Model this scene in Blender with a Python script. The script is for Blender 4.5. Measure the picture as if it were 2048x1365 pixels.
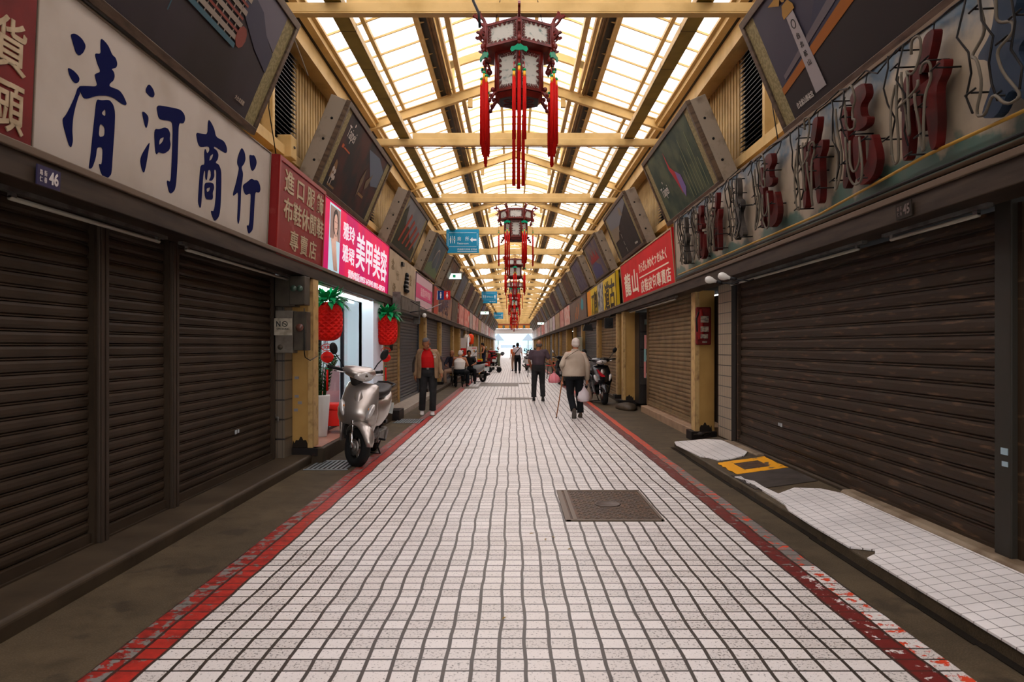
import bpy, bmesh, math, random
from mathutils import Vector, Matrix
random.seed(11)
SC = bpy.context.scene
COL = SC.collection
R = math.radians
for o in list(bpy.data.objects):
    bpy.data.objects.remove(o)

# ------------------------------------------------------------ camera, sky, exposure
cam_d = bpy.data.cameras.new('camera')
cam_d.sensor_width = 36.0
cam_d.lens = 1440.0 / 2048.0 * 36.0
cam_d.shift_x = -3 / 2048
cam_d.shift_y = 10.5 / 2048
cam_d.clip_end = 600
cam_d.dof.use_dof = True
cam_d.dof.focus_distance = 8.5
cam_d.dof.aperture_fstop = 5.6
CAM = bpy.data.objects.new('camera', cam_d)
CAM.location = (0, 0, 1.45)
CAM.rotation_euler = (R(90), 0, 0)
COL.objects.link(CAM)
SC.camera = CAM

W = bpy.data.worlds.new('sky')
SC.world = W
W.use_nodes = True
W.node_tree.nodes['Background'].inputs[0].default_value = (1.0, 0.985, 1.0, 1)
W.node_tree.nodes['Background'].inputs[1].default_value = 5.0
W.cycles.sampling_method = 'MANUAL'
W.cycles.sample_map_resolution = 64
SC.view_settings.view_transform = 'Standard'
SC.view_settings.look = 'None'
SC.view_settings.gamma = 1.0
SC.view_settings.use_curve_mapping = False
SC.view_settings.exposure = 0.0
SC.cycles.max_bounces = 8
SC.cycles.diffuse_bounces = 5
SC.cycles.transmission_bounces = 6
SC.cycles.sample_clamp_indirect = 12

# ------------------------------------------------------------ materials
MC = {}
def nodes(name):
    m = bpy.data.materials.new(name)
    m.use_nodes = True
    nt = m.node_tree
    return m, nt, nt.nodes['Principled BSDF']

def mat(name, col, rough=.6, metal=0.0, col2=None, ns=6.0, lo=.4, hi=.65, bump=0.0, emit=0.0, coat=0.0, detail=5, stretch=None, bscale=None, spec=.13):
    """principled material with optional second colour showing through noise"""
    if name in MC:
        return MC[name]
    m, nt, b = nodes(name)
    L = nt.links.new
    b.inputs['Base Color'].default_value = (*col, 1)
    b.inputs['Roughness'].default_value = rough
    b.inputs['Metallic'].default_value = metal
    b.inputs['Specular IOR Level'].default_value = spec
    if coat:
        b.inputs['Coat Weight'].default_value = coat
        b.inputs['Coat Roughness'].default_value = .12
    vec = None
    if col2 or bump:
        tc = nt.nodes.new('ShaderNodeTexCoord')
        vec = tc.outputs['Object']
        if stretch:
            mp = nt.nodes.new('ShaderNodeMapping')
            mp.inputs['Scale'].default_value = stretch
            L(vec, mp.inputs[0]); vec = mp.outputs[0]
    if col2:
        n = nt.nodes.new('ShaderNodeTexNoise')
        n.inputs['Scale'].default_value = ns
        n.inputs['Detail'].default_value = detail
        L(vec, n.inputs[0])
        r = nt.nodes.new('ShaderNodeValToRGB')
        r.color_ramp.elements[0].position = lo
        r.color_ramp.elements[0].color = (*col, 1)
        r.color_ramp.elements[1].position = hi
        r.color_ramp.elements[1].color = (*col2, 1)
        L(n.outputs[0], r.inputs[0])
        L(r.outputs[0], b.inputs['Base Color'])
    if bump:
        n2 = nt.nodes.new('ShaderNodeTexNoise')
        n2.inputs['Scale'].default_value = bscale or ns * 3
        n2.inputs['Detail'].default_value = 4
        L(vec, n2.inputs[0])
        bp = nt.nodes.new('ShaderNodeBump')
        bp.inputs['Strength'].default_value = bump
        bp.inputs['Distance'].default_value = .01
        L(n2.outputs[0], bp.inputs['Height'])
        L(bp.outputs[0], b.inputs['Normal'])
    if emit:
        b.inputs['Emission Color'].default_value = (*col, 1)
        b.inputs['Emission Strength'].default_value = emit
    MC[name] = m
    return m

CREAM = mat('cream_painted_steel', (.60, .41, .165), .5, col2=(.44, .29, .10), ns=3, lo=.45, hi=.75)
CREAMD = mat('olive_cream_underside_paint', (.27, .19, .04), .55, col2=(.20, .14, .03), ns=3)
YEL = mat('ochre_painted_steel', (.40, .235, .07), .55, col2=(.32, .18, .05), ns=3, lo=.45, hi=.8)
YELP = mat('pale_ochre_edge_paint', (.46, .30, .12), .5, col2=(.25, .14, .06), ns=9, lo=.5, hi=.7)
DARK = mat('dark_brown_grime', (.018, .013, .009), .7)
BLK = mat('black_plastic', (.012, .012, .012), .4)
RUB = mat('black_rubber', (.015, .015, .015), .75)
FASC = mat('grimy_brown_fascia_metal', (.045, .031, .021), .6, .1, col2=(.016, .011, .008), ns=5, lo=.4, hi=.7, stretch=(1, .3, 3))
GREYM = mat('dull_grey_metal', (.16, .15, .135), .45, .6, col2=(.08, .07, .06), ns=8)
CHROME = mat('polished_metal', (.6, .6, .6), .2, 1.0)
SHB = mat('brown_shutter_enamel', (.040, .027, .017), .5, .0, col2=(.024, .016, .0095), ns=2.2, lo=.4, hi=.7)
SHR = mat('worn_brown_shutter_enamel', (.034, .021, .012), .5, .0, col2=(.105, .060, .034), ns=7, lo=.58, hi=.68, stretch=(1, .5, 4))
SHY = mat('tan_shutter_enamel', (.20, .13, .062), .55, .0, col2=(.13, .08, .036), ns=3, lo=.4, hi=.7)
SHG = mat('blue_grey_shutter_enamel', (.10, .105, .105), .4, .3, col2=(.05, .05, .05), ns=4)
SHK = mat('slate_shutter_enamel', (.045, .05, .058), .35, .3, col2=(.085, .09, .095), ns=8, lo=.55, hi=.7)
STONE = mat('worn_concrete_step', (.060, .043, .026), .55, col2=(.036, .025, .015), ns=3, lo=.35, hi=.7, bump=.2)
STONEL = mat('pale_granite_step', (.42, .36, .29), .4, col2=(.28, .23, .18), ns=14)
PINKST = mat('peach_stone_step', (.33, .215, .13), .5, col2=(.24, .15, .09), ns=4)
MARB = mat('yellowed_marble_sill', (.26, .20, .135), .45, col2=(.15, .105, .065), ns=5, lo=.4, hi=.65)
PLINTH = mat('black_plinth_paint', (.014, .011, .01), .5, col2=(.05, .02, .015), ns=7, lo=.6, hi=.75)
WHITE = mat('white_enamel', (.8, .8, .8), .4)
RED = mat('bright_red_paint', (.62, .012, .008), .45)
BOARDM = mat('brushed_brown_steel_frame', (.12, .085, .058), .4, .6, col2=(.06, .042, .03), ns=4, stretch=(1, 5, 1))
BOARDS = mat('rust_spotted_grey_casing', (.25, .21, .16), .55, .0, col2=(.11, .075, .05), ns=6, lo=.55, hi=.8)
GOLD = mat('gold_foil', (.85, .42, .04), .35, .3)
GREEN = mat('jade_green_plastic', (.0, .25, .12), .3)
TASS = mat('red_silk_tassel', (.60, .008, .004), .65, col2=(.42, .003, .002), ns=60, stretch=(3, 3, .2))
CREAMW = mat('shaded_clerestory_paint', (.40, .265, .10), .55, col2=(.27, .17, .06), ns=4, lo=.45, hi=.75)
SKIN = mat('skin', (.46, .20, .105), .5, col2=(.34, .14, .075), ns=7)
SKIND = mat('tanned_skin', (.30, .125, .06), .5, col2=(.24, .09, .045), ns=7)

def sheet_material():
    m, nt, b = nodes('translucent_roof_sheet')
    L = nt.links.new
    nt.nodes.remove(b)
    out = [n for n in nt.nodes if n.type == 'OUTPUT_MATERIAL'][0]
    t = nt.nodes.new('ShaderNodeBsdfTranslucent'); t.inputs[0].default_value = (.95, .90, .91, 1)
    d = nt.nodes.new('ShaderNodeBsdfDiffuse'); d.inputs[0].default_value = (.5, .48, .48, 1)
    mx = nt.nodes.new('ShaderNodeMixShader'); mx.inputs[0].default_value = .22
    L(t.outputs[0], mx.inputs[1]); L(d.outputs[0], mx.inputs[2]); L(mx.outputs[0], out.inputs[0])
    return m
SHEET = sheet_material()

def mth(nt, op, a, b=None, c=None):
    n = nt.nodes.new('ShaderNodeMath'); n.operation = op
    for i, v in enumerate((a, b, c)):
        if v is None: continue
        if isinstance(v, (int, float)): n.inputs[i].default_value = v
        else: nt.links.new(v, n.inputs[i])
    return n.outputs[0]
def mixc(nt, f, a, b):
    n = nt.nodes.new('ShaderNodeMix'); n.data_type = 'RGBA'
    for s, v in ((0, f), (6, a), (7, b)):
        if isinstance(v, tuple): n.inputs[s].default_value = (*v, 1)
        elif isinstance(v, (int, float)): n.inputs[s].default_value = v
        else: nt.links.new(v, n.inputs[s])
    return n.outputs[2]
def noise(nt, vec, sc, det=3, rough=.5):
    n = nt.nodes.new('ShaderNodeTexNoise'); n.inputs['Scale'].default_value = sc
    n.inputs['Detail'].default_value = det; n.inputs['Roughness'].default_value = rough
    nt.links.new(vec, n.inputs[0]); return n.outputs[0]
def ramp01(nt, v, a, b):
    n = nt.nodes.new('ShaderNodeMapRange'); n.inputs[1].default_value = a; n.inputs[2].default_value = b
    nt.links.new(v, n.inputs[0]); return n.outputs[0]

def tile_floor_material():
    m, nt, b = nodes('speckled_paving_tiles')
    L = nt.links.new
    g = nt.nodes.new('ShaderNodeTexCoord').outputs['Object']
    sx = nt.nodes.new('ShaderNodeSeparateXYZ'); L(g, sx.inputs[0])
    x, y = sx.outputs[0], sx.outputs[1]
    wob = mth(nt, 'MULTIPLY', mth(nt, 'SUBTRACT', noise(nt, g, 1.1, 2), .5), .05)
    wob2 = mth(nt, 'MULTIPLY', mth(nt, 'SUBTRACT', noise(nt, g, 3.4, 1), .5), .014)
    u = mth(nt, 'DIVIDE', mth(nt, 'ADD', mth(nt, 'ADD', mth(nt, 'ADD', x, 1.89), wob), wob2), .1216)
    v = mth(nt, 'DIVIDE', mth(nt, 'ADD', y, mth(nt, 'MULTIPLY', wob2, .4)), .119)
    fu, fv = mth(nt, 'FRACT', u), mth(nt, 'FRACT', v)
    cu, cv = mth(nt, 'FLOOR', u), mth(nt, 'FLOOR', v)
    gu = mth(nt, 'LESS_THAN', mth(nt, 'ABSOLUTE', mth(nt, 'SUBTRACT', fu, .5)), .426)
    gv = mth(nt, 'LESS_THAN', mth(nt, 'ABSOLUTE', mth(nt, 'SUBTRACT', fv, .5)), .446)
    tile = mth(nt, 'MULTIPLY', gu, gv)
    cell = nt.nodes.new('ShaderNodeCombineXYZ'); L(cu, cell.inputs[0]); L(cv, cell.inputs[1])
    wn = nt.nodes.new('ShaderNodeTexWhiteNoise'); L(cell.outputs[0], wn.inputs[0])
    rnd = wn.outputs[0]
    base = mixc(nt, rnd, (.62, .58, .545), (.75, .71, .675))
    big = ramp01(nt, noise(nt, g, .9, 3), .35, .75)
    base = mixc(nt, mth(nt, 'MULTIPLY', big, .28), base, (.50, .42, .35))
    spk = mth(nt, 'GREATER_THAN', noise(nt, g, 70, 3, .65), mth(nt, 'ADD', .575, mth(nt, 'MULTIPLY', rnd, .06)))
    base = mixc(nt, mth(nt, 'MULTIPLY', spk, .85), base, (.11, .10, .085))
    spk2 = mth(nt, 'GREATER_THAN', noise(nt, g, 260, 1), .63)
    base = mixc(nt, mth(nt, 'MULTIPLY', spk2, .3), base, (.3, .3, .26))
    # painted border columns: grey tiles under worn red paint
    left = mth(nt, 'LESS_THAN', u, 2.0)
    lo_ = mth(nt, 'LESS_THAN', u, 1.0)
    r1 = mth(nt, 'MULTIPLY', mth(nt, 'GREATER_THAN', u, 30.0), mth(nt, 'LESS_THAN', u, 31.0))
    r2 = mth(nt, 'GREATER_THAN', u, 31.0)
    grey = mth(nt, 'MAXIMUM', left, mth(nt, 'MULTIPLY', mth(nt, 'GREATER_THAN', u, 30.0), mth(nt, 'GREATER_THAN', y, 4.75)))
    base = mixc(nt, mth(nt, 'MULTIPLY', grey, .85), base, (.115, .10, .085))
    wear = noise(nt, g, 11, 8, .68)
    pl = mth(nt, 'MULTIPLY', left, mth(nt, 'GREATER_THAN', wear, mth(nt, 'ADD', .385, mth(nt, 'MULTIPLY', lo_, .10))))
    p1 = mth(nt, 'MULTIPLY', r1, mth(nt, 'GREATER_THAN', wear, .42))
    far = ramp01(nt, y, 8, 12)
    p2 = mth(nt, 'MULTIPLY', r2, mth(nt, 'GREATER_THAN', wear, mth(nt, 'SUBTRACT', .545, mth(nt, 'MULTIPLY', far, .14))))
    redl = mixc(nt, mth(nt, 'ADD', mth(nt, 'MULTIPLY', ramp01(nt, noise(nt, g, 14, 6, .7), .35, .65), .7), mth(nt, 'MULTIPLY', lo_, .3)), (.50, .026, .014), (.15, .012, .008))
    base = mixc(nt, pl, base, redl)
    base = mixc(nt, p1, base, mixc(nt, noise(nt, g, 10, 3), (.20, .014, .010), (.09, .010, .008)))
    base = mixc(nt, p2, base, (.62, .055, .015))
    gcol = mixc(nt, noise(nt, g, 5, 3), (.042, .031, .02), (.022, .015, .010))
    painted = mth(nt, 'MAXIMUM', pl, p1)
    gcol = mixc(nt, mth(nt, 'MULTIPLY', painted, .8), gcol, (.07, .012, .008))
    fin = mixc(nt, tile, gcol, base)
    L(fin, b.inputs['Base Color'])
    b.inputs['Roughness'].default_value = .42
    bp = nt.nodes.new('ShaderNodeBump'); bp.inputs['Strength'].default_value = .35; bp.inputs['Distance'].default_value = .004
    L(tile, bp.inputs['Height']); L(bp.outputs[0], b.inputs['Normal'])
    return m
TILEF = tile_floor_material()

def asphalt_material():
    m, nt, b = nodes('stained_brown_asphalt')
    L = nt.links.new
    g = nt.nodes.new('ShaderNodeTexCoord').outputs['Object']
    c = mixc(nt, ramp01(nt, noise(nt, g, 1.3, 5), .3, .7), (.098, .071, .040), (.042, .031, .018))
    c = mixc(nt, mth(nt, 'MULTIPLY', ramp01(nt, noise(nt, g, 110, 3), .42, .7), .6), c, (.13, .10, .062))
    c = mixc(nt, mth(nt, 'MULTIPLY', ramp01(nt, noise(nt, g, 6, 6, .65), .45, .72), .6), c, (.035, .026, .015))
    st = ramp01(nt, noise(nt, g, 3.1, 5), .60, .66)
    c = mixc(nt, mth(nt, 'MULTIPLY', st, .6), c, (.03, .022, .015))
    fl = mth(nt, 'GREATER_THAN', noise(nt, g, 13, 5), .765)
    c = mixc(nt, fl, c, (.55, .25, .02))
    L(c, b.inputs['Base Color']); b.inputs['Roughness'].default_value = .6; b.inputs['Specular IOR Level'].default_value = .12
    bp = nt.nodes.new('ShaderNodeBump'); bp.inputs['Strength'].default_value = .5; bp.inputs['Distance'].default_value = .004
    L(noise(nt, g, 120, 3), bp.inputs['Height']); L(bp.outputs[0], b.inputs['Normal'])
    return m
ASPH = asphalt_material()

def grid_tiles(name, pu, pv, ax, ay, col, gcol, gw=.03, rough=.3, skew=0):
    """square tiles with thin joints; ax / ay are the object axes of the grid"""
    if name in MC: return MC[name]
    m, nt, b = nodes(name)
    L = nt.links.new
    g = nt.nodes.new('ShaderNodeTexCoord').outputs['Object']
    sx = nt.nodes.new('ShaderNodeSeparateXYZ'); L(g, sx.inputs[0])
    u = mth(nt, 'DIVIDE', sx.outputs[ax], pu); v = mth(nt, 'DIVIDE', sx.outputs[ay], pv)
    t = mth(nt, 'MULTIPLY', mth(nt, 'LESS_THAN', mth(nt, 'ABSOLUTE', mth(nt, 'SUBTRACT', mth(nt, 'FRACT', u), .5)), .5 - gw),
            mth(nt, 'LESS_THAN', mth(nt, 'ABSOLUTE', mth(nt, 'SUBTRACT', mth(nt, 'FRACT', v), .5)), .5 - gw))
    c = mixc(nt, ramp01(nt, noise(nt, g, 2, 3), .3, .8), col, tuple(x * .72 for x in col))
    c = mixc(nt, t, gcol, c)
    L(c, b.inputs['Base Color']); b.inputs['Roughness'].default_value = rough
    bp = nt.nodes.new('ShaderNodeBump'); bp.inputs['Strength'].default_value = .3; bp.inputs['Distance'].default_value = .003
    L(t, bp.inputs['Height']); L(bp.outputs[0], b.inputs['Normal'])
    MC[name] = m
    return m
WTILE = grid_tiles('white_glazed_floor_tile', .102, .102, 0, 1, (.86, .83, .80), (.05, .04, .03), .022)

# ------------------------------------------------------------ mesh builder
class MB:
    def __init__(s): s.v = []; s.f = []; s.mi = []; s.sm = []; s.mats = []; s.cur = 0; s.T = None; s.smooth = False
    def use(s, m):
        if m not in s.mats: s.mats.append(m)
        s.cur = s.mats.index(m); return s
    def add(s, vs, fs, smooth=None):
        n = len(s.v)
        s.v += [tuple(s.T @ Vector(p)) if s.T else tuple(p) for p in vs]
        for f in fs: s.f.append([i + n for i in f]); s.mi.append(s.cur); s.sm.append(s.smooth if smooth is None else smooth)
        return s
    def box(s, x0, x1, y0, y1, z0, z1):
        v = [(x, y, z) for z in (z0, z1) for y in (y0, y1) for x in (x0, x1)]
        return s.add(v, [(0, 2, 3, 1), (4, 5, 7, 6), (0, 1, 5, 4), (2, 6, 7, 3), (0, 4, 6, 2), (1, 3, 7, 5)], False)
    def prism(s, poly, axis, a, b):
        """polygon in the two other axes, extruded along axis from a to b"""
        def P(p, t):
            return {0: (t, p[0], p[1]), 1: (p[0], t, p[1]), 2: (p[0], p[1], t)}[axis]
        n = len(poly)
        v = [P(p, a) for p in poly] + [P(p, b) for p in poly]
        f = [tuple(range(n))[::-1], tuple(range(n, 2 * n))] + [(i, (i + 1) % n, n + (i + 1) % n, n + i) for i in range(n)]
        return s.add(v, f, False)
    def rings(s, rs, cap=True, closed=True, smooth=True):
        n = len(rs[0]); v = [p for r in rs for p in r]; f = []
        for k in range(len(rs) - 1):
            for i in range(n if closed else n - 1):
                j = (i + 1) % n
                f.append((k * n + i, k * n + j, (k + 1) * n + j, (k + 1) * n + i))
        if cap: f += [tuple(range(n))[::-1], tuple(range((len(rs) - 1) * n, len(rs) * n))]
        return s.add(v, f, smooth)
    def tube(s, pts, r, n=8, smooth=True, cap=True, sc=None):
        pts = [Vector(p) for p in pts]; rs = []
        rad = r if isinstance(r, (list, tuple)) else [r] * len(pts)
        prev = None
        for i, p in enumerate(pts):
            d = (pts[min(i + 1, len(pts) - 1)] - pts[max(i - 1, 0)]).normalized()
            if prev is None:
                a = Vector((1, 0, 0)) if abs(d.x) < .8 else Vector((0, 1, 0))
            else: a = prev
            u = (a - d * a.dot(d)).normalized(); w = d.cross(u); prev = u
            su, sw = (sc or (1, 1))
            rs.append([tuple(p + u * math.cos(t) * rad[i] * su + w * math.sin(t) * rad[i] * sw) for t in [2 * math.pi * k / n for k in range(n)]])
        return s.rings(rs, cap, True, smooth)
    def lathe(s, prof, n=16, c=(0, 0, 0), axis=2, smooth=True, mod=None):
        rs = []
        for (r, z) in prof:
            ring = []
            for k in range(n):
                t = 2 * math.pi * k / n
                rr = r * (mod(t, z) if mod else 1)
                a, b2 = rr * math.cos(t), rr * math.sin(t)
                p = {2: (a, b2, z), 1: (a, z, -b2), 0: (z, a, b2)}[axis]
                ring.append((p[0] + c[0], p[1] + c[1], p[2] + c[2]))
            rs.append(ring)
        return s.rings(rs, True, True, smooth)
    def ball(s, c, r, n=12, m=8):
        rr = r if isinstance(r, (tuple, list)) else (r, r, r)
        rs = []
        for i in range(m + 1):
            ph = math.pi * (i / m - .5); q = max(math.cos(ph), .02)
            rs.append([(c[0] + rr[0] * q * math.cos(2 * math.pi * k / n), c[1] + rr[1] * q * math.sin(2 * math.pi * k / n), c[2] + rr[2] * math.sin(ph)) for k in range(n)])
        return s.rings(rs)
    def torus(s, c, R_, r, axis=0, n=28, m=10, sc=1.0):
        v = []; f = []
        for i in range(n):
            t = 2 * math.pi * i / n
            for j in range(m):
                q = 2 * math.pi * j / m
                rad = R_ + r * math.cos(q); h = r * math.sin(q) * sc
                a, b2 = rad * math.cos(t), rad * math.sin(t)
                p = {0: (h, a, b2), 1: (a, h, b2), 2: (a, b2, h)}[axis]
                v.append((p[0] + c[0], p[1] + c[1], p[2] + c[2]))
        for i in range(n):
            for j in range(m):
                f.append((i * m + j, ((i + 1) % n) * m + j, ((i + 1) % n) * m + (j + 1) % m, i * m + (j + 1) % m))
        return s.add(v, f, True)
    def build(s, name, m=None, parent=None, bevel=0, sub=0, solid=0):
        me = bpy.data.meshes.new(name)
        me.from_pydata(s.v, [], s.f)
        mats = s.mats if s.mats else [m]
        if m is not None and s.mats: mats = s.mats
        for q in mats: me.materials.append(q)
        me.polygons.foreach_set('material_index', s.mi if s.mats else [0] * len(s.f))
        me.polygons.foreach_set('use_smooth', s.sm)
        me.update()
        bm = bmesh.new(); bm.from_mesh(me); bmesh.ops.recalc_face_normals(bm, faces=bm.faces); bm.to_mesh(me); bm.free()
        o = bpy.data.objects.new(name, me); COL.objects.link(o)
        if parent: o.parent = parent
        if solid:
            q = o.modifiers.new('solid', 'SOLIDIFY'); q.thickness = solid
        if bevel:
            q = o.modifiers.new('bevel', 'BEVEL'); q.width = bevel; q.segments = 2; q.limit_method = 'ANGLE'
        if sub:
            q = o.modifiers.new('sub', 'SUBSURF'); q.levels = sub; q.render_levels = sub
        return o

def tag(o, label, cat, group=None, kind=None):
    o['label'] = label; o['category'] = cat
    if group: o['group'] = group
    if kind: o['kind'] = kind
    return o
def thing(name, label, cat, loc=(0, 0, 0), rot=0, group=None, M=None):
    o = bpy.data.objects.new(name, None); COL.objects.link(o)
    o.empty_display_size = .1
    if M is not None: o.matrix_world = M
    else: o.location = loc; o.rotation_euler = (0, 0, rot) if not isinstance(rot, tuple) else rot
    return tag(o, label, cat, group)
def struct(o):
    o['kind'] = 'structure'; return o
def kids(o): return [c for c in bpy.data.objects if c.parent == o]
def dup(o, parent=None):
    c = o.copy(); COL.objects.link(c)
    if parent: c.parent = parent
    for ch in TREE(o): dup(ch, c)
    return c
def TREE(o): return list(o.children)
def ORD(i): return ['first', 'second', 'third', 'fourth', 'fifth', 'sixth', 'seventh', 'eighth', 'ninth', 'tenth', 'eleventh', 'twelfth', 'thirteenth', 'fourteenth', 'fifteenth', 'sixteenth', 'seventeenth', 'eighteenth', 'nineteenth', 'twentieth', 'twenty first', 'twenty second', 'twenty third', 'twenty fourth', 'twenty fifth', 'twenty sixth', 'twenty seventh', 'twenty eighth', 'twenty ninth', 'thirtieth'][i]

def frame(side, X, Y, Z, tilt=0.0):
    """matrix of a vertical plane on the left (-1) or right (+1) wall: u reads left to right, v up, n to the street"""
    u = Vector((0, -side, 0)); v = Vector((-side * math.sin(tilt), 0, math.cos(tilt))); n = u.cross(v)
    m = Matrix.Identity(4)
    for i in range(3): m[i][0] = u[i]; m[i][1] = v[i]; m[i][2] = n[i]
    m[0][3], m[1][3], m[2][3] = X, Y, Z
    return m
def facing(X, Y, Z, yaw=0.0):
    """matrix of an upright plane whose front looks back down the arcade (-Y)"""
    return Matrix.Translation((X, Y, Z)) @ Matrix.Rotation(yaw, 4, 'Z') @ Matrix.Rotation(R(90), 4, 'X')

TG = {}
def text_geo(s, bold=0.0, outline=False, spacing=1.0):
    k = (s, bold, outline, spacing)
    if k in TG: return TG[k]
    c = bpy.data.curves.new('t', 'FONT'); c.body = s; c.offset = bold; c.space_character = spacing
    c.resolution_u = 3
    if outline:
        c.fill_mode = 'NONE'; c.bevel_depth = .014; c.bevel_resolution = 1
    else: c.extrude = .01
    o = bpy.data.objects.new('t', c); COL.objects.link(o)
    dg = bpy.context.evaluated_depsgraph_get(); dg.update()
    me = bpy.data.meshes.new_from_object(o.evaluated_get(dg))
    vs = [tuple(v.co) for v in me.vertices]; fs = [tuple(p.vertices) for p in me.polygons]
    bpy.data.objects.remove(o); bpy.data.curves.remove(c); bpy.data.meshes.remove(me)
    x0 = min(v[0] for v in vs); x1 = max(v[0] for v in vs); y0 = min(v[1] for v in vs); y1 = max(v[1] for v in vs)
    vs = [((v[0] - x0) / (x1 - x0), (v[1] - y0) / (y1 - y0), v[2]) for v in vs]
    TG[k] = (vs, fs); return TG[k]
def put_text(mb, s, u0, v0, w, h, t=.006, d=0.0, bold=0.0, outline=False, spacing=1.0, zs=None):
    vs, fs = text_geo(s, bold, outline, spacing)
    zk = zs if zs is not None else t / .02
    return mb.add([(u0 + a * w, v0 + b * h, d + (c + (.01 if not outline else 0)) * zk) for a, b, c in vs], fs, False)
def fill_rings(mb, rings, t=.003, d=0.0):
    """flat shape with holes (2D poly splines, even-odd fill)"""
    c = bpy.data.curves.new('b', 'CURVE'); c.dimensions = '2D'; c.fill_mode = 'BOTH'; c.extrude = t / 2
    for r in rings:
        sp = c.splines.new('POLY'); sp.points.add(len(r) - 1)
        for p, q in zip(sp.points, r): p.co = (q[0], q[1], 0, 1)
        sp.use_cyclic_u = True
    o = bpy.data.objects.new('b', c); COL.objects.link(o)
    dg = bpy.context.evaluated_depsgraph_get(); dg.update()
    me = bpy.data.meshes.new_from_object(o.evaluated_get(dg))
    mb.add([(v.co.x, v.co.y, v.co.z + t / 2 + d) for v in me.vertices], [tuple(p.vertices) for p in me.polygons], False)
    bpy.data.objects.remove(o); bpy.data.curves.remove(c); bpy.data.meshes.remove(me)
def smooth_ring(r, it=1):
    """corner-cutting keeps the brush outline soft"""
    for _ in range(it):
        o = []
        for i in range(len(r)):
            a, b = r[i], r[(i + 1) % len(r)]
            o += [(a[0] * .8 + b[0] * .2, a[1] * .8 + b[1] * .2), (a[0] * .2 + b[0] * .8, a[1] * .2 + b[1] * .8)]
        r = o
    return r
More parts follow.
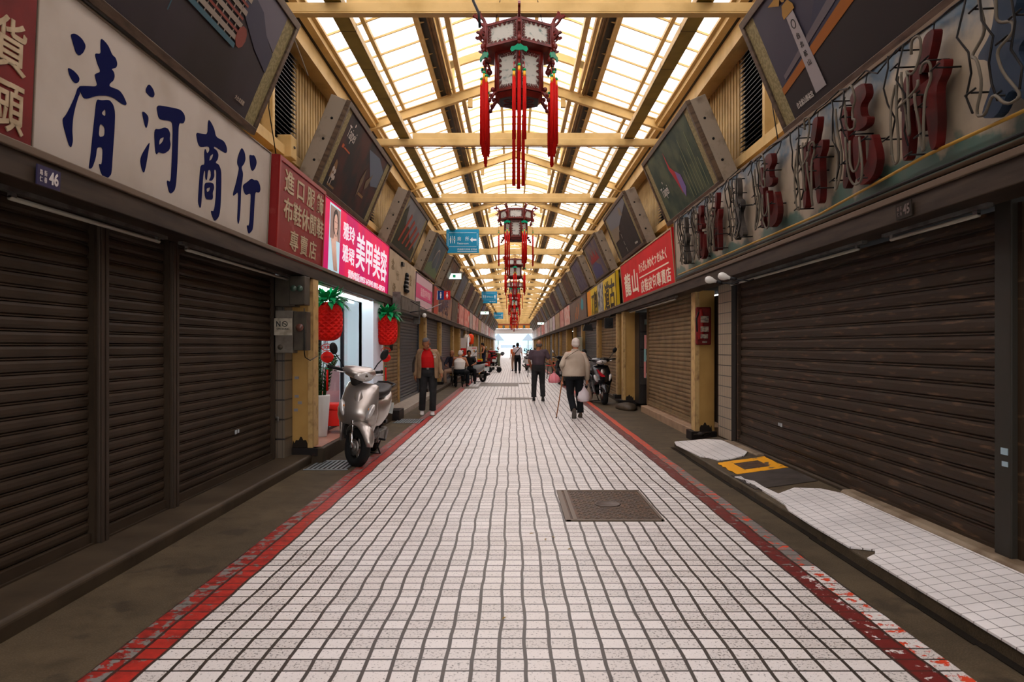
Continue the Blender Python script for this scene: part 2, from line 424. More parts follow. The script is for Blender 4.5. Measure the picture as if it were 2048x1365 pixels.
BRUSH=[[[(0.296,0.789),(0.328,0.809),(0.361,0.814),(0.403,0.81),(0.437,0.791),(0.44,0.772),(0.418,0.732),(0.383,0.702),(0.351,0.708),(0.321,0.753)]],[[(0.283,0.595),(0.332,0.598),(0.377,0.588),(0.397,0.572),(0.388,0.548),(0.361,0.532),(0.33,0.537),(0.301,0.56)]],[[(0.388,0.525),(0.409,0.492),(0.392,0.463),(0.368,0.397),(0.351,0.33),(0.348,0.254),(0.36,0.196),(0.347,0.153),(0.324,0.162),(0.251,0.285),(0.291,0.327),(0.359,0.448)]],[[(0.592,0.898),(0.669,0.885),(0.718,0.843),(0.758,0.841),(0.781,0.812),(0.77,0.781),(0.715,0.753),(0.746,0.746),(0.758,0.721),(0.744,0.689),(0.706,0.657),(0.701,0.637),(0.814,0.655),(0.864,0.638),(0.91,0.6),(0.897,0.582),(0.834,0.578),(0.765,0.585),(0.687,0.575),(0.576,0.536),(0.454,0.469),(0.412,0.498),(0.389,0.526),(0.466,0.555),(0.584,0.594),(0.545,0.648),(0.554,0.662),(0.607,0.693),(0.567,0.728),(0.533,0.778),(0.599,0.8),(0.592,0.846)]],[[(0.574,0.513),(0.626,0.524),(0.708,0.556),(0.755,0.54),(0.779,0.5),(0.781,0.384),(0.773,0.231),(0.77,0.103),(0.739,0.073),(0.695,0.051),(0.654,0.083),(0.625,0.132),(0.663,0.132),(0.664,0.244),(0.599,0.228),(0.592,0.161),(0.56,0.087),(0.525,0.074),(0.538,0.147),(0.549,0.271),(0.562,0.39)],[(0.674,0.491),(0.626,0.443),(0.678,0.437)],[(0.618,0.382),(0.674,0.374),(0.677,0.316),(0.61,0.291)]],[[(1.178,0.83),(1.237,0.814),(1.264,0.786),(1.245,0.755),(1.202,0.746),(1.132,0.762)]],[[(1.103,0.611),(1.141,0.618),(1.19,0.605),(1.193,0.569),(1.171,0.513),(1.148,0.531)]],[[(1.224,0.439),(1.216,0.391),(1.188,0.261),(1.166,0.201),(1.136,0.219),(1.108,0.273),(1.127,0.322)]],[[(1.291,0.719),(1.464,0.763),(1.655,0.807),(1.725,0.79),(1.738,0.753),(1.712,0.715),(1.636,0.7),(1.641,0.553),(1.644,0.376),(1.635,0.192),(1.546,0.131),(1.484,0.231),(1.553,0.226),(1.556,0.353),(1.555,0.529),(1.548,0.641),(1.527,0.673),(1.473,0.665),(1.387,0.641),(1.332,0.638)]],[[(1.277,0.544),(1.359,0.566),(1.426,0.601),(1.479,0.606),(1.514,0.578),(1.507,0.537),(1.528,0.503),(1.51,0.455),(1.426,0.405),(1.348,0.401),(1.33,0.374),(1.307,0.391)],[(1.427,0.532),(1.357,0.494),(1.356,0.447),(1.409,0.491)]],[[(2.159,0.889),(2.214,0.874),(2.275,0.841),(2.31,0.786),(2.479,0.802),(2.546,0.766),(2.556,0.727),(2.527,0.706),(2.408,0.703),(2.289,0.703),(2.272,0.682),(2.341,0.681),(2.379,0.654),(2.368,0.61),(2.317,0.568),(2.392,0.575),(2.451,0.532),(2.465,0.402),(2.469,0.236),(2.449,0.132),(2.36,0.073),(2.303,0.114),(2.274,0.153),(2.341,0.156),(2.367,0.298),(2.354,0.5),(2.333,0.515),(2.301,0.503),(2.316,0.45),(2.272,0.404),(2.211,0.392),(2.25,0.435),(2.235,0.486),(2.184,0.475),(2.171,0.38),(2.138,0.396),(2.135,0.459),(2.109,0.445),(2.096,0.398),(2.09,0.279),(2.084,0.16),(2.069,0.129),(2.026,0.168),(2.026,0.242),(2.039,0.462),(2.06,0.485),(2.121,0.503),(2.097,0.595),(2.113,0.638),(2.157,0.601),(2.2,0.642),(2.184,0.674),(2.011,0.616),(1.964,0.651),(1.935,0.713),(2.026,0.732),(2.147,0.76),(2.144,0.853)],[(2.283,0.638),(2.214,0.602),(2.196,0.55),(2.254,0.584)]],[[(2.127,0.354),(2.246,0.385),(2.303,0.386),(2.322,0.354),(2.292,0.307),(2.306,0.269),(2.289,0.247),(2.177,0.227),(2.143,0.251)],[(2.246,0.344),(2.168,0.316),(2.18,0.289),(2.226,0.305)]],[[(2.892,0.859),(2.967,0.829),(2.993,0.772),(2.956,0.718),(2.894,0.674),(2.947,0.63),(2.938,0.561),(2.913,0.475),(2.919,0.324),(2.911,0.189),(2.887,0.136),(2.855,0.17),(2.857,0.312),(2.852,0.44),(2.742,0.37),(2.728,0.391),(2.793,0.51),(2.837,0.626),(2.845,0.659),(2.797,0.678),(2.798,0.731),(2.84,0.803)]],[[(3.082,0.842),(3.149,0.852),(3.206,0.87),(3.266,0.844),(3.283,0.81),(3.251,0.755),(3.187,0.707),(3.14,0.718),(3.109,0.766)]],[[(3.168,0.635),(3.227,0.63),(3.329,0.654),(3.4,0.62),(3.419,0.576),(3.383,0.538),(3.278,0.531),(3.269,0.393),(3.266,0.205),(3.248,0.141),(3.157,0.089),(3.124,0.116),(3.093,0.168),(3.163,0.167),(3.169,0.373),(3.168,0.484),(3.107,0.472),(3.048,0.444),(2.985,0.464),(2.95,0.519),(3.069,0.578)]]]
# ------------------------------------------------------------ the setting
CX = .06            # centre line of the arcade
Y0, Y1 = -13.0, 100.0
BAY = 5.27
YT0 = 8.07          # first tie beam in view
NT = 18

mb = MB()
mb.use(TILEF).add([(-1.89, Y0 - 3, 0), (2.001, Y0 - 3, 0), (2.001, 150, 0), (-1.89, 150, 0)], [(0, 1, 2, 3)])
mb.use(ASPH).add([(-9, Y0 - 3, 0), (-1.89, Y0 - 3, 0), (-1.89, 150, 0), (-9, 150, 0), (2.001, Y0 - 3, 0), (9, Y0 - 3, 0), (9, 150, 0), (2.001, 150, 0)], [(0, 1, 2, 3), (4, 5, 6, 7)])
floor = struct(mb.build('floor'))

# steps and kerbs (structure)
def step(name, n, m, poly, y0, y1):
    return struct(MB().prism(poly, 1, y0, y1).build(name + '_%d' % n, m, bevel=.012))
step('trim', 1, STONE, [(-3.3, -.02), (-2.5, -.02), (-2.49, .085), (-2.51, .11), (-3.3, .11)], Y0, 8.9)
step('trim', 2, STONE, [(-4.4, -.02), (-2.36, -.02), (-2.35, .19), (-4.4, .19)], 8.9, 14.0)
step('trim', 3, PLINTH, [(-3.0, -.02), (-2.22, -.02), (-2.22, .2), (-3.0, .2)], 14.0, 14.6)
step('trim', 4, STONEL, [(-3.3, -.02), (-2.3, -.02), (-2.3, .11), (-3.3, .12)], 14.6, 21.2)
step('trim', 5, STONE, [(-3.3, -.02), (-2.35, -.02), (-2.35, .1), (-3.3, .1)], 21.2, Y1)
step('trim', 6, PINKST, [(2.83, -.02), (3.4, -.02), (3.4, .18), (2.97, .18), (2.97, .14), (2.83, .135)], 11.3, 16.0)
step('trim', 7, STONE, [(2.72, -.02), (3.4, -.02), (3.4, .1), (2.72, .1)], 17.7, Y1)
step('trim', 8, MARB, [(2.88, -.02), (3.4, -.02), (3.4, .2), (2.9, .19), (2.88, .17)], Y0, 6.35)
step('trim', 9, STONE, [(2.94, -.02), (3.4, -.02), (3.4, .19), (2.96, .18)], 6.35, 9.7)
step('trim', 10, MARB, [(2.86, -.02), (3.4, -.02), (3.4, .19), (2.88, .17)], 8.5, 9.85)
# the right hand ramp bed: rises from the gutter to the shutter sill
step('trim', 11, ASPH, [(2.29, -.02), (2.94, -.02), (2.94, .158), (2.29, .07)], Y0, 10.3)

# the patchy white tiling on the ramp is one sheet with broken edges
def ramp_z(x): return .07 + (x - 2.29) * (.088 / .65) + .004
def tile_patch(pts, name):
    mb = MB()
    n = len(pts)
    v = [(x, y, ramp_z(x)) for x, y in pts] + [(x, y, ramp_z(x) + .012) for x, y in pts]
    mb.add(v, [tuple(range(n, 2 * n))] + [(i, (i + 1) % n, n + (i + 1) % n, n + i) for i in range(n)])
    o = mb.build(name, WTILE); return o
a = tile_patch([(2.30, Y0), (2.885, Y0), (2.875, 6.3), (2.80, 6.55), (2.62, 6.72), (2.42, 6.58), (2.40, 6.9), (2.41, 7.2), (2.36, 7.35), (2.37, 7.5), (2.31, 7.52), (2.35, 7.28), (2.33, 7.2), (2.36, 7.05), (2.345, 6.9), (2.34, 6.45), (2.33, 6.18), (2.29, 6.0), (2.28, 5.5), (2.285, 4.9), (2.40, 4.78), (2.36, 4.70), (2.285, 4.65), (2.28, 3.0)][::-1], 'white_tile_strip')
tag(a, 'long strip of white square tiles with a jagged far end beside the brown shutter', 'tiling')
a = tile_patch([(2.42, 8.52), (2.58, 8.5), (2.75, 8.58), (2.86, 8.8), (2.86, 9.9), (2.7, 10.15), (2.3, 10.28), (2.26, 10.0), (2.29, 9.4), (2.31, 8.9), (2.38, 8.75)], 'white_tile_patch')
tag(a, 'small patch of white square tiles between the tiled pier and the yellow hatch', 'tiling')
# gutter slot along the ramp
GUT = mat('wet_black_gutter', (.012, .01, .008), .25)
mb = MB()
for i in range(24):
    y = Y0 + i * .97
    if y > 9.6: break
    x = 2.255 + .008 * math.sin(i * 1.7)
    mb.box(x - .022, x + .03, y, y + .97, .001, .006)
tag(mb.build('gutter_channel', GUT), 'narrow black gutter running along the edge of the white tiles', 'gutter')

# yellow painted access hatch in the ramp
YPAINT = mat('worn_yellow_road_paint', (.75, .33, .012), .5, col2=(.10, .07, .045), ns=9, lo=.60, hi=.66)
IRON = mat('rusty_iron_plate', (.075, .052, .04), .55, .4, col2=(.13, .07, .04), ns=9, bump=.4, bscale=40)
h = thing('access_hatch', 'small iron hatch ringed with worn yellow paint in front of the right shutter', 'hatch', (2.64, 8.02, ramp_z(2.64)))
rs = R(7.7)
mb = MB(); mb.T = Matrix.Rotation(-rs, 4, 'Y')
def jag(x0, x1, y0, y1, n=9, a=.012):
    p = []
    for (ax, ay, bx, by) in ((x0, y0, x1, y0), (x1, y0, x1, y1), (x1, y1, x0, y1), (x0, y1, x0, y0)):
        for i in range(n): t = i / n; p.append((ax + (bx - ax) * t + random.uniform(-a, a), ay + (by - ay) * t + random.uniform(-a, a)))
    return p
fill_rings(mb, [jag(-.27, .28, -.37, .37), [(-.13, -.2), (.15, -.2), (.15, .2), (-.13, .2)]], .004, .002)
mb.build('painted_border', YPAINT, h)
mb = MB(); mb.T = Matrix.Rotation(-rs, 4, 'Y'); mb.box(-.128, .148, -.195, .195, -.002, .008)
for i in range(5): mb.box(-.11, .13, -.16 + i * .075, -.13 + i * .075, .008, .011)
mb.build('iron_plate', IRON, h)
mb = MB(); mb.T = Matrix.Rotation(-rs, 4, 'Y'); mb.box(-.33, .28, -1.12, -.38, -.002, .004)
PATCH = mat('fresh_dark_cement', (.055, .045, .038), .65, col2=(.035, .028, .022), ns=4, bump=.3)
mb.build('cement_surround', PATCH, h)

# big manhole plate in the paving
h = thing('manhole_cover', 'large rectangular cast iron manhole plate set in the tiles at front', 'manhole cover', (.84, 6.575, 0))
mb = MB(); mb.box(-.40, .40, -.61, .61, -.01, .006); mb.build('plate', IRON, h)
mb = MB()
mb.box(-.41, -.365, -.62, .62, 0, .014); mb.box(-.345, -.31, -.6, .6, .006, .014); mb.box(-.4, .4, -.62, -.59, 0, .012); mb.box(-.4, .41, .595, .62, 0, .012); mb.box(.385, .41, -.62, .62, 0, .012)
mb.build('rim', mat('worn_steel_rim', (.16, .125, .095), .5, .4), h)
mb = MB()
for i in range(15):
    for j in range(22):
        x = -.27 + i * .044; y = -.55 + j * .052
        if (x - .02) ** 2 / .13 ** 2 + y ** 2 / .14 ** 2 < 1: continue
        if (i + j) % 2: mb.box(x - .018, x + .018, y - .006, y + .006, .006, .010)
        else: mb.box(x - .006, x + .006, y - .018, y + .018, .006, .010)
mb.build('tread_pattern', mat('iron_tread', (.13, .10, .075), .5, .4), h)
mb = MB(); mb.lathe([(.12, .006), (.12, .012), (.105, .014), (.10, .010), (.001, .010)], 28, (.02, 0, 0)); mb.build('round_boss', mat('iron_boss', (.1, .075, .06), .5, .4), h)
# flush dark plates and a rounded grey patch farther on
GPL = mat('dull_grey_plate_and_patch', (.16, .135, .105), .5, col2=(.11, .09, .07), ns=4)
for (x0, x1, y0, y1, lb) in ((-1.28, .18, 26.0, 28.4, 'wide grey cover plate across the tiles beside the seated men'), (.20, .62, 27.6, 28.4, 'short grey plate touching the right end of the wide cover plate'),
                              (-1.75, -1.2, 24.6, 25.8, 'narrow grey plate left of the wide cover plate near the red border')):
    tag(MB().box(x0, x1, y0, y1, -.002, .006).build('grey_floor_patch', GPL, bevel=.002), lb, 'cover plate')
mb = MB(); mb.add([(.06 + .56 * math.cos(t), 19.9 + .42 * math.sin(t), .005) for t in [i * math.pi / 12 for i in range(24)]], [tuple(range(24))])  # flat grey ellipse lying just above the tiles
tag(mb.build('grey_floor_patch', GPL), 'rounded flat grey patch left of the man in the dark tee shirt', 'cover plate')
mb = MB(); mb.box(.60, .62, 19.4, 20.3, 0, .004)
# drain gratings in the left pavement
GRT = mat('pale_blue_grey_grating', (.30, .33, .34), .4, .5)
for (x, y, n, lb, pm) in ((-2.2, 8.75, 9, 'slotted steel drain grating under the silver scooter', GRT), (-2.02, 13.9, 10, 'small slotted drain grating beyond the silver scooter', GRT)):
    t = thing('drain_grating', lb, 'drain', (x, y, 0))
    MB().box(-.26, .26, -.34, .34, -.01, .003).build('recess', DARK, t)
    mb = MB()
    for i in range(n): mb.box(-.25 + i * .5 / n + .012, -.25 + i * .5 / n + .04, -.33, .33, .003, .010)
    mb.box(-.26, .26, -.34, -.32, .003, .011); mb.box(-.26, .26, .32, .34, .003, .011)
    mb.build('bars', pm, t)
mb = MB(); mb.add([(x, y, .004) for x, y in jag(-1.75, -1.65, 11.4, 12.3, 5, .03)], [tuple(range(20))])
tag(mb.build('yellow_paint_dash', YPAINT), 'short dash of yellow road paint beyond the silver scooter', 'road marking') if False else bpy.data.objects.remove(mb.build('x', YPAINT))

# ---- walls
WALLD = mat('sooty_backing_wall', (.05, .036, .024), .8)
def wallbox(mb, s, a, b, y0, y1, z0, z1):
    x0, x1 = (CX + s * a, CX + s * b); mb.box(min(x0, x1), max(x0, x1), y0, y1, z0, z1)
for s, nm in ((-1, 'wall_left'), (1, 'wall_right')):
    mb = MB().use(WALLD)
    a = 3.25 if s < 0 else 3.3
    if s < 0:
        wallbox(mb, s, a, a + .2, Y0, 8.7, 0, 2.3); struct(mb.build(nm)); mb = MB().use(WALLD); wallbox(mb, s, a, a + .2, 14.3, Y1, 0, 2.3)
    else: wallbox(mb, s, a + .05, a + .25, Y0, Y1, 0, 2.3)
    struct(mb.build(nm))
    mb = MB().use(WALLD); wallbox(mb, s, 2.72, 3.5, Y0, Y1, 2.46, 3.44)      # box behind the shop signs
    mb.use(DARK); wallbox(mb, s, 2.80, 3.5, Y0, Y1, 2.36, 2.46)
    mb.use(CREAM); wallbox(mb, s, 2.66, 3.5, Y0, Y1, 3.44, 3.49)
    struct(mb.build('trim_%d' % (17 if s < 0 else 18))); mb = MB()
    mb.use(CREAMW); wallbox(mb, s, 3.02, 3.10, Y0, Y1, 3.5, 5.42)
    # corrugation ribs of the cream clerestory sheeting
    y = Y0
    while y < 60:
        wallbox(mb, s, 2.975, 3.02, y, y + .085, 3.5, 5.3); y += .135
    struct(mb.build(nm))
    # lower fascia beam under the signs
    mb = MB().use(FASC); wallbox(mb, s, 2.54, 2.80, Y0, Y1, 2.29, 2.47)
    mb.use(mat('edge_grime', (.11, .075, .05), .5, .2)); wallbox(mb, s, 2.52, 2.56, Y0, Y1, 2.43, 2.475)
    struct(mb.build('trim_%d' % (12 if s < 0 else 13), bevel=.006))
    # cream eaves beam and gutter lip
    mb = MB().use(CREAM); wallbox(mb, s, 2.78, 3.0, Y0, Y1, 5.30, 5.42); wallbox(mb, s, 2.74, 2.80, Y0, Y1, 5.26, 5.50)
    mb.use(BLK); wallbox(mb, s, 2.70, 3.3, Y0, Y1, 5.50, 5.57)
    mb.use(CREAM); wallbox(mb, s, 2.60, 2.70, Y0, Y1, 5.50, 5.64); wallbox(mb, s, 2.55, 2.60, Y0, Y1, 5.58, 5.62)
    mb.use(CREAM); wallbox(mb, s, 2.80, 3.02, Y0, Y1, 3.74, 3.86)
    struct(mb.build('trim_%d' % (14 if s < 0 else 15)))

# ---- the translucent roof: two lower slopes and a raised barrel vault
def slope_z(x): return 6.50 - abs(x - CX) * .335
mb = MB().use(SHEET)
for s in (-1, 1):
    pts = [(CX + s * 3.1, 5.54 + .0), (CX + s * 1.28, slope_z(CX + 1.28) + .10)]
    mb.add([(pts[0][0], Y0, pts[0][1]), (pts[1][0], Y0, pts[1][1]), (pts[1][0], Y1, pts[1][1]), (pts[0][0], Y1, pts[0][1])], [(0, 1, 2, 3)])
def vault(x): return 7.06 - .19 * (x - CX) ** 2
N = 12
v = [(CX - 1.38 + 2.76 * i / N, yy, vault(CX - 1.38 + 2.76 * i / N)) for yy in (Y0, Y1) for i in range(N + 1)]
mb.add(v, [(i, i + 1, N + 2 + i, N + 1 + i) for i in range(N)])
ceiling = struct(mb.build('ceiling'))
# glazing bars: pattern of the roof, one part
mb = MB().use(CREAM)
BARK = mat('dark_bar_joint', (.06, .035, .02), .6)
y = Y0
i = 0
while y < Y1:
    for s in (-1, 1):
        xa, za, xb, zb = CX + s * 3.0, 5.54, CX + s * 1.3, slope_z(CX + 1.3) + .08
        mb.use(CREAM)
        mb.add([(xa, y, za - .03), (xa, y + .022, za - .03), (xb, y + .022, zb - .03), (xb, y, zb - .03), (xa, y, za), (xa, y + .022, za), (xb, y + .022, zb), (xb, y, zb)],
               [(0, 1, 2, 3), (0, 4, 5, 1), (3, 2, 6, 7), (0, 3, 7, 4), (1, 5, 6, 2)])
        if y < 50:
            mb.use(BARK)
            mb.add([(xa, y + .024, za - .022), (xa, y + .033, za - .022), (xb, y + .033, zb - .022), (xb, y + .024, zb - .022)], [(0, 1, 2, 3)])
    mb.use(CREAM)
    w = .034 if i % 3 == 0 else .020
    vs = []
    for k in range(N + 1):
        x = CX - 1.36 + 2.72 * k / N; z = vault(x)
        vs += [(x, y, z - .035), (x, y + w, z - .035), (x, y, z), (x, y + w, z)]
    f = []
    for k in range(N):
        a, b = 4 * k, 4 * k + 4
        f += [(a, b, b + 1, a + 1), (a, a + 2, b + 2, b), (a + 1, b + 1, b + 3, a + 3)]
    mb.add(vs, f)
    y += .555; i += 1
mb.build('glazing_bar', None, ceiling)
# long members of the roof
BROWNR = mat('brown_ribbed_gutter', (.20, .115, .045), .5, .2, col2=(.12, .07, .03), ns=4)
mb = MB()
for s in (-1, 1):
    mb.use(CREAM); wallbox(mb, s, 1.40, 1.47, Y0, Y1, 6.03, 6.17); wallbox(mb, s, .98, 1.06, Y0, Y1, 6.17, 6.29); wallbox(mb, s, 1.13, 1.18, Y0, Y1, 6.12, 6.22)
    mb.use(BLK); wallbox(mb, s, 1.30, 1.40, Y0, Y1, 6.10, 6.16)
    mb.use(BROWNR); wallbox(mb, s, 1.20, 1.30, Y0, Y1, 6.10, 6.14); wallbox(mb, s, 1.22, 1.235, Y0, Y1, 6.08, 6.10); wallbox(mb, s, 1.265, 1.28, Y0, Y1, 6.08, 6.10)
    mb.use(CREAM); wallbox(mb, s, 1.30, 1.36, Y0, Y1, 6.62, 6.72)
    wallbox(mb, s, .30, .36, Y0, Y1, 6.94, 7.02)
    wallbox(mb, s, 2.06, 2.12, Y0, Y1, 5.83, 5.89)
struct(mb.build('trim_16', None))

# ---- steel trusses
def make_truss():
    t = thing('roof_truss', '', 'roof truss', (CX, YT0, 0))
    mb = MB().use(CREAM); mb.box(-2.7, 2.7, -.05, .05, 5.18, 5.285); mb.box(-2.7, 2.7, -.055, .055, 5.16, 5.175)
    mb.build('tie_beam', None, t, bevel=.004)
    mb = MB(); mb.box(-1.93, 1.93, -.02, .06, 5.287, 5.40); mb.build('upper_tie', CREAM, t)
    for s in (-1, 1):
        mb = MB().use(CREAM)
        for (a, b, w) in ((0, .02, .055), (.02, .16, .022), (.16, .18, .055)):
            z0 = 5.44; z1 = 6.33
            mb.add([(s * 2.72, -w, z0 + a), (s * 2.72, w, z0 + a), (s * 2.72, w, z0 + b), (s * 2.72, -w, z0 + b), (0, -w, z1 + a), (0, w, z1 + a), (0, w, z1 + b), (0, -w, z1 + b)],
                   [(0, 1, 2, 3), (4, 5, 6, 7), (0, 1, 5, 4), (1, 2, 6, 5), (2, 3, 7, 6), (3, 0, 4, 7)])
        mb.build('rafter', None, t)
        mb = MB().use(CREAM); mb.box(s * 1.2 - .05, s * 1.2 + .05, -.04, .04, 6.06, 6.74)
        mb.use(DARK).lathe([(.014, -.045), (.014, -.038)], 8, (s * 1.2, 0, 6.2), 1).lathe([(.014, -.045), (.014, -.038)], 8, (s * 1.2, 0, 6.35), 1)
        mb.build('post', None, t)
        mb = MB(); mb.box(s * .86 - .045, s * .86 + .045, -.03, .05, 5.88, 6.05); mb.build('bracket', CREAM, t)
    mb = MB().use(CREAM); K = 10; vs = []
    for k in range(K + 1):
        x = -1.25 + 2.5 * k / K; z = vault(x + CX) - .20
        vs += [(x, -.04, z), (x, .04, z), (x, .04, z + .14), (x, -.04, z + .14)]
    f = []
    for k in range(K):
        a, b = 4 * k, 4 * k + 4
        f += [(a, b, b + 1, a + 1), (a + 3, b + 3, b, a), (a + 2, a + 3, b + 3, b + 2), (a + 1, b + 1, b + 2, a + 2)]
    mb.add(vs, f); mb.build('arched_beam', None, t)
    return t
tr0 = make_truss()
for k in range(-3, NT):
    t = tr0 if k == -3 else dup(tr0)
    t.location = (CX, YT0 + k * BAY, 0)
    t['label'] = ('cream steel roof truss, %s tie beam from the front of the arcade' % ORD(k)) if k >= 0 else 'cream steel roof truss overhead, %s behind the first one in view' % ORD(-k - 1)
    t['group'] = 'roof trusses along the arcade'
    if k < -1: t['label'] = 'cream steel roof truss out of view above the entrance, %s from the open end' % ORD(k + 3)
for s in (-1, 1):
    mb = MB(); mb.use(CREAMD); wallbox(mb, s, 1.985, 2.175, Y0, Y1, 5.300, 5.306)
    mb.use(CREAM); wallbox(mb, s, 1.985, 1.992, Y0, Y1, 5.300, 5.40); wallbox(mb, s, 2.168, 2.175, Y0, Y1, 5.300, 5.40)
    mb.use(BARK)
    y = -2
    while y < 40: wallbox(mb, s, 1.983, 2.177, y, y + .008, 5.298, 5.41); y += 1.2
    tag(mb.build('cable_tray'), 'long olive cream cable tray on the tie beams, %s of the lanterns' % ('left' if s < 0 else 'right'), 'cable tray')
# louvred vents and posts of the clerestory between the picture boards
LOUV = mat('black_louvre', (.012, .012, .011), .5)
for s, nm in ((-1, 'left'), (1, 'right')):
    lv = None
    for j in range(-1, 8):
        yb = 8.45 + BAY * j
        if lv is None:
            lv = thing('louvre_vent', '', 'vent', (0, 0, 0))
            mb = MB(); wallbox(mb, s, 2.95, 2.97, 0, .92, 3.86, 5.26); mb.build('backing', LOUV, lv)
            mb = MB()
            for q in range(22):
                xs, xi, z = CX + s * 2.88, CX + s * 2.95, 3.90 + q * .06
                mb.prism([(xs, z), (xi, z + .035), (xi, z + .045), (xs, z + .01)], 1, .02, .9)
            mb.build('slats', BLK, lv)
            mb = MB(); wallbox(mb, s, 2.86, 2.98, -.08, 0, 3.5, 5.3); mb.build('side_post', CREAM, lv)
            o = lv
        else: o = dup(lv)
        o.location = (0, yb, 0)
        o['label'] = 'black louvred vent with a cream post high on the %s wall, %s from the viewer' % (nm, ORD(j + 1)); o['group'] = 'louvred vents on the %s wall' % nm
# ------------------------------------------------------------ shutters, piers, shop bays
def shutter(side, x, y0, y1, z0, z1, m, pitch, label, group=None, rail=True, railm=None):
    t = thing('roller_shutter', label, 'shutter', (x, y0, z0), 0, group)
    L, H = y1 - y0, z1 - z0
    prof = []; z = 0; inw = -side
    while z < H - .01:
        p = pitch
        for (a, b) in ((0, 0), (.04, .009), (.25, .014), (.55, .0145), (.74, .010), (.76, -.003), (.82, -.003), (.84, .006), (.92, .006), (.94, -.004)):
            prof.append((inw * b, min(z + a * p, H)))
        z += p
    prof.append((0, H))
    mb = MB().use(m)
    v = [(a, 0, b) for a, b in prof] + [(a, L, b) for a, b in prof]; n = len(prof)
    mb.add(v, [(i, i + 1, n + i + 1, n + i) for i in range(n - 1)], False); mb.build('curtain', None, t)
    mb = MB(); mb.box(min(0, inw * .03), max(0, inw * .03), .0, L, -.01, .075); mb.box(min(0, inw * .045), max(0, inw * .045), 0, L, -.01, .012); mb.build('bottom_bar', m, t)
    if rail:
        mb = MB(); a, b = (-.02, .05) if side < 0 else (-.05, .02)
        mb.box(a, b, -.05, 0, -.01, H); mb.build('side_rail', railm or m, t)
        mb = MB(); mb.box(a, b, L, L + .05, -.01, H); mb.build('side_rail', railm or m, t)
    return t
shutter(-1, -2.88, .6, 2.72, .11, 2.36, SHB, .085, 'brown roller shutter nearest the viewer on the left, under the red sign', 'brown shutters under the white sign')
s2 = shutter(-1, -2.88, 2.84, 4.86, .11, 2.36, SHB, .085, 'wide brown roller shutter at the left edge, below the house number plate 46', 'brown shutters under the white sign')
shutter(-1, -2.88, 5.03, 5.91, .11, 2.36, SHB, .085, 'narrow brown roller shutter between two posts, under the white sign', 'brown shutters under the white sign')
shutter(-1, -2.88, 6.07, 8.5, .11, 2.36, SHB, .085, 'brown roller shutter ending at the tiled pier with the meter boxes', 'brown shutters under the white sign')
POSTM = mat('brown_channel_post', (.050, .036, .026), .5, .3)
for (y, lb) in ((2.78, 'brown channel post left of the wide brown shutter'), (4.945, 'brown channel post between the wide and the narrow left shutter'), (5.99, 'brown channel post right of the narrow left shutter')):
    t = thing('shutter_post', lb, 'post', (-2.85, y, .11), 0, 'posts between the brown shutters')
    mb = MB(); mb.box(-.05, .04, -.055, .055, 0, 2.2); mb.build('channel', POSTM, t, bevel=.006)
    mb = MB(); mb.box(.04, .048, -.045, -.01, 0, 2.2); mb.box(.04, .048, .01, .045, 0, 2.2); mb.build('flange', POSTM, t)
# right side shutters
shutter(1, 3.03, 4.42, 9.55, .2, 2.30, SHR, .112, 'large dark brown scratched roller shutter under the neon lettering')
shutter(1, 3.03, .3, 4.22, .2, 2.30, SHR, .112, 'dark brown roller shutter at the right edge, nearer than the corner post')
t = thing('shutter_post', 'thick dark post at the right edge beside the large scratched shutter', 'post', (3.0, 4.33, .18))
mb = MB(); mb.box(-.06, .06, -.075, .075, 0, 2.2); mb.build('channel', mat('dark_green_brown_post', (.03, .026, .02), .5), t, bevel=.008)
mb = MB(); mb.box(-.064, -.058, -.05, .01, .62, .66); mb.box(-.064, -.058, -.05, .0, .55, .58); mb.build('sticker', mat('faded_sticker', (.3, .4, .45), .5), t)
shutter(1, 3.0, 12.0, 15.9, .18, 2.33, SHY, .078, 'tan roller shutter above the peach stone step, under the red sign')
# stickers on shutters
for (x, y, z, w, lb, c, s_) in ((-2.845, 7.35, .55, .05, 'tiny pale sticker on the left brown shutter', (.35, .38, .4), -1),
                               (2.985, 8.0, .55, .05, 'tiny pale sticker low on the scratched shutter', (.4, .45, .5), 1)):
    mb = MB(); mb.box(min(x, x - s_ * .004), max(x, x - s_ * .004), y, y + w, z, z + .04); mb.box(min(x, x - s_ * .004), max(x, x - s_ * .004), y + w * 1.4, y + w * 2.2, z + .005, z + .04)
    tag(mb.build('sticker', mat('sticker' + lb[-8:], c, .5)), lb, 'sticker')

def pier(side, xi, y, label, w=.3, d=.24, zb=.11, m=None, group=None, plinth=.1, chip=True, ph=True):
    """painted steel pier: camera-facing flange, pale street edge, black plinth"""
    t = thing('painted_pier', label, 'pillar', (xi, y, zb), 0, group)
    s = side
    def bx(mb, a, b, *r): mb.box(min(s * a, s * b), max(s * a, s * b), *r)
    H = 2.31 - zb
    mb = MB(); bx(mb, .02, w, 0, d, 0, H); mb.build('column', m or YEL, t, bevel=.006)
    mb = MB(); bx(mb, 0, .02, -.015, d, plinth, H); bx(mb, 0, .06, -.016, .0, plinth, H); mb.build('edge_strip', YELP, t)
    if ph:
        mb = MB(); bx(mb, -.07, w + .02, -.06, d + .05, 0, plinth); mb.build('plinth', PLINTH, t, bevel=.006)
    if chip:
        mb = MB(); pts = [(s * .07, plinth)] + [(s * (.07 + .018 * i), plinth + .05 + .05 * abs(math.sin(i * 2.1)) + (.04 if 2 < i < 7 else 0)) for i in range(11)] + [(s * .26, plinth)]
        mb.prism(pts, 1, -.004, .0); mb.build('bare_patch', DARK, t)
    return t
pL = pier(-1, -2.49, 8.95, 'ochre steel pier beside the lit nail shop, under the meter boxes', zb=.09)
mb = MB()
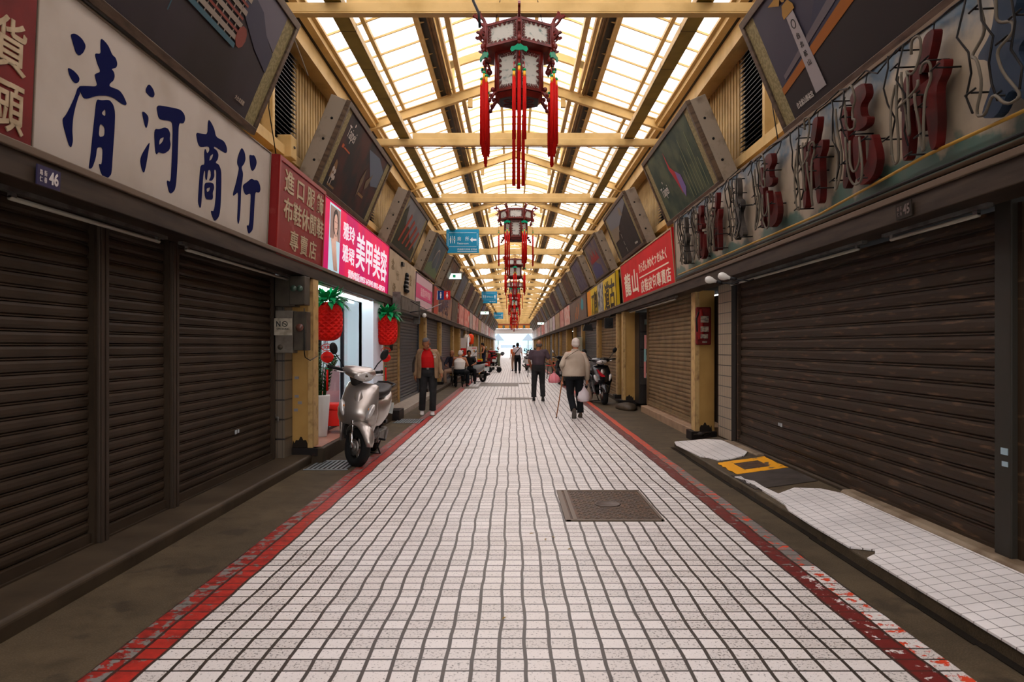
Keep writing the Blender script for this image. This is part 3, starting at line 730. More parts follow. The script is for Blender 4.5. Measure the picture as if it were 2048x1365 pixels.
for (u, v) in ((-.2, .95), (-.2, .72), (-.16, .64), (-.21, .55)): mb.box(u - .03, u + .02, -.006, 0, v, v + .035)
mb.build('sticker', mat('pier_sticker', (.22, .2, .2), .6), pL)
pier(1, 2.80, 11.1, 'ochre steel pier carrying the fire extinguisher box', zb=0, plinth=.14)
pier(1, 2.66, 17.5, 'ochre steel pier beside the black scooter, beyond the stacked drawers', zb=0, plinth=.14)
# tiled piers
PT = grid_tiles('narrow_cream_wall_tile', .058, .235, 0, 2, (.30, .235, .16), (.03, .02, .012), .035, .35)
PTY = grid_tiles('narrow_cream_wall_tile_side', .1, .145, 1, 2, (.27, .205, .135), (.02, .013, .008), .045, .45)
mb = MB(); mb.box(-.02, .26, 0, .3, 0, 2.2)
t = thing('tiled_pier', 'narrow cream tiled pier at the end of the left brown shutters', 'pillar', (-3.0, 8.62, .10))
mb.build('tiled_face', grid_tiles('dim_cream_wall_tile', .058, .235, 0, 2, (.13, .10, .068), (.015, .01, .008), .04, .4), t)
mb = MB(); mb.box(.02, .12, -.012, 0, .98, 1.16); mb.build('number_plate', mat('greenish_plate', (.09, .14, .10), .5), t)
mb = MB(); mb.T = facing(.035, -.013, 1.0); put_text(mb, '30', 0, 0, .06, .08, .002); mb.build('plate_lettering', mat('pale_ink', (.35, .38, .3), .5), t)
mb = MB(); mb.tube([(.1, -.02, .5), (.2, -.05, .5), (.2, -.06, .44)], .012); mb.tube([(.15, -.05, .5), (.15, -.05, .54)], .02); mb.build('tap', GREYM, t)
t = thing('tiled_pier', 'cream square tiled pier between the large right shutter and the dark gap', 'pillar', (2.93, 9.68, .17))
mb = MB(); mb.box(0, .3, .0, .62, 0, 2.15); mb.build('tiled_face', PTY, t)
# meter boxes on the left pier
METAL = mat('dull_olive_meter_case', (.07, .058, .042), .5, .3, col2=(.04, .032, .025), ns=5)
METL = mat('scuffed_grey_meter_case', (.15, .13, .105), .5, .3, col2=(.08, .065, .05), ns=6)
t = thing('meter_cabinet', 'dark upper meter cabinet with two round glass dials above the no smoking notice', 'meter box', (-2.64, 8.50, 1.92))
mb = MB(); mb.box(-.18, .06, 0, .2, 0, .36); mb.box(.0, .18, -.02, .2, .02, .36); mb.build('case', METAL, t, bevel=.006)
for x in (.055, .13):
    mb = MB(); mb.lathe([(.036, -.05), (.036, -.02), (.03, -.055)], 18, (x, 0, .21), 1); mb.build('dial', mat('meter_glass', (.05, .085, .06), .1, coat=.6), t)
t = thing('meter_cabinet', 'grey lower meter cabinet with the round dial door', 'meter box', (-2.64, 8.46, 1.37))
mb = MB(); mb.box(-.16, .045, 0, .2, 0, .5); mb.build('case', METL, t, bevel=.006)
mb = MB(); mb.box(.05, .2, .02, .2, .03, .49); mb.build('dial_door', METAL, t, bevel=.006)
mb = MB(); mb.lathe([(.045, .0), (.045, .022), (.038, -.004)], 20, (.125, 0, .3), 1); mb.build('dial', mat('red_meter_dial', (.12, .05, .035), .25, coat=.5), t)
mb = MB(); mb.lathe([(.03, -.008), (.03, 0), (.022, -.01)], 16, (-.1, 0, .07), 1); mb.build('lock_cap', METAL, t)
t = thing('notice', 'worn white no smoking notice taped on the grey meter cabinet', 'sign', (-2.81, 8.452, 1.58))
mb = MB(); mb.box(0, .21, 0, .004, 0, .2); mb.build('paper', mat('aged_paper', (.36, .32, .25), .7, col2=(.22, .19, .14), ns=12), t)
mb = MB(); mb.T = Matrix.Rotation(R(90), 4, 'X') @ Matrix.Translation((0, 0, .001))
put_text(mb, 'N', .025, .1, .05, .065, .002, bold=.02); put_text(mb, 'SMOKING', .03, .062, .15, .022, .002); mb.build('lettering', BLK, t)
mb = MB(); mb.torus((.125, -.002, .132), .03, .004, 1, 20, 6, .4); mb.tube([(.105, -.003, .15), (.145, -.003, .114)], .003, 5); mb.box(.108, .142, -.003, 0, .128, .136); mb.build('cigarette_symbol', BLK, t)
mb = MB(); mb.tube([(-2.47, 8.5, 1.9), (-2.46, 8.46, 1.4), (-2.46, 8.5, 1.32), (-2.43, 8.6, 1.28), (-2.42, 8.9, 1.33)], .006, 5)
tag(mb.build('loose_cable', BLK), 'black cable looping below the left meter cabinets', 'cable')
# fire extinguisher box
t = thing('extinguisher_box', 'red fire extinguisher box hung on the right ochre pier', 'fire extinguisher box', (2.92, 11.08, 1.47))
mb = MB(); mb.box(-.13, .10, -.10, -.005, 0, .58); mb.build('case', mat('dusty_dark_red_case', (.15, .012, .01), .4, col2=(.09, .01, .008), ns=8), t, bevel=.02)
mb = MB(); mb.lathe([(.05, .0), (.055, .05), (.055, .35), (.03, .42), (.02, .47)], 14, (-.06, -.1, .08), 2); mb.build('extinguisher', mat('extinguisher_red', (.2, .012, .01), .3), t)
mb = MB(); mb.box(-.08, .04, -.158, -.1, .34, .44); mb.box(-.08, .04, -.158, -.1, .2, .28); mb.box(-.08, .03, -.158, -.1, .1, .16); mb.box(-.04, .03, -.104, -.1, .03, .06); mb.build('label', mat('yellowed_label', (.3, .24, .17), .6, col2=(.1, .08, .07), ns=30), t)
mb = MB(); mb.tube([(-.1, -.12, .5), (-.14, -.14, .4), (-.13, -.14, .2)], .012, 6); mb.build('hose', BLK, t)
# dark recess with drawers on the right
t = thing('drawer_stack', 'stack of grey steel drawers standing in the dark gap beside the tan shutter', 'cabinet', (2.95, 16.9, .1))
mb = MB(); mb.box(-.0, .32, 0, .9, 0, 2.15); mb.build('body', mat('dark_grey_steel', (.035, .03, .026), .4, .3), t)
for q in range(4):
    mb = MB(); mb.box(.03, .31, -.02, 0, .45 + q * .42, .83 + q * .42); mb.build('drawer', mat('grey_drawer_front', (.06, .052, .045), .4, .3), t, bevel=.008)
    mb = MB(); mb.box(.12, .24, -.026, -.02, .6 + q * .42, .72 + q * .42); mb.build('paper_label', mat('pale_teal_label', (.13, .22, .2), .6, col2=(.3, .3, .26), ns=20), t)
t = thing('hanging_strip', 'strip of pink and blue paper notices hanging beside the tan shutter', 'notices', (2.93, 15.98, .75))
mb = MB(); mb.box(-.03, .01, 0, .03, .0, .36); mb.box(-.02, .02, 0, .03, .64, .95); mb.build('pink_notice', mat('pink_paper', (.55, .22, .2), .7), t)
mb = MB(); mb.box(-.028, .012, 0, .03, .36, .64); mb.build('blue_notice', mat('pale_blue_paper', (.2, .38, .38), .7), t)
mb = MB(); mb.lathe([(.34, 0), (.33, .06), (.24, .12), (.08, .15), (.001, .155)], 14, (0, 0, 0), 2, mod=lambda t, z: 1 + .12 * math.sin(3 * t))
o = mb.build('kerb_ramp', STONE); o.location = (2.62, 16.6, 0); o.scale = (.7, 1.5, 1); tag(o, 'low rounded concrete ramp lump in front of the drawer stack', 'ramp')
# rubble by the plinth
mb = MB(); mb.ball((0, 0, .03), (.05, .07, .035)); mb.ball((.1, .05, .025), (.05, .04, .03)); mb.tube([(-.1, 0, .02), (.15, .02, .06)], .015, 6)
o = mb.build('rubble', DARK); o.location = (2.72, 10.45, .14); tag(o, 'small dark pile of rubble at the foot of the tiled pier on the right', 'rubble')

# ---- generic bays farther on, both sides
far_cols = [SHK, SHG, SHY, SHG, SHY, SHK]
cn = ['slate', 'blue grey', 'tan', 'grey', 'tan', 'dark slate']
shutter(-1, -2.76, 15.0, 17.1, .11, 2.33, SHY, .08, 'tan roller shutter just beyond the nail shop with black scribble', rail=True, railm=YELP)
shutter(-1, -2.76, 17.25, 20.6, .11, 2.33, SHK, .08, 'slate blue roller shutter behind the man in the red polo shirt')
mb = MB(); mb.T = frame(-1, -2.735, 15.9, 1.35)
for q in range(3): mb.tube([(q * .14, 0, .004), (q * .14 + .03, .14, .004), (q * .14 + .07, .02, .004), (q * .14 + .1, .15, .004)], .006, 4)
tag(mb.build('scribble', BLK), 'black spray scribble on the tan shutter beyond the nail shop', 'graffiti')
GOODS = [mat('goods_' + str(i), c, .6) for i, c in enumerate([(.6, .04, .02), (.7, .5, .1), (.1, .3, .2), (.7, .65, .6), (.1, .15, .35), (.5, .2, .3)])]
INTER = mat('shop_interior_paint', (.28, .22, .14), .7)
for side, ys, nm in ((-1, 21.0, 'left'), (1, 18.6, 'right')):
    y = ys; i = 0
    while y < 97:
        w = (4.4, 5.3, 3.8)[i % 3]
        xi = CX + side * 2.62
        pier(side, xi, y, 'ochre steel pier, %s along the far %s wall beyond the near shutters' % (ORD(i), nm), zb=.1, chip=False, ph=(y < 40), group='far piers on the %s wall' % nm, plinth=.0 if y >= 40 else .1)
        a, b = y + .30, y + w - .06
        k = (i * 5 + (2 if side > 0 else 0)) % 6
        if (i % 4 == 2 and side < 0) or (i % 5 == 3 and side > 0):
            # an open stall: pale back panel, counter and shelves of wares
            t = thing('market_stall', 'open market stall with shelves of wares, %s bay of the far %s wall' % (ORD(i), nm), 'stall', (CX + side * 2.75, (a + b) / 2, .1))
            L = (b - a) / 2
            def bx(mb, p, q, *r): mb.box(min(side * p, side * q), max(side * p, side * q), *r)
            mb = MB(); bx(mb, .36, .40, -L, L, 0, 2.2); mb.build('back_panel', INTER, t)
            mb = MB(); bx(mb, -.05, .3, -L * .8, L * .8, .62, .68); bx(mb, -.02, .02, -L * .78, L * .78, 0, .62); mb.build('counter', mat('pale_counter', (.5, .42, .3), .5), t)
            for q in range(3):
                mb = MB(); bx(mb, .2, .36, -L * .9, L * .9, .98 + q * .36, 1.0 + q * .36); mb.build('shelf', GREYM, t)
                mb = MB()
                for r in range(5):
                    hh = .12 + .12 * ((r * 7 + q * 3 + i) % 3) / 2
                    mb.use(GOODS[(r + q + i) % 6]); bx(mb, .22, .34, -L * .85 + r * L * .34, -L * .85 + r * L * .34 + L * .26, 1.0 + q * .36, 1.0 + q * .36 + hh)
                mb.build('wares', None, t)
        else:
            shutter(side, CX + side * 2.76, a, b, .1, 2.33, far_cols[k], .09 if y < 45 else .18, '%s roller shutter, %s bay of the far %s wall' % (cn[k], ORD(i), nm), 'far roller shutters on the %s wall' % nm, rail=False)
        y += w; i += 1

# ------------------------------------------------------------ the nail shop
SHOPW = mat('shop_white_wall', (.72, .78, .82), .5)
for bx_ in ((-4.9, -4.8, 9.1, 14.1, .2, 2.36), (-4.9, -2.96, 14.12, 14.25, .2, 2.36), (-4.9, -3.04, 8.72, 8.82, .2, 2.36), (-4.9, -3.46, 8.8, 14.3, 2.37, 2.46)):
    struct(MB().box(*bx_).build('wall_back', SHOPW))
mb = MB(); mb.use(mat('pinkish_wood_floor', (.35, .17, .12), .3, col2=(.25, .11, .08), ns=3, stretch=(1, 6, 1))).box(-4.85, -2.4, 9.0, 14.0, .18, .196)
struct(mb.build('floor'))
LITE = mat('cool_white_tube', (.86, 1.0, 1.0), .5, emit=14.0)
for i, x in enumerate((-4.1, -3.4)):
    LIT2 = mat('bright_cool_tube', (.86, 1.0, 1.0), .5, emit=26.0)
    t = thing('ceiling_tube', 'cool white fluorescent tube on the nail shop ceiling, %s from the glass' % ('farther' if i == 0 else 'nearer'), 'light', (x, 11.6, 2.26))
    mb = MB(); mb.tube([(0, -1.6, 0), (0, 1.6, 0)], .03, 8); mb.build('tube', LIT2, t)
    MB().box(-.05, .05, -1.7, 1.7, .02, .045).build('batten', WHITE, t)
t = thing('shop_front_light', 'bright cool white light strip under the pink nail shop sign', 'light', (-2.62, 9.3, 2.26))
MB().box(-.09, .05, 0, 4.7, .0, .03).build('batten', WHITE, t)
mb = MB(); mb.tube([(-.02, .05, -.02), (-.02, 1.5, -.02)], .02, 8).tube([(-.02, 1.6, -.02), (-.02, 3.05, -.02)], .02, 8).tube([(-.02, 3.15, -.02), (-.02, 4.6, -.02)], .02, 8); mb.build('tube', LITE, t)
GLASS, nt, b = nodes('clear_shop_glass')
b.inputs['Transmission Weight'].default_value = 1; b.inputs['Roughness'].default_value = .02; b.inputs['IOR'].default_value = 1.08; b.inputs['Base Color'].default_value = (.93, .97, .98, 1)
t = thing('glass_partition', 'glass shop front of the nail shop with slim dark frames', 'shop front', (-2.78, 10.3, .19))
mb = MB()
for (a, b_) in ((0, 1.35), (1.4, 2.75)): mb.box(-.006, .006, a, b_, .04, 2.06)
mb.build('pane', GLASS, t)
mb = MB()
for y in (-.03, 1.35, 2.75): mb.box(-.03, .03, y, y + .05, 0, 2.1)
mb.box(-.03, .03, 0, 2.75, 0, .05); mb.box(-.03, .03, 0, 2.75, 2.05, 2.1); mb.build('frame', mat('slim_dark_frame', (.02, .02, .025), .3), t)
mb = MB(); mb.box(.008, .012, .15, .42, 1.05, 1.45); mb.build('eye_poster', mat('pale_beauty_poster', (.5, .55, .6), .5, col2=(.1, .13, .2), ns=9, lo=.5, hi=.62), t)
mb = MB(); mb.box(-.01, .0, .2, 1.2, .1, .95); mb.build('frosted_film', mat('pink_frosted_film', (.5, .36, .40), .4), t)
t = thing('entrance_return', 'tall white panel at the far end of the nail shop', 'wall panel', (-2.68, 13.05, .19))
MB().box(-.14, .14, 0, .98, 0, 2.12).build('panel', mat('pale_blue_white_panel', (.66, .72, .80), .45), t, bevel=.004)
MB().box(.10, .145, .98, 1.04, 0, 2.12).build('edge', YELP, t)
MB().box(.141, .146, 0, .98, .78, .79).build('seam', DARK, t)
# ottomans and planter
OTR = mat('red_vinyl', (.66, .018, .012), .35, coat=.3)
def ottoman(x, y, w, d, h, lb):
    t = thing('ottoman', lb, 'stool', (x, y, .196), 0, 'red ottomans in the nail shop')
    MB().box(-w / 2, w / 2, -d / 2, d / 2, .1, h).build('body', OTR, t, bevel=.02)
    mb = MB(); mb.box(-w / 2 - .01, w / 2 + .01, -d / 2 - .01, d / 2 + .01, h, h + .09); mb.build('cushion', OTR, t, bevel=.03)
    mb = MB()
    for sx in (-1, 1):
        for sy in (-1, 1): mb.tube([(sx * w * .4, sy * d * .4, .1), (sx * w * .4, sy * d * .4, .05)], .012, 6); mb.torus((sx * w * .4, sy * d * .4, .028), .018, .010, 0, 12, 6)
    mb.build('caster', GREYM, t)
ottoman(-2.6, 10.55, .38, .38, .33, 'small red ottoman on casters behind the silver scooter')
ottoman(-2.47, 11.9, .5, .9, .40, 'larger red ottoman seen behind the small one')
ottoman(-3.4, 11.6, .5, 1.6, .42, 'long red bench seat inside the shop behind the glass')
t = thing('potted_plant', 'tall glossy leaved plant in a white conical pot at the nail shop door', 'plant', (-2.68, 10.0, .196))
mb = MB(); mb.lathe([(.085, 0), (.09, .01), (.13, .56), (.125, .58), (.11, .58), (.11, .54), (.001, .54)], 24); mb.build('pot', mat('white_pot', (.62, .62, .6), .35), t)
LEAF = mat('dark_glossy_leaf', (.02, .075, .02), .3, col2=(.04, .12, .03), ns=12)
mb = MB(); lf = MB()
for k in range(16):
    a = k * 2.4; r0 = .06; h = .55 + .3 * ((k * 7) % 5) / 4; le = .16 + .02 * (k % 4)
    p0 = Vector((r0 * math.cos(a), r0 * math.sin(a), .54)); p1 = p0 + Vector((le * .35 * math.cos(a), le * .35 * math.sin(a), h * .6)); p2 = p0 + Vector((le * math.cos(a), le * math.sin(a), h * .95))
    mb.tube([p0, p1, p2], [.009, .007, .004], 5)
    for q in range(11):
        t_ = .15 + q * .085; c = p0.lerp(p1, min(1, t_ * 1.6)) if t_ < .6 else p1.lerp(p2, (t_ - .6) / .5)
        for sd in (-1, 1):
            d = Vector((math.cos(a + sd * 1.2), math.sin(a + sd * 1.2), .55)).normalized(); n = d.cross(Vector((0, 0, 1))).normalized()
            lf.add([c, c + d * .045 + n * .017, c + d * .10, c + d * .045 - n * .017], [(0, 1, 2, 3)])
mb.build('stem', LEAF, t); lf.build('foliage', LEAF, t)
t = thing('wooden_door_sill', 'short stone block closing the end of the nail shop step', 'kerb block', (-2.4, 14.3, 0)) if False else None

# ------------------------------------------------------------ shop signs
def sign(side, y0, y1, z0, z1, X, tilt, pm, fm, label, cat='sign', group=None, border=.03, depth=.08, parts=()):
    M = frame(side, X, y0 if side < 0 else y1, z0, tilt)
    t = thing('shop_sign', label, cat, M=M, group=group)
    w, h = y1 - y0, z1 - z0
    MB().box(0, w, 0, h, -depth, 0).build('panel', pm, t)
    if fm:
        mb = MB(); mb.box(0, w, 0, border, -.005, .012); mb.box(0, w, h - border, h, -.005, .012); mb.box(0, border, border, h - border, -.005, .012); mb.box(w - border, w, border, h - border, -.005, .012)
        mb.build('frame', fm, t, bevel=.003)
    for p in parts:
        nm, m, items = p
        mb = MB()
        for it in items:
            if it[0] == 't': put_text(mb, it[1], it[2], it[3], it[4], it[5], .006, .001, *(it[6:] if len(it) > 6 else ()))
            elif it[0] == 'b': mb.box(it[1], it[2], it[3], it[4], 0, it[5] if len(it) > 5 else .005)
            elif it[0] == 'p': fill_rings(mb, it[1], .003, .001)
        mb.build(nm, m, t)
    return t
XL = CX - 2.61
XR = CX + 2.57
AGED = mat('aged_white_acrylic', (.40, .345, .29), .55, col2=(.29, .235, .18), ns=1.6, lo=.45, hi=.85)
NAVY = mat('navy_brush_lettering', (.004, .006, .045), .7, spec=.02)
DRED = mat('faded_crimson_board', (.14, .010, .009), .55, col2=(.09, .007, .006), ns=3)
CRT = mat('cream_lettering', (.42, .32, .20), .5, col2=(.30, .22, .13), ns=10)
sign(-1, 1.2, 3.80, 2.46, 3.48, XL, R(2.5), DRED, None, 'dark red shop sign with cream characters cut by the left edge of the photo', parts=[
    ('lettering', CRT, [('t', '貨', 2.30, .37, .23, .27, .012), ('t', '頭', 2.33, .07, .20, .25, .012)])])
t = sign(-1, 3.83, 7.50, 2.45, 3.47, -2.575, R(2.5), AGED, mat('thin_aged_edge', (.2, .16, .12), .5), 'large white sign with four blue brush characters on the left', border=.012)
mb = MB()
for c in BRUSH: fill_rings(mb, [smooth_ring(r, 2) for r in c], .003, .001)
mb.build('brush_lettering', NAVY, t)
DR2 = mat('scratched_red_board', (.19, .013, .012), .5, col2=(.27, .07, .055), ns=4, lo=.58, hi=.72)
sign(-1, 7.52, 9.36, 2.42, 3.46, XL + .06, R(2.5), DR2, mat('dark_red_edge', (.22, .012, .01), .4), 'scratched red sign with rows of cream characters beside the white sign', border=.05, depth=.12, parts=[
    ('lettering', CRT, [('t', '進口服飾', .20, .70, 1.56, .25, .015, False, 1.5), ('t', '布鞋休閒鞋', .20, .40, 1.6, .25, .015), ('t', '專賣店', .46, .10, 1.05, .23, .01, False, 1.35)])])
LPK = mat('backlit_magenta_acrylic', (.40, .000, .085), .5, col2=(.62, .008, .045), ns=.9, emit=.0)
bs = LPK.node_tree.nodes['Principled BSDF']; rp = [n for n in LPK.node_tree.nodes if n.type == 'VALTORGB'][0]
LPK.node_tree.links.new(rp.outputs[0], bs.inputs['Emission Color']); bs.inputs['Emission Strength'].default_value = .8
LWH = mat('backlit_white_acrylic', (.85, .83, .92), .4, emit=.45)
t = sign(-1, 9.38, 14.45, 2.44, 3.46, XL + .02, R(2), LPK, mat('thin_magenta_edge', (.3, .01, .05), .4), 'backlit magenta nail shop sign with white characters and a portrait strip', border=.015, parts=[
    ('lettering', LWH, [('t', '雅玲', 1.20, .60, .78, .26, .008), ('t', '雅珺', 1.20, .27, .78, .26, .008), ('t', '美甲美容', 2.1, .26, 2.75, .60, .014), ('t', '預約電話:0957-643943 0915-427574', 1.6, .06, 3.1, .13, .004)]),
    ('portrait_background', mat('backlit_pale_blue_print', (.42, .62, .72), .4, emit=.6), [('b', .42, 1.02, .03, .98)])])
mb = MB(); mb.box(.45, .99, .50, .95, .004, .008); mb.build('portrait_backdrop', mat('backlit_brown_print', (.30, .2, .17), .4, emit=.3), t)
mb = MB(); fill_rings(mb, [[(.74 + .15 * math.cos(a), .74 + .19 * math.sin(a)) for a in [i * .3927 for i in range(16)]]], .003, .009); mb.build('printed_hair', mat('print_dark_hair', (.03, .015, .015), .4), t)
mb = MB(); fill_rings(mb, [[(.72 + .10 * math.cos(a), .72 + .145 * math.sin(a)) for a in [i * .3927 for i in range(16)]]], .003, .013); fill_rings(mb, [[(.62, .50), (.7, .62), (.78, .62), (.88, .5)]], .002, .010)
for q in range(4): mb.tube([(.52 + q * .07, .50, .012), (.6 + q * .06, .3, .014), (.70 + q * .05, .08, .014)], .022, 6, sc=(1, .3))
mb.build('printed_skin', mat('print_skin', (.60, .36, .28), .4, emit=.45), t)
mb = MB(); mb.box(.655, .695, .745, .752, .017, .02); mb.box(.745, .785, .745, .752, .017, .02); mb.box(.70, .745, .655, .668, .017, .02); mb.build('printed_features', mat('print_dark_red', (.25, .03, .04), .4), t)

BEI = mat('aged_beige_sign', (.36, .275, .175), .55, col2=(.22, .155, .09), ns=2.4, lo=.5, hi=.8)
t = sign(-1, 14.6, 18.5, 2.44, 3.45, XL, R(2), BEI, None, 'aged beige sign with a black seated emblem and faint drawings', parts=[
    ('faint_drawing', mat('faint_brown_ink', (.22, .16, .09), .6), [('t', '念', .3, .62, .35, .22), ('t', '佛', .5, .1, .4, .25), ('t', '竹', .95, .45, .35, .2), ('t', '壹', 2.9, .5, .35, .25)])])
mb = MB()
for (x, y, w, h) in ((2.0, .28, .62, .09), (1.95, .36, .55, .1), (2.05, .45, .42, .1), (2.12, .54, .28, .09), (2.18, .62, .16, .1)): mb.ball((x + w / 2 - .0, y + h / 2, .03), (w / 2, h / 2 + .02, .05), 10, 6)
mb.build('emblem', BLK, t); MB().box(1.5, 1.75, .82, .9, 0, .05).build('black_tab', BLK, t)
PKW = mat('pale_pink_sign', (.52, .34, .36), .5)
sign(-1, 18.6, 22.4, 2.40, 3.40, XL, R(2), PKW, mat('dark_edge', (.06, .04, .04), .5), 'pale pink sign with a deep pink band beyond the beige sign', parts=[
    ('pink_band', mat('deep_pink_band', (.55, .06, .16), .5), [('b', .06, 3.74, .34, .72)]),
    ('lettering', mat('light_pink_lettering', (.75, .5, .5), .5), [('t', '龍霞美甲美睫', 1.0, .42, 2.3, .24), ('t', '手足 美甲 0915', 1.4, .1, 1.6, .1)])])
MUR = mat('brown_orange_mural', (.30, .16, .085), .5, col2=(.10, .05, .05), ns=1.8, lo=.45, hi=.6, stretch=(1, 1, 1))
sign(-1, 22.8, 29.5, 2.42, 3.42, XL, R(2), MUR, mat('dark_edge', (.06, .04, .04), .5), 'long brown and orange printed sign behind the small toilet plate', parts=[
    ('red_panel', mat('dull_red_panel', (.36, .04, .02), .5), [('b', .1, 1.3, .05, .95)]), ('lettering', mat('dark_purple_strokes', (.05, .03, .05), .5), [('t', '龍山中藥行', 1.6, .2, 3.6, .6, .02)])])
DK = mat('soot_black_sign', (.045, .03, .02), .6, col2=(.12, .08, .05), ns=4)
sign(-1, 29.7, 32.6, 2.38, 3.42, XL, R(2), DK, None, 'soot black sign with worn lettering beyond the long brown sign')
gen = [((.45, .10, .08), (.62, .38, .30)), ((.52, .05, .03), (.66, .45, .35)), ((.26, .22, .20), (.5, .42, .36)), ((.62, .45, .38), (.5, .12, .08)), ((.42, .12, .10), (.6, .4, .33)), ((.38, .27, .15), (.28, .18, .1)),
       ((.55, .5, .5), (.4, .2, .25)), ((.5, .46, .4), (.3, .25, .2)), ((.44, .3, .25), (.25, .12, .1)), ((.66, .6, .55), (.4, .3, .3))]
gnm = ['dull red', 'bright red', 'grey', 'pale red lettered', 'crimson', 'tan', 'white', 'pale grey', 'brown', 'pale']
def generic(side, y, i0, nm):
    i = 0
    while y < 97:
        w = (3.4, 4.6, 2.9, 4.0)[(i + i0) % 4]; k = (i + i0) % 10
        a, b = gen[k]
        m = mat('generic_sign_%d' % k, a, .4, col2=b, ns=2.6, lo=.48, hi=.58)
        sign(side, y, min(y + w - .12, 98), 2.40, 3.42, CX + side * 2.57, R(2), m, mat('dark_edge', (.06, .04, .04), .5), '%s weathered sign, %s of the distant signs on the %s wall' % (gnm[k], ORD(i), nm), group='distant signs on the %s wall' % nm)
        y += w; i += 1
# right wall
SKY_, nt, b = nodes('cloud_mural_board')
g = nt.nodes.new('ShaderNodeTexCoord').outputs['Object']; sx = nt.nodes.new('ShaderNodeSeparateXYZ'); nt.links.new(g, sx.inputs[0])
nz = noise(nt, g, 2.2, 5); vv = mth(nt, 'ADD', sx.outputs[1], mth(nt, 'MULTIPLY', mth(nt, 'SUBTRACT', nz, .5), .9))
c = mixc(nt, ramp01(nt, vv, .80, .93), (.29, .235, .165), (.02, .065, .105))
c = mixc(nt, ramp01(nt, vv, .20, .14), c, (.06, .11, .085))
c = mixc(nt, mth(nt, 'MULTIPLY', ramp01(nt, noise(nt, g, 7, 4), .5, .7), .35), c, (.13, .11, .085))
nt.links.new(c, b.inputs['Base Color']); b.inputs['Roughness'].default_value = .5
RLET = mat('oxblood_channel_letter', (.085, .007, .006), .5, col2=(.035, .006, .005), ns=6)
GLET = mat('sooty_channel_letter', (.06, .05, .042), .4, col2=(.02, .02, .018), ns=6)
BLET = mat('dark_blue_channel_letter', (.02, .035, .06), .4)
NEON = mat('dead_neon_tube', (.11, .092, .068), .5)
NEOB = mat('black_painted_tube', (.015, .013, .012), .35)
t = sign(1, .6, 11.65, 2.50, 3.48, CX + 2.58, R(2.5), SKY_, mat('brown_wood_edge', (.13, .085, .05), .5), 'very long sky painted sign with dark red channel letters and dead neon tubes', border=.03)
GLY = {
 'a': [[(.28, .72), (.42, .82), (.40, .6), (.38, .3), (.31, .02), (.20, .0), (.21, .3), (.24, .6)], [(.45, .75), (.58, .79), (.60, .55), (.57, .24), (.50, .19), (.47, .5)], [(.54, .72), (.62, .86), (.70, 1.0), (.88, 1.0), (.82, .86), (.68, .68)],
       [(.66, .50), (.76, .64), (.90, .70), (1.02, .69), (.98, .58), (.86, .50), (.87, .2), (.82, .0), (.72, -.02), (.67, .3)], [(.20, .56), (.85, .62), (.85, .53), (.20, .44)]],
 'b': [[(.14, .80), (.24, .9), (.34, .80), (.30, .58), (.36, .34), (.30, .10), (.18, .0), (.10, .04), (.20, .36), (.12, .55)], [(.38, .92), (.56, 1.0), (.80, .98), (.84, .84), (.66, .78), (.68, .66), (.84, .62), (.80, .54), (.50, .54), (.44, .62), (.52, .78)],
       [(.42, .50), (.58, .50), (.57, .22), (.66, .11), (.80, .20), (.90, .48), (1.04, .16), (.92, .0), (.60, -.05), (.44, .10)]],
 'c': [[(.36, .98), (.62, 1.0), (.66, .78), (.58, .66), (.80, .60), (.82, .50), (.62, .42), (.70, .26), (.92, .06), (.70, .0), (.54, .18), (.36, .0), (.16, .06), (.34, .28), (.30, .46), (.14, .52), (.34, .64), (.40, .80)]]}
chars = [(10.55, 'c', GLET, .38), (9.72, 'b', RLET, .40), (9.0, 'a', RLET, .42), (8.1, 'c', GLET, .46), (7.15, 'b', RLET, .54), (6.12, 'a', RLET, .56), (5.30, 'b', RLET, .58), (4.50, 'a', RLET, .60), (3.68, 'c', BLET, .66), (2.8, 'a', RLET, .6), (1.9, 'b', RLET, .6)]
for q, (yc, ch, m, w) in enumerate(chars):
    u = 11.65 - yc - w / 2; hh = .70; v0 = .15
    mb = MB()
    for ring in GLY[ch]: fill_rings(mb, [smooth_ring([(u + a * w, v0 + b * hh) for a, b in ring], 2)], .055, .05)
    o = mb.build('channel_letter', m, t)
    rr = random.Random(q); mb = MB()
    for k, ring in enumerate(GLY[ch]):
        cx_ = sum(p[0] for p in ring) / len(ring); cy_ = sum(p[1] for p in ring) / len(ring)
        pts = smooth_ring([(cx_ + (a - cx_) * .72 - .05 + rr.uniform(-.02, .02), cy_ + (b - cy_) * 1.0 + rr.uniform(-.03, .03)) for a, b in ring], 2)[3:]
        mb.tube([(u + a * w, v0 + b * hh, .155 + .012 * math.sin(i * .4)) for i, (a, b) in enumerate(pts)], .0085, 6)
    mb.build('neon_tube', NEON, o)
    mb = MB()
    for z in range(9):
        a = u + rr.uniform(-.02, w); v = .16 + .085 * z; mb.tube([(a, v, 0), (a, v, .15)], .006, 4); mb.tube([(a - .05, v, .15), (a + .04, v + .01, .15)], .007, 4)
    for st in range(2 if ch != 'c' else 4):
        p = [(u + w * (.1 + .3 * st), .88, .12)]
        for z in range(7): p.append((u + w * (.15 + .28 * st + .13 * math.sin(z * 2.1 + q + st)), .82 - z * .11, .16 + .02 * math.sin(z)))
        mb.tube([(b_[0] * .5 + a_[0] * .5, b_[1] * .5 + a_[1] * .5, a_[2]) for a_, b_ in zip(p[1:], p[:-1])], .0065, 5)
    mb.build('wiring', NEOB, o)
mb = MB(); mb.tube([(.4, .07, .06), (3.2, .06, .07), (5.6, .065, .06), (7.2, .14, .07), (10.8, .13, .06)], .011, 6); mb.build('yellow_conduit', mat('yellow_conduit', (.36, .2, .03), .4), t)
mb = MB()
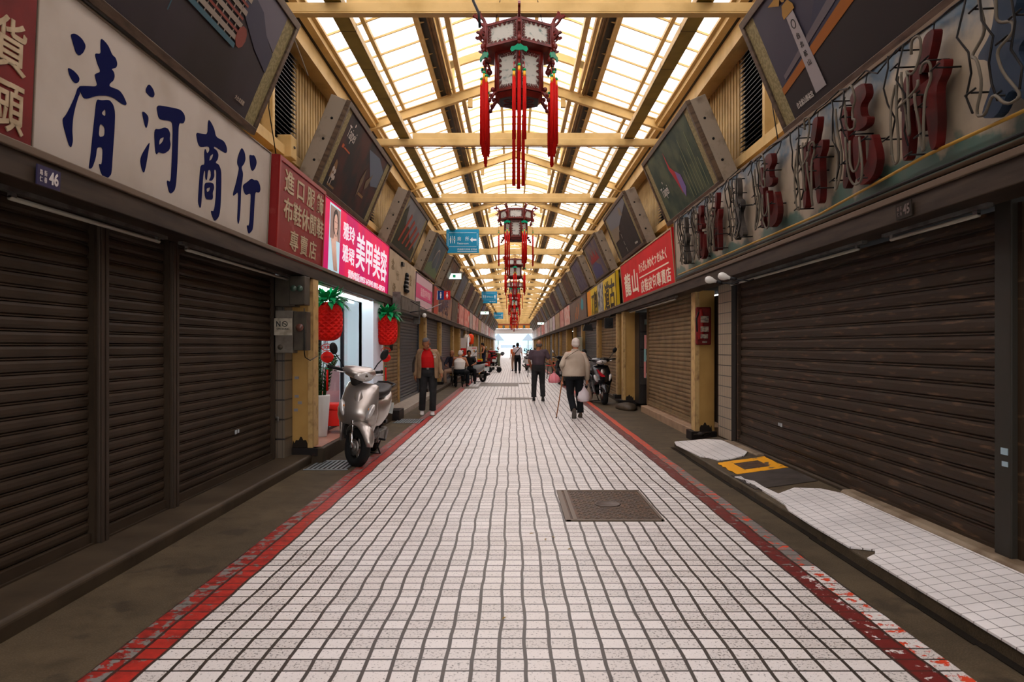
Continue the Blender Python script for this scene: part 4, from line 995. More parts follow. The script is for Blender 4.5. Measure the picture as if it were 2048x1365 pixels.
for z in range(26): 
    a = .1 + z * .42; mb.tube([(a, .95 + .02 * math.sin(z), .03), (a + .22, .90 + .04 * math.sin(z * 2.), .06), (a + .42, .95 + .02 * math.sin(z + 1), .03)], .006, 5)
    if z % 2: mb.tube([(a, .94, .02), (a + .03, .86, .05), (a - .02, .80, .07)], .005, 4)
mb.tube([(.1, .04, .03), (5, .035, .05), (10.9, .04, .03)], .012, 5); mb.build('cable_run', NEOB, t)
RSG = mat('vivid_red_sign', (.56, .007, .010), .6, col2=(.46, .006, .008), ns=2)
WLT = mat('warm_white_lettering', (.74, .62, .47), .5)
sign(1, 11.75, 17.35, 2.40, 3.40, CX + 2.60, R(5), RSG, mat('tan_wood_edge', (.33, .22, .12), .5), 'red leather shop sign with white characters and a white rule, right wall', border=.03, parts=[
    ('lettering', WLT, [('t', '龍山', .45, .2, 1.75, .52, .02, False, 1.25), ('t', 'りうざん かわぐつ せんたく', 2.45, .56, 2.65, .2, .012), ('t', '皮鞋皮包專賣店', 2.5, .14, 2.8, .26, .01, False, 1.1)]),
    ('rule', WLT, [('b', 2.4, 5.2, .455, .48)])])
YSG = mat('yellow_tea_sign', (.62, .42, .015), .45, col2=(.5, .36, .03), ns=3)
sign(1, 18.3, 25.4, 2.36, 3.38, CX + 2.58, R(3), YSG, mat('dark_edge', (.06, .04, .04), .5), 'yellow sign with black brush characters and an orange end on the right wall', parts=[
    ('orange_panel', mat('orange_panel', (.65, .22, .01), .45), [('b', .05, 1.1, .03, .97)]),
    ('grey_picture', mat('grey_print', (.35, .33, .28), .45, col2=(.06, .08, .09), ns=4, lo=.48, hi=.55), [('b', 3.1, 4.5, .03, .97)]),
    ('lettering', BLK, [('t', '刀削', 1.35, .12, 1.6, .72, .02), ('t', '道古', 4.8, .1, 2.0, .8, .02)])])
sign(1, 25.6, 33.0, 2.36, 3.38, CX + 2.57, R(3), mat('dark_brown_print', (.11, .075, .055), .45, col2=(.16, .11, .085), ns=3), mat('dark_edge', (.06, .04, .04), .5), 'dark brown sign with small blue and orange figures beyond the yellow sign', parts=[
    ('figures', mat('teal_figure', (.05, .25, .28), .5), [('p', [[(5.2, .6), (5.6, .95), (6.0, .8), (6.3, .9), (6.2, .5), (5.6, .45)]])]),
    ('orange_figures', mat('orange_figure', (.6, .18, .02), .5), [('b', 3.4, 3.6, .2, .7), ('b', 2.7, 2.8, .2, .5), ('b', 4.1, 4.2, .3, .8)])])
generic(-1, 32.8, 0, 'left'); generic(1, 33.2, 3, 'right')

# house numbers
for (side, y, z, s_, lb, X) in ((-1, 3.72, 2.29, '46', 'small blue house number plate 46 under the left white sign', CX - 2.53), (1, 4.86, 2.30, '45', 'small dark house number plate 45 under the right neon sign', CX + 2.53)):
    M = frame(side, X, y, z, R(2)); t = thing('number_plate', lb, 'plate', M=M)
    MB().box(0, .19, 0, .105, 0, .008).build('plate', mat('navy_plate', (.03, .025, .06), .35) if side < 0 else DARK, t)
    mb = MB(); put_text(mb, s_, .095, .02, .075, .068, .003, .008, .02); put_text(mb, '仁', .02, .02, .022, .028, .002, .008); put_text(mb, '路', .02, .055, .022, .028, .002, .008); put_text(mb, '街', .055, .055, .022, .028, .002, .008); put_text(mb, '巷', .055, .02, .022, .028, .002, .008)
    mb.build('number_lettering', mat('plate_white', (.5, .45, .42), .5) if side < 0 else mat('plate_dim', (.12, .09, .08), .5), t)
# slim tube lights hanging under the fascias
TUBE = mat('unlit_tube', (.34, .31, .25), .3)
for (x, y0, y1, lb) in ((-2.66, 3.7, 5.5, 'unlit tube light under the white sign, nearest the left edge'), (-2.66, 5.75, 8.6, 'unlit tube light under the white sign, beside the red sign'),
                        (2.78, 4.2, 5.4, 'unlit tube light under the neon sign at the right edge'), (2.78, 5.7, 9.3, 'long unlit tube light under the neon sign behind the two bulbs'), (2.70, 11.9, 16.8, 'unlit tube light under the red leather shop sign')):
    t = thing('tube_light', lb, 'light', (x, y0, 2.235), 0, 'unlit tube lights below the signs')
    L = y1 - y0
    mb = MB(); mb.box(-.02, .02, 0, L, .03, .055); mb.box(-.012, .012, .1, .14, 0, .06); mb.box(-.012, .012, L - .14, L - .1, 0, .06); mb.build('batten', GREYM, t)
    mb = MB(); mb.tube([(0, .1, 0), (0, L - .1, 0)], .014, 8); mb.build('tube', TUBE, t)
BULB = mat('opal_bulb_glass', (.62, .60, .55), .2, coat=.5)
for (x, y, lb) in ((2.42, 8.7, 'opal light bulb, the lower left one of the pair by the tiled pier'), (2.45, 8.25, 'opal light bulb, the upper right one of the pair by the tiled pier')):
    t = thing('light_bulb', lb, 'light bulb', (x, y, 2.24), (0, R(-75), R(-15)), 'pair of bulbs under the neon sign'); t.scale = (.8, .8, .85)
    mb = MB(); mb.lathe([(.001, .125), (.03, .12), (.05, .10), (.058, .07), (.052, .035), (.028, -.01), (.02, -.04)], 16); mb.build('globe', BULB, t)
    mb = MB(); mb.lathe([(.026, -.04), (.026, -.10), (.015, -.12)], 10); mb.tube([(0, 0, -.12), (.02, 0, -.28), (.06, 0, -.34)], .01, 5); mb.build('socket', BLK, t)
# ------------------------------------------------------------ leaning picture boards above the signs
MATW = mat('cream_patterned_mount', (.25, .205, .10), .6, col2=(.18, .145, .065), ns=30, lo=.48, hi=.52)
HOLE = mat('drilled_hole', (.008, .008, .008), .8)
BW, BH = 3.12, 1.13
BT = math.atan2(.44, 1.04)
def make_board(side, pic):
    t = thing('picture_board', '', 'billboard')
    d = .25
    mb = MB().use(BOARDS); mb.box(0, BW, 0, BH, -d, -.012); mb.build('casing', None, t, bevel=.008)
    mb = MB()
    for e in (0, BW):
        s = -1 if e == 0 else 1
        for q in (.28, .57, .85): mb.lathe([(.017, e + s * .0005), (.017, e + s * .003)], 10, (0, q, -d / 2), 0)
    mb.build('side_holes', HOLE, t)
    mb = MB().use(BOARDM); b = .055
    mb.box(-.01, BW + .01, -.01, b, -.04, .02); mb.box(-.01, BW + .01, BH - b, BH + .01, -.04, .02); mb.box(-.01, b, b, BH - b, -.04, .02); mb.box(BW - b, BW + .01, b, BH - b, -.04, .02)
    mb.build('frame', None, t, bevel=.004)
    MB().box(b, .27, b, BH - b, -.01, 0).build('patterned_mount', MATW, t); MB().box(BW - .27, BW - b, b, BH - b, -.01, 0).build('patterned_mount', MATW, t)
    MB().box(.27, BW - .27, b, BH - b, -.01, .002).build('picture', pic, t)
    return t
def put_board(t, side, j):
    y0 = 9.05 + BAY * j
    t.matrix_world = frame(side, CX + side * 2.56, (y0 if side < 0 else y0 + BW), 3.49, BT)
    return t
def pm(name, a, b, c=None, ns=1.5, rough=.22, lo=.42, hi=.6):
    m = mat(name, tuple(x * .45 for x in a), .55, col2=tuple(x * .45 for x in b), ns=ns, lo=lo, hi=hi, spec=.2)
    return m
def art(t, name, m, items, z=.003):
    mb = MB()
    for it in items:
        if it[0] == 'r': mb.box(it[1], it[2], it[3], it[4], z, z + .002)
        elif it[0] == 'p': fill_rings(mb, [it[1]], .002, z)
        elif it[0] == 't': put_text(mb, it[1], it[2], it[3], it[4], it[5], .002, z)
        elif it[0] == 'l': mb.tube([(p[0], p[1], z) for p in it[1]], it[2], 5, sc=(1, .2) if False else None)
    return mb.build(name, m, t)
def f(name, c, r=.5): return mat(name, tuple(x * .8 for x in c), r)
LB = []
# left 1: paddle steamer on dark water (generic)
t = put_board(make_board(-1, pm('picture_dusk_water', (.055, .042, .05), (.03, .022, .018), ns=.8)), -1, -1); LB.append((t, 'picture board of a white riverboat on dark water, the nearest on the left'))
art(t, 'printed_sky', f('p_dusk_sky', (.13, .115, .14)), [('p', [(1.9, 1.07), (2.85, 1.07), (2.85, .72), (2.6, .78), (2.4, .9), (2.2, .93), (1.95, 1.0)])])
art(t, 'printed_hills', f('p_hills', (.045, .045, .07)), [('p', [(2.0, .96), (2.2, .93), (2.4, .90), (2.6, .78), (2.85, .70), (2.85, .52), (2.5, .6), (2.1, .75)])], .006)
art(t, 'printed_hull', f('p_deck_white', (.30, .24, .19)), [('r', 1.15, 2.15, .52 + q * .11, .56 + q * .11) for q in range(5)] + [('r', 1.2 + q * .12, 1.215 + q * .12, .5, .98) for q in range(8)], .009)
art(t, 'printed_rail', f('p_rail_red', (.22, .05, .035)), [('r', 1.15, 2.12, .58 + q * .11, .60 + q * .11) for q in range(4)] + [('p', [(2.2 + .09 * math.cos(a), .58 + .09 * math.sin(a)) for a in [i * .6283 for i in range(10)]])], .012)
art(t, 'printed_waterline', f('p_teal', (.05, .12, .15)), [('r', 1.1, 2.15, .46, .50), ('r', 1.15, 1.16, .3, .5)], .012)
art(t, 'printed_caption', f('p_caption', (.45, .36, .28)), [('t', '皇后號', .62, .38, .26, .10), ('t', '大台北景觀', 2.5, .14, .2, .04)], .012)
# left 2: dark red night scene with a fan and cups
t = put_board(make_board(-1, pm('picture_dark_crimson', (.012, .016, .02), (.10, .022, .015), ns=1.6)), -1, 0); LB.append((t, 'black picture board titled Taipei with a fan and white cups, second on left'))
art(t, 'printed_title', f('p_title', (.62, .56, .5)), [('t', 'Taipei', .38, .74, .42, .20), ('p', [(.60 + .022 * math.cos(a), .99 + .022 * math.sin(a)) for a in [i * .785 for i in range(8)]])])
art(t, 'printed_subtitle', f('p_orange', (.5, .10, .03)), [('r', .38, .47, .63, .68), ('r', .5, .8, .64, .66)])
art(t, 'printed_fan', f('p_fan', (.22, .12, .05)), [('p', [(.36, .2), (.40, .46), (.48, .44), (.53, .38), (.56, .3)]), ('r', .4, .75, .1, .13), ('r', 1.9, 2.25, .3, .34)])
art(t, 'printed_cups', f('p_cup', (.5, .42, .35)), [('p', [(cx + .045 * math.cos(a), cy + .035 * math.sin(a)) for a in [i * .785 for i in range(8)]]) for cx, cy in ((.42, .33), (.51, .31), (.47, .24), (.56, .23))] + [('r', .40, .42, .12, .3), ('r', .5, .52, .12, .28)], .006)
art(t, 'printed_glow', f('p_blueglow', (.10, .13, .17)), [('p', [(1.6, .95), (2.3, 1.0), (2.8, .9), (2.8, .62), (2.4, .55), (2.0, .75)])])
art(t, 'printed_shapes', f('p_dim_olive', (.14, .10, .06)), [('p', [(1.75, .5), (1.85, .7), (1.92, .5), (1.84, .25)]), ('p', [(2.05, .55), (2.3, .72), (2.25, .5), (2.12, .42)])], .006)
# left 3: red leaning shapes in front of trees
t = put_board(make_board(-1, pm('picture_grey_sky', (.24, .25, .26), (.33, .33, .33), ns=1)), -1, 1); LB.append((t, 'picture board of red columns against a grey sky, third on the left'))
art(t, 'printed_trees', f('p_trees', (.03, .035, .02)), [('p', [(.27, .06), (.27, .8), (.5, .95), (.7, .7), (.9, .55), (1.3, .6), (1.8, .4), (2.85, .3), (2.85, .06)])])
art(t, 'printed_columns', f('p_redcol', (.32, .05, .025)), [('p', [(.7 + q * .5, .2), (1.05 + q * .5, .85 - .05 * q), (1.25 + q * .5, .82 - .05 * q), (.85 + q * .5, .2)]) for q in range(4)], .006)
t = put_board(make_board(-1, pm('picture_teal_haze', (.15, .19, .22), (.07, .10, .09), ns=1.1)), -1, 2); LB.append((t, 'picture board of a pale arch over green hills, fourth on the left'))
mb = MB(); mb.torus((1.6, .35, .004), .48, .03, 2, 30, 6, .1); mb.build('printed_arch', f('p_arch', (.33, .27, .2)), t)
art(t, 'printed_hill', f('p_greenhill', (.12, .17, .08)), [('p', [(.27, .06), (.27, .3), (.9, .42), (1.5, .25), (2.1, .35), (2.85, .2), (2.85, .06)])], .008)
RB = []
# right 1: station with an orange train and white clock tower
t = put_board(make_board(1, pm('picture_mauve_dusk', (.075, .068, .105), (.10, .09, .125), ns=.7)), 1, -1); RB.append((t, 'picture board of a white clock tower and an orange train, nearest on the right'))
art(t, 'printed_land', f('p_dark_land', (.022, .018, .018)), [('p', [(.27, .06), (.27, .32), (2.85, .62), (2.85, .06)])])
art(t, 'printed_hills', f('p_blue_hills', (.04, .042, .07)), [('p', [(.27, .34), (.6, .5), (1.0, .52), (1.5, .85), (2.0, .9), (2.5, .8), (2.85, .85), (2.85, .5)])], .002)
art(t, 'printed_train', f('p_orange_band', (.32, .10, .012)), [('p', [(.27, .30), (.27, .36), (2.85, .72), (2.85, .60)])], .007)
art(t, 'printed_wall', f('p_grey_band', (.13, .11, .12)), [('p', [(.4, .40), (.4, .44), (2.6, .84), (2.6, .74)])], .007)
art(t, 'printed_tower', f('p_tower', (.34, .30, .30)), [('p', [(.80, .12), (.83, .80), (.97, .80), (1.0, .12)])], .010)
art(t, 'printed_tower_cap', f('p_gold', (.35, .18, .03)), [('p', [(.79, .80), (.79, .84), (.84, .90), (.96, .90), (1.01, .84), (1.01, .80)]), ('p', [(.62, 1.0), (.8, .92), (.9, 1.0), (1.02, .92), (1.2, 1.04), (1.0, 1.03), (.92, 1.06), (.8, 1.0)]), ('p', [(.9 + .05 * math.cos(a), .96 + .05 * math.sin(a)) for a in [i * .785 for i in range(8)]])], .013)
mb = MB(); mb.torus((.9, .71, .014), .035, .005, 2, 16, 5, .3); mb.build('printed_clock', BLK, t)
art(t, 'printed_caption', f('p_title', (.62, .56, .5)), [('t', '台北松山慈祐宮', .42, .11, .34, .055)], .013)
art(t, 'printed_station_name', BLK, [('t', 'TAIPEI', 1.95, .755, .3, .06)] + [('t', c, .873, .58 - q * .08, .055, .05) for q, c in enumerate('台北松山')], .015)
# right 2
t = put_board(make_board(1, pm('picture_green_pond', (.03, .075, .05), (.13, .17, .09), ns=2.2)), 1, 0); RB.append((t, 'green picture board titled Taipei with a red and violet kite shape, second on the right'))
art(t, 'printed_kite', f('p_kite_red', (.42, .03, .04)), [('p', [(1.3, .95), (1.36, .7), (1.5, .6), (1.62, .5), (1.5, .25), (1.36, .55), (1.28, .68)])])
art(t, 'printed_kite_tail', f('p_violet', (.18, .12, .30)), [('p', [(1.52, .6), (1.72, .5), (1.75, .3), (1.58, .18), (1.52, .3)])], .005)
art(t, 'printed_title', f('p_title', (.62, .56, .5)), [('t', 'Taipei', .42, .36, .42, .20), ('p', [(.66 + .02 * math.cos(a), .62 + .02 * math.sin(a)) for a in [i * .785 for i in range(8)]])])
art(t, 'printed_reeds', f('p_reed', (.20, .22, .12)), [('r', 1.9 + q * .13, 1.92 + q * .13, .1, .5 + .2 * (q % 3)) for q in range(7)])
# right 3
t = put_board(make_board(1, pm('picture_night_road', (.018, .014, .014), (.035, .028, .026), ns=2)), 1, 1); RB.append((t, 'picture board of a road at night under a grey sky, third on the right'))
art(t, 'printed_sky', f('p_greysky', (.17, .17, .18)), [('p', [(.27, .75), (.27, 1.07), (2.85, 1.07), (2.85, .95), (1.5, .7)])])
art(t, 'printed_city', f('p_city', (.22, .17, .11)), [('p', [(.27, .45), (.27, .76), (1.5, .70), (1.1, .55), (.9, .45)]), ('p', [(1.9, .85), (2.0, 1.0), (2.2, .98), (2.2, .8)])], .006)
art(t, 'printed_lane', f('p_lane', (.4, .38, .32)), [('r', 1.25, 1.29, .1 + q * .16, .2 + q * .16) for q in range(4)] + [('r', 2.3, 2.6, .12, .16)], .006)
t = put_board(make_board(1, pm('picture_peach_sky', (.30, .20, .15), (.12, .10, .16), ns=1.3)), 1, 2); RB.append((t, 'picture board of a red skyline over a violet river, fourth on the right'))
art(t, 'printed_skyline', f('p_redsky', (.28, .03, .03)), [('p', [(.5, .5), (.6, .7), (.8, .6), (1.0, .8), (1.3, .62), (1.6, .85), (1.9, .6), (2.2, .78), (2.4, .5)])])
art(t, 'printed_river', f('p_river', (.08, .08, .17)), [('p', [(.27, .06), (.27, .4), (1.4, .5), (2.2, .3), (2.0, .06)])])
for (t, l) in LB + RB: t['label'] = l
pals = [('brown harbour', (.10, .07, .05), (.20, .15, .10)), ('crimson', (.16, .03, .03), (.05, .03, .04)), ('steel blue', (.12, .15, .19), (.25, .26, .28)), ('orange street', (.25, .12, .05), (.06, .05, .06)), ('violet', (.13, .09, .16), (.22, .2, .24)), ('dim green', (.06, .09, .05), (.16, .17, .12))]
for side, nm in ((-1, 'left'), (1, 'right')):
    protos = [make_board(side, pm('picture_' + p[0].replace(' ', '_'), p[1], p[2], ns=2.6, rough=.15)) for p in pals]
    used = set()
    for j in range(3, 17):
        k = (j * 5 + (side > 0)) % 6
        t = protos[k] if k not in used else dup(protos[k])
        used.add(k); put_board(t, side, j)
        t['label'] = '%s picture board, %s from the front in the leaning row on the %s' % (pals[k][0], ORD(j + 1), nm); t['group'] = 'leaning picture boards on the %s' % nm
    t = put_board(dup(protos[2]), side, -2); t['label'] = 'steel blue picture board overhead at the %s, behind the nearest one in view' % nm
    t['group'] = 'leaning picture boards on the %s' % nm
# junction box and wires on the cream wall by the first left board
t = thing('junction_box', 'cream junction box with a small latch between the first two left boards', 'electrical box', (CX - 2.84, 8.62, 3.72))
MB().box(-.06, .12, 0, .22, 0, .27).build('case', CREAM, t, bevel=.01)
mb = MB(); mb.box(.12, .135, .09, .13, .13, .15); mb.build('latch', GREYM, t)
def wire(pts, lb, r=.006, m=None):
    return tag(MB().tube(pts, r, 5).build('hanging_wire', m or BLK), lb, 'wire')
wire([(CX - 2.72, 7.4, 5.3), (CX - 2.7, 7.9, 4.9), (CX - 2.78, 8.0, 4.1), (CX - 2.7, 8.05, 3.5)], 'thin black wire hanging by the cream junction box on the left')
wire([(CX - 2.68, 6.9, 5.35), (CX - 2.66, 7.6, 5.2), (CX - 2.7, 8.3, 5.3), (CX - 2.6, 8.9, 4.8)], 'pale looping wire along the left eaves above the first boards', .008, mat('pale_wire', (.4, .36, .28), .5))
wire([(CX + 2.70, 6.3, 5.35), (CX + 2.66, 7.4, 5.1), (CX + 2.68, 8.4, 5.25)], 'dark wire drooping from the right eaves above the first boards')
wire([(CX + 2.72, 7.6, 4.9), (CX + 2.78, 7.9, 4.1), (CX + 2.62, 7.3, 3.55)], 'black wire slanting down beside the right louvred vent')
wire([(-.50, 7.6, 5.6), (-.42, 7.5, 5.05), (-.36, 7.45, 4.9), (-.35, 7.45, 4.75)], 'thick black cable end dangling left of the nearest palace lantern', .016)
for k, (z, y) in enumerate(((5.10, YT0 + BAY), (5.10, YT0 + 2 * BAY))):
    wire([(-2.3, y - .12, z), (-1, y - .12, z - .02), (.5, y - .12, z), (2.3, y - .12, z - .01)], 'thin black cable strung under the %s tie beam' % ORD(k + 1), .007)

# ------------------------------------------------------------ palace lanterns
LWOOD = mat('dark_red_lacquer', (.15, .014, .009), .4, col2=(.085, .009, .006), ns=8, coat=.3)
LPIC = mat('ink_painted_panel', (.50, .49, .43), .5, col2=(.16, .22, .20), ns=11, lo=.56, hi=.68, stretch=(1, 1, 1.6))
LDK = mat('lantern_black_underside', (.02, .017, .015), .5)
def hexp(r, z, a0): return [(r * math.cos(a0 + i * R(60)), r * math.sin(a0 + i * R(60)), z) for i in range(6)]
def make_lantern(rot):
    """six-sided two-tier palace lantern; the empty sits at its lowest frame"""
    t = thing('palace_lantern', '', 'lantern')
    A = R(-90) + rot
    def tier(nm, r, z0, z1, fr, pic):
        mb = MB().use(LWOOD)
        for i in range(6):
            a = A + i * R(60); p = Vector((r * math.cos(a), r * math.sin(a), 0))
            mb.tube([p + Vector((0, 0, z0 - .02)), p + Vector((0, 0, z1 + .02))], .022, 6)
            q = Vector((r * math.cos(a + R(60)), r * math.sin(a + R(60)), 0)); d = (q - p).normalized(); n = Vector((d.y, -d.x, 0)); L = (q - p).length
            M = Matrix.Identity(4)
            for k in range(3): M[k][0] = d[k]; M[k][1] = (0, 0, 1)[k]; M[k][2] = n[k]; M[k][3] = p[k]
            mb.T = M
            H = z1 - z0
            mb.box(0, L, z0, z0 + fr, -.012, .012); mb.box(0, L, z1 - fr, z1, -.012, .012); mb.box(.01, .01 + fr * .8, z0, z1, -.01, .008); mb.box(L - .01 - fr * .8, L - .01, z0, z1, -.01, .008)
            # fretwork: scalloped inner rim made of small scrolls
            cx, cz = L / 2, (z0 + z1) / 2; ax, az = L / 2 - fr - .012, H / 2 - fr - .008
            N = 22
            for k in range(N):
                th = 2 * math.pi * k / N
                px = max(-ax, min(ax, ax * 1.28 * math.cos(th))); pz = max(-az, min(az, az * 1.28 * math.sin(th)))
                mb.torus((cx + px, cz + pz, .002), .013, .006, 2, 8, 4)
                mb.torus((cx + px * .86, cz + pz * .88, .002), .009, .004, 2, 6, 4)
            mb.T = None
        fo = mb.build(nm, None, t)
        for i in range(6):
            a = A + i * R(60); b = a + R(60); rr = r - .008
            p = (rr * math.cos(a), rr * math.sin(a)); q = (rr * math.cos(b), rr * math.sin(b))
            MB().add([(*p, z0 + .01), (*q, z0 + .01), (*q, z1 - .01), (*p, z1 - .01)], [(0, 1, 2, 3)]).build('painted_panel', LPIC, fo, solid=.004)
        return fo
    tier('upper_frame', .44, .56, .84, .03, 1)
    tier('lower_frame', .30, .05, .54, .035, 1)
    mb = MB().use(LWOOD)
    for (r0, z0, r1, z1) in ((.45, .555, .30, .53), (.44, .845, .36, .87), (.31, .04, .25, -.03)):
        mb.add(hexp(r0, z0, A) + hexp(r1, z1, A), [(i, (i + 1) % 6, 6 + (i + 1) % 6, 6 + i) for i in range(6)])
    mb.use(LDK); mb.add(hexp(.26, -.028, A) + hexp(.26, -.005, A), [(0, 1, 2, 3, 4, 5)] + [(i, (i + 1) % 6, 6 + (i + 1) % 6, 6 + i) for i in range(6)])
    mb.add(hexp(.37, .868, A) , [(0, 1, 2, 3, 4, 5)]); mb.add(hexp(.31, .531, A), [(0, 1, 2, 3, 4, 5)])
    mb.build('tray', None, t)
    mb = MB().use(LWOOD)
    for i in range(6): mb.torus((.15 * math.cos(A + i * R(60)), .15 * math.sin(A + i * R(60)), -.03), .045, .008, 2, 10, 4)
    mb.torus((0, 0, -.03), .07, .009, 2, 14, 4); mb.build('bottom_fretwork', None, t)
    # dragon scrolls: top horn, mid curl, lower feet
    for i in range(6):
        a = A + i * R(60)
        M = Matrix.Rotation(a, 4, 'Z'); mb = MB().use(LWOOD); mb.T = M
        OUT = [(-.02, -.04), (.045, -.04), (.05, .0), (.032, .02), (.06, .035), (.095, .07), (.115, .10), (.15, .102), (.165, .125), (.145, .145), (.12, .13), (.105, .145), (.10, .175), (.075, .20), (.065, .17), (.05, .135), (.015, .12), (-.005, .08), (-.015, .03)]
        HOL = [(.035, .055), (.028, .08), (.045, .108), (.07, .108), (.082, .085), (.062, .06)]
        for (z_, k_) in ((.79, 1.0), (.64, .72)):
            mb.T = M @ Matrix.Translation((.44, .014, z_)) @ Matrix.Rotation(R(90), 4, 'X') @ Matrix.Diagonal((k_, k_, 1, 1))
            fill_rings(mb, [smooth_ring(OUT), smooth_ring(HOL)], .028, 0)
        mb.T = M
        mb.ball((.475, 0, .57), (.03, .022, .04)); mb.ball((.465, 0, .53), (.022, .02, .028)); mb.ball((.455, 0, .60), (.022, .02, .03))
        mb.tube([(.44, 0, .56), (.41, 0, .50), (.39, 0, .45)], [.02, .018, .015], 6); mb.ball((.40, 0, .43), (.035, .022, .035)); mb.ball((.425, 0, .46), (.024, .02, .026))
        mb.build('dragon_scroll', None, t); mb = MB().use(LWOOD); mb.T = M
        mb.tube([(.29, 0, .06), (.33, 0, .03), (.36, 0, -.02), (.385, 0, -.05)], [.022, .022, .018, .014], 6); mb.ball((.345, 0, .075), (.028, .02, .03)); mb.ball((.39, 0, -.06), (.026, .018, .028)); mb.ball((.372, 0, .0), (.022, .02, .026))
        mb.build('corner_foot', None, t)
    # tassels hang from the upper corners (long) and from the lower corners (shorter)
    for i in range(6):
        a = A + i * R(60)
        for (rr, zt, nm, gap, ln) in ((.46, .53, 'tassel', .15, 1.02),):
            M = Matrix.Translation((rr * math.cos(a), rr * math.sin(a), zt)) @ Matrix.Rotation(a + R(90), 4, 'Z')
            mb = MB().use(TASS); mb.T = M
            sets = ((0, -.27, ln), (-.058, -.33, ln * .80), (.058, -.33, ln * .80))
            if i == 3: sets = ((0, -.50, ln), (-.058, -.56, ln * .9), (.058, -.56, ln * .9))
            mb.tube([(0, 0, .03), (0, 0, -.2)], .003, 4)
            for (x, z, l_) in sets:
                mb.tube([(x, 0, z + .1), (x, 0, z)], .003, 4)
                for k in range(7):
                    th = k * 1.047; q = .011 if k else 0
                    mb.tube([(x + q * math.cos(th), q * math.sin(th), z - .07), (x + q * 1.25 * math.cos(th), q * 1.25 * math.sin(th), z - .5 * l_), (x + q * 1.3 * math.cos(th), q * 1.3 * math.sin(th), z - l_ * (1 - .02 * (k % 3)))], .0085, 5)
            o = mb.build(nm, None, t)
            mb = MB(); mb.T = M; mb.prism([(-.10, -.09), (-.085, -.055), (-.05, -.05), (0, -.01), (.05, -.05), (.085, -.055), (.10, -.09), (.08, -.12), (.04, -.095), (0, -.10), (-.04, -.095), (-.08, -.12)], 1, -.006, .006); mb.T = M @ Matrix.Translation((0, 0, -.03))
            mb.build('green_charm', GREEN, o)
            mb = MB(); mb.T = M
            for (x, z, l_) in sets: mb.ball((x, 0, z), .021, 10, 6)
            mb.build('bead', mat('emerald_bead', (.0, .30, .09), .25, coat=.4), o)
            mb = MB(); mb.T = M
            for (x, z, l_) in sets: mb.tube([(x, 0, z - .015), (x, 0, z - .085)], [.015, .0185], 8)
            mb.build('gold_collar', GOLD, o)
    mb = MB()
    for s_ in (-1, 1): mb.tube([(s_ * .30, 0, .85), (s_ * .22, 0, 1.25)], .005, 4)
    for i in range(6):
        a = A + i * R(60); mb.tube([(.34 * math.cos(a), .34 * math.sin(a), .86), (0, 0, 1.02)], .005, 4)
    mb.tube([(0, 0, 1.0), (0, 0, 1.10)], .008, 5)
    for q in range(4): mb.torus((0, 0, 1.03 + q * .02), .012, .004, q % 2, 8, 4)
    mb.build('hanging_wires', BLK, t)
    t.scale = (.955, .955, .90)
    return t
l0 = make_lantern(0.0); l1 = make_lantern(R(30))
us = 0
for k in range(0, NT - 1, 2):
    t = l0 if k == 0 else (l1 if k == 2 else dup(l0 if (k // 2) % 2 == 0 else l1))
    t.location = (CX, YT0 + k * BAY - (.02 if k == 0 else 0), 4.195)
    t['label'] = ('large dark red palace lantern with long red tassels, nearest of the hanging row' if k == 0 else
                  'palace lantern with flat face to the viewer, second of the hanging row' if k == 2 else
                  'palace lantern, %s of the row hanging down the middle of the arcade' % ORD(k // 2))
    t['group'] = 'palace lanterns down the arcade'

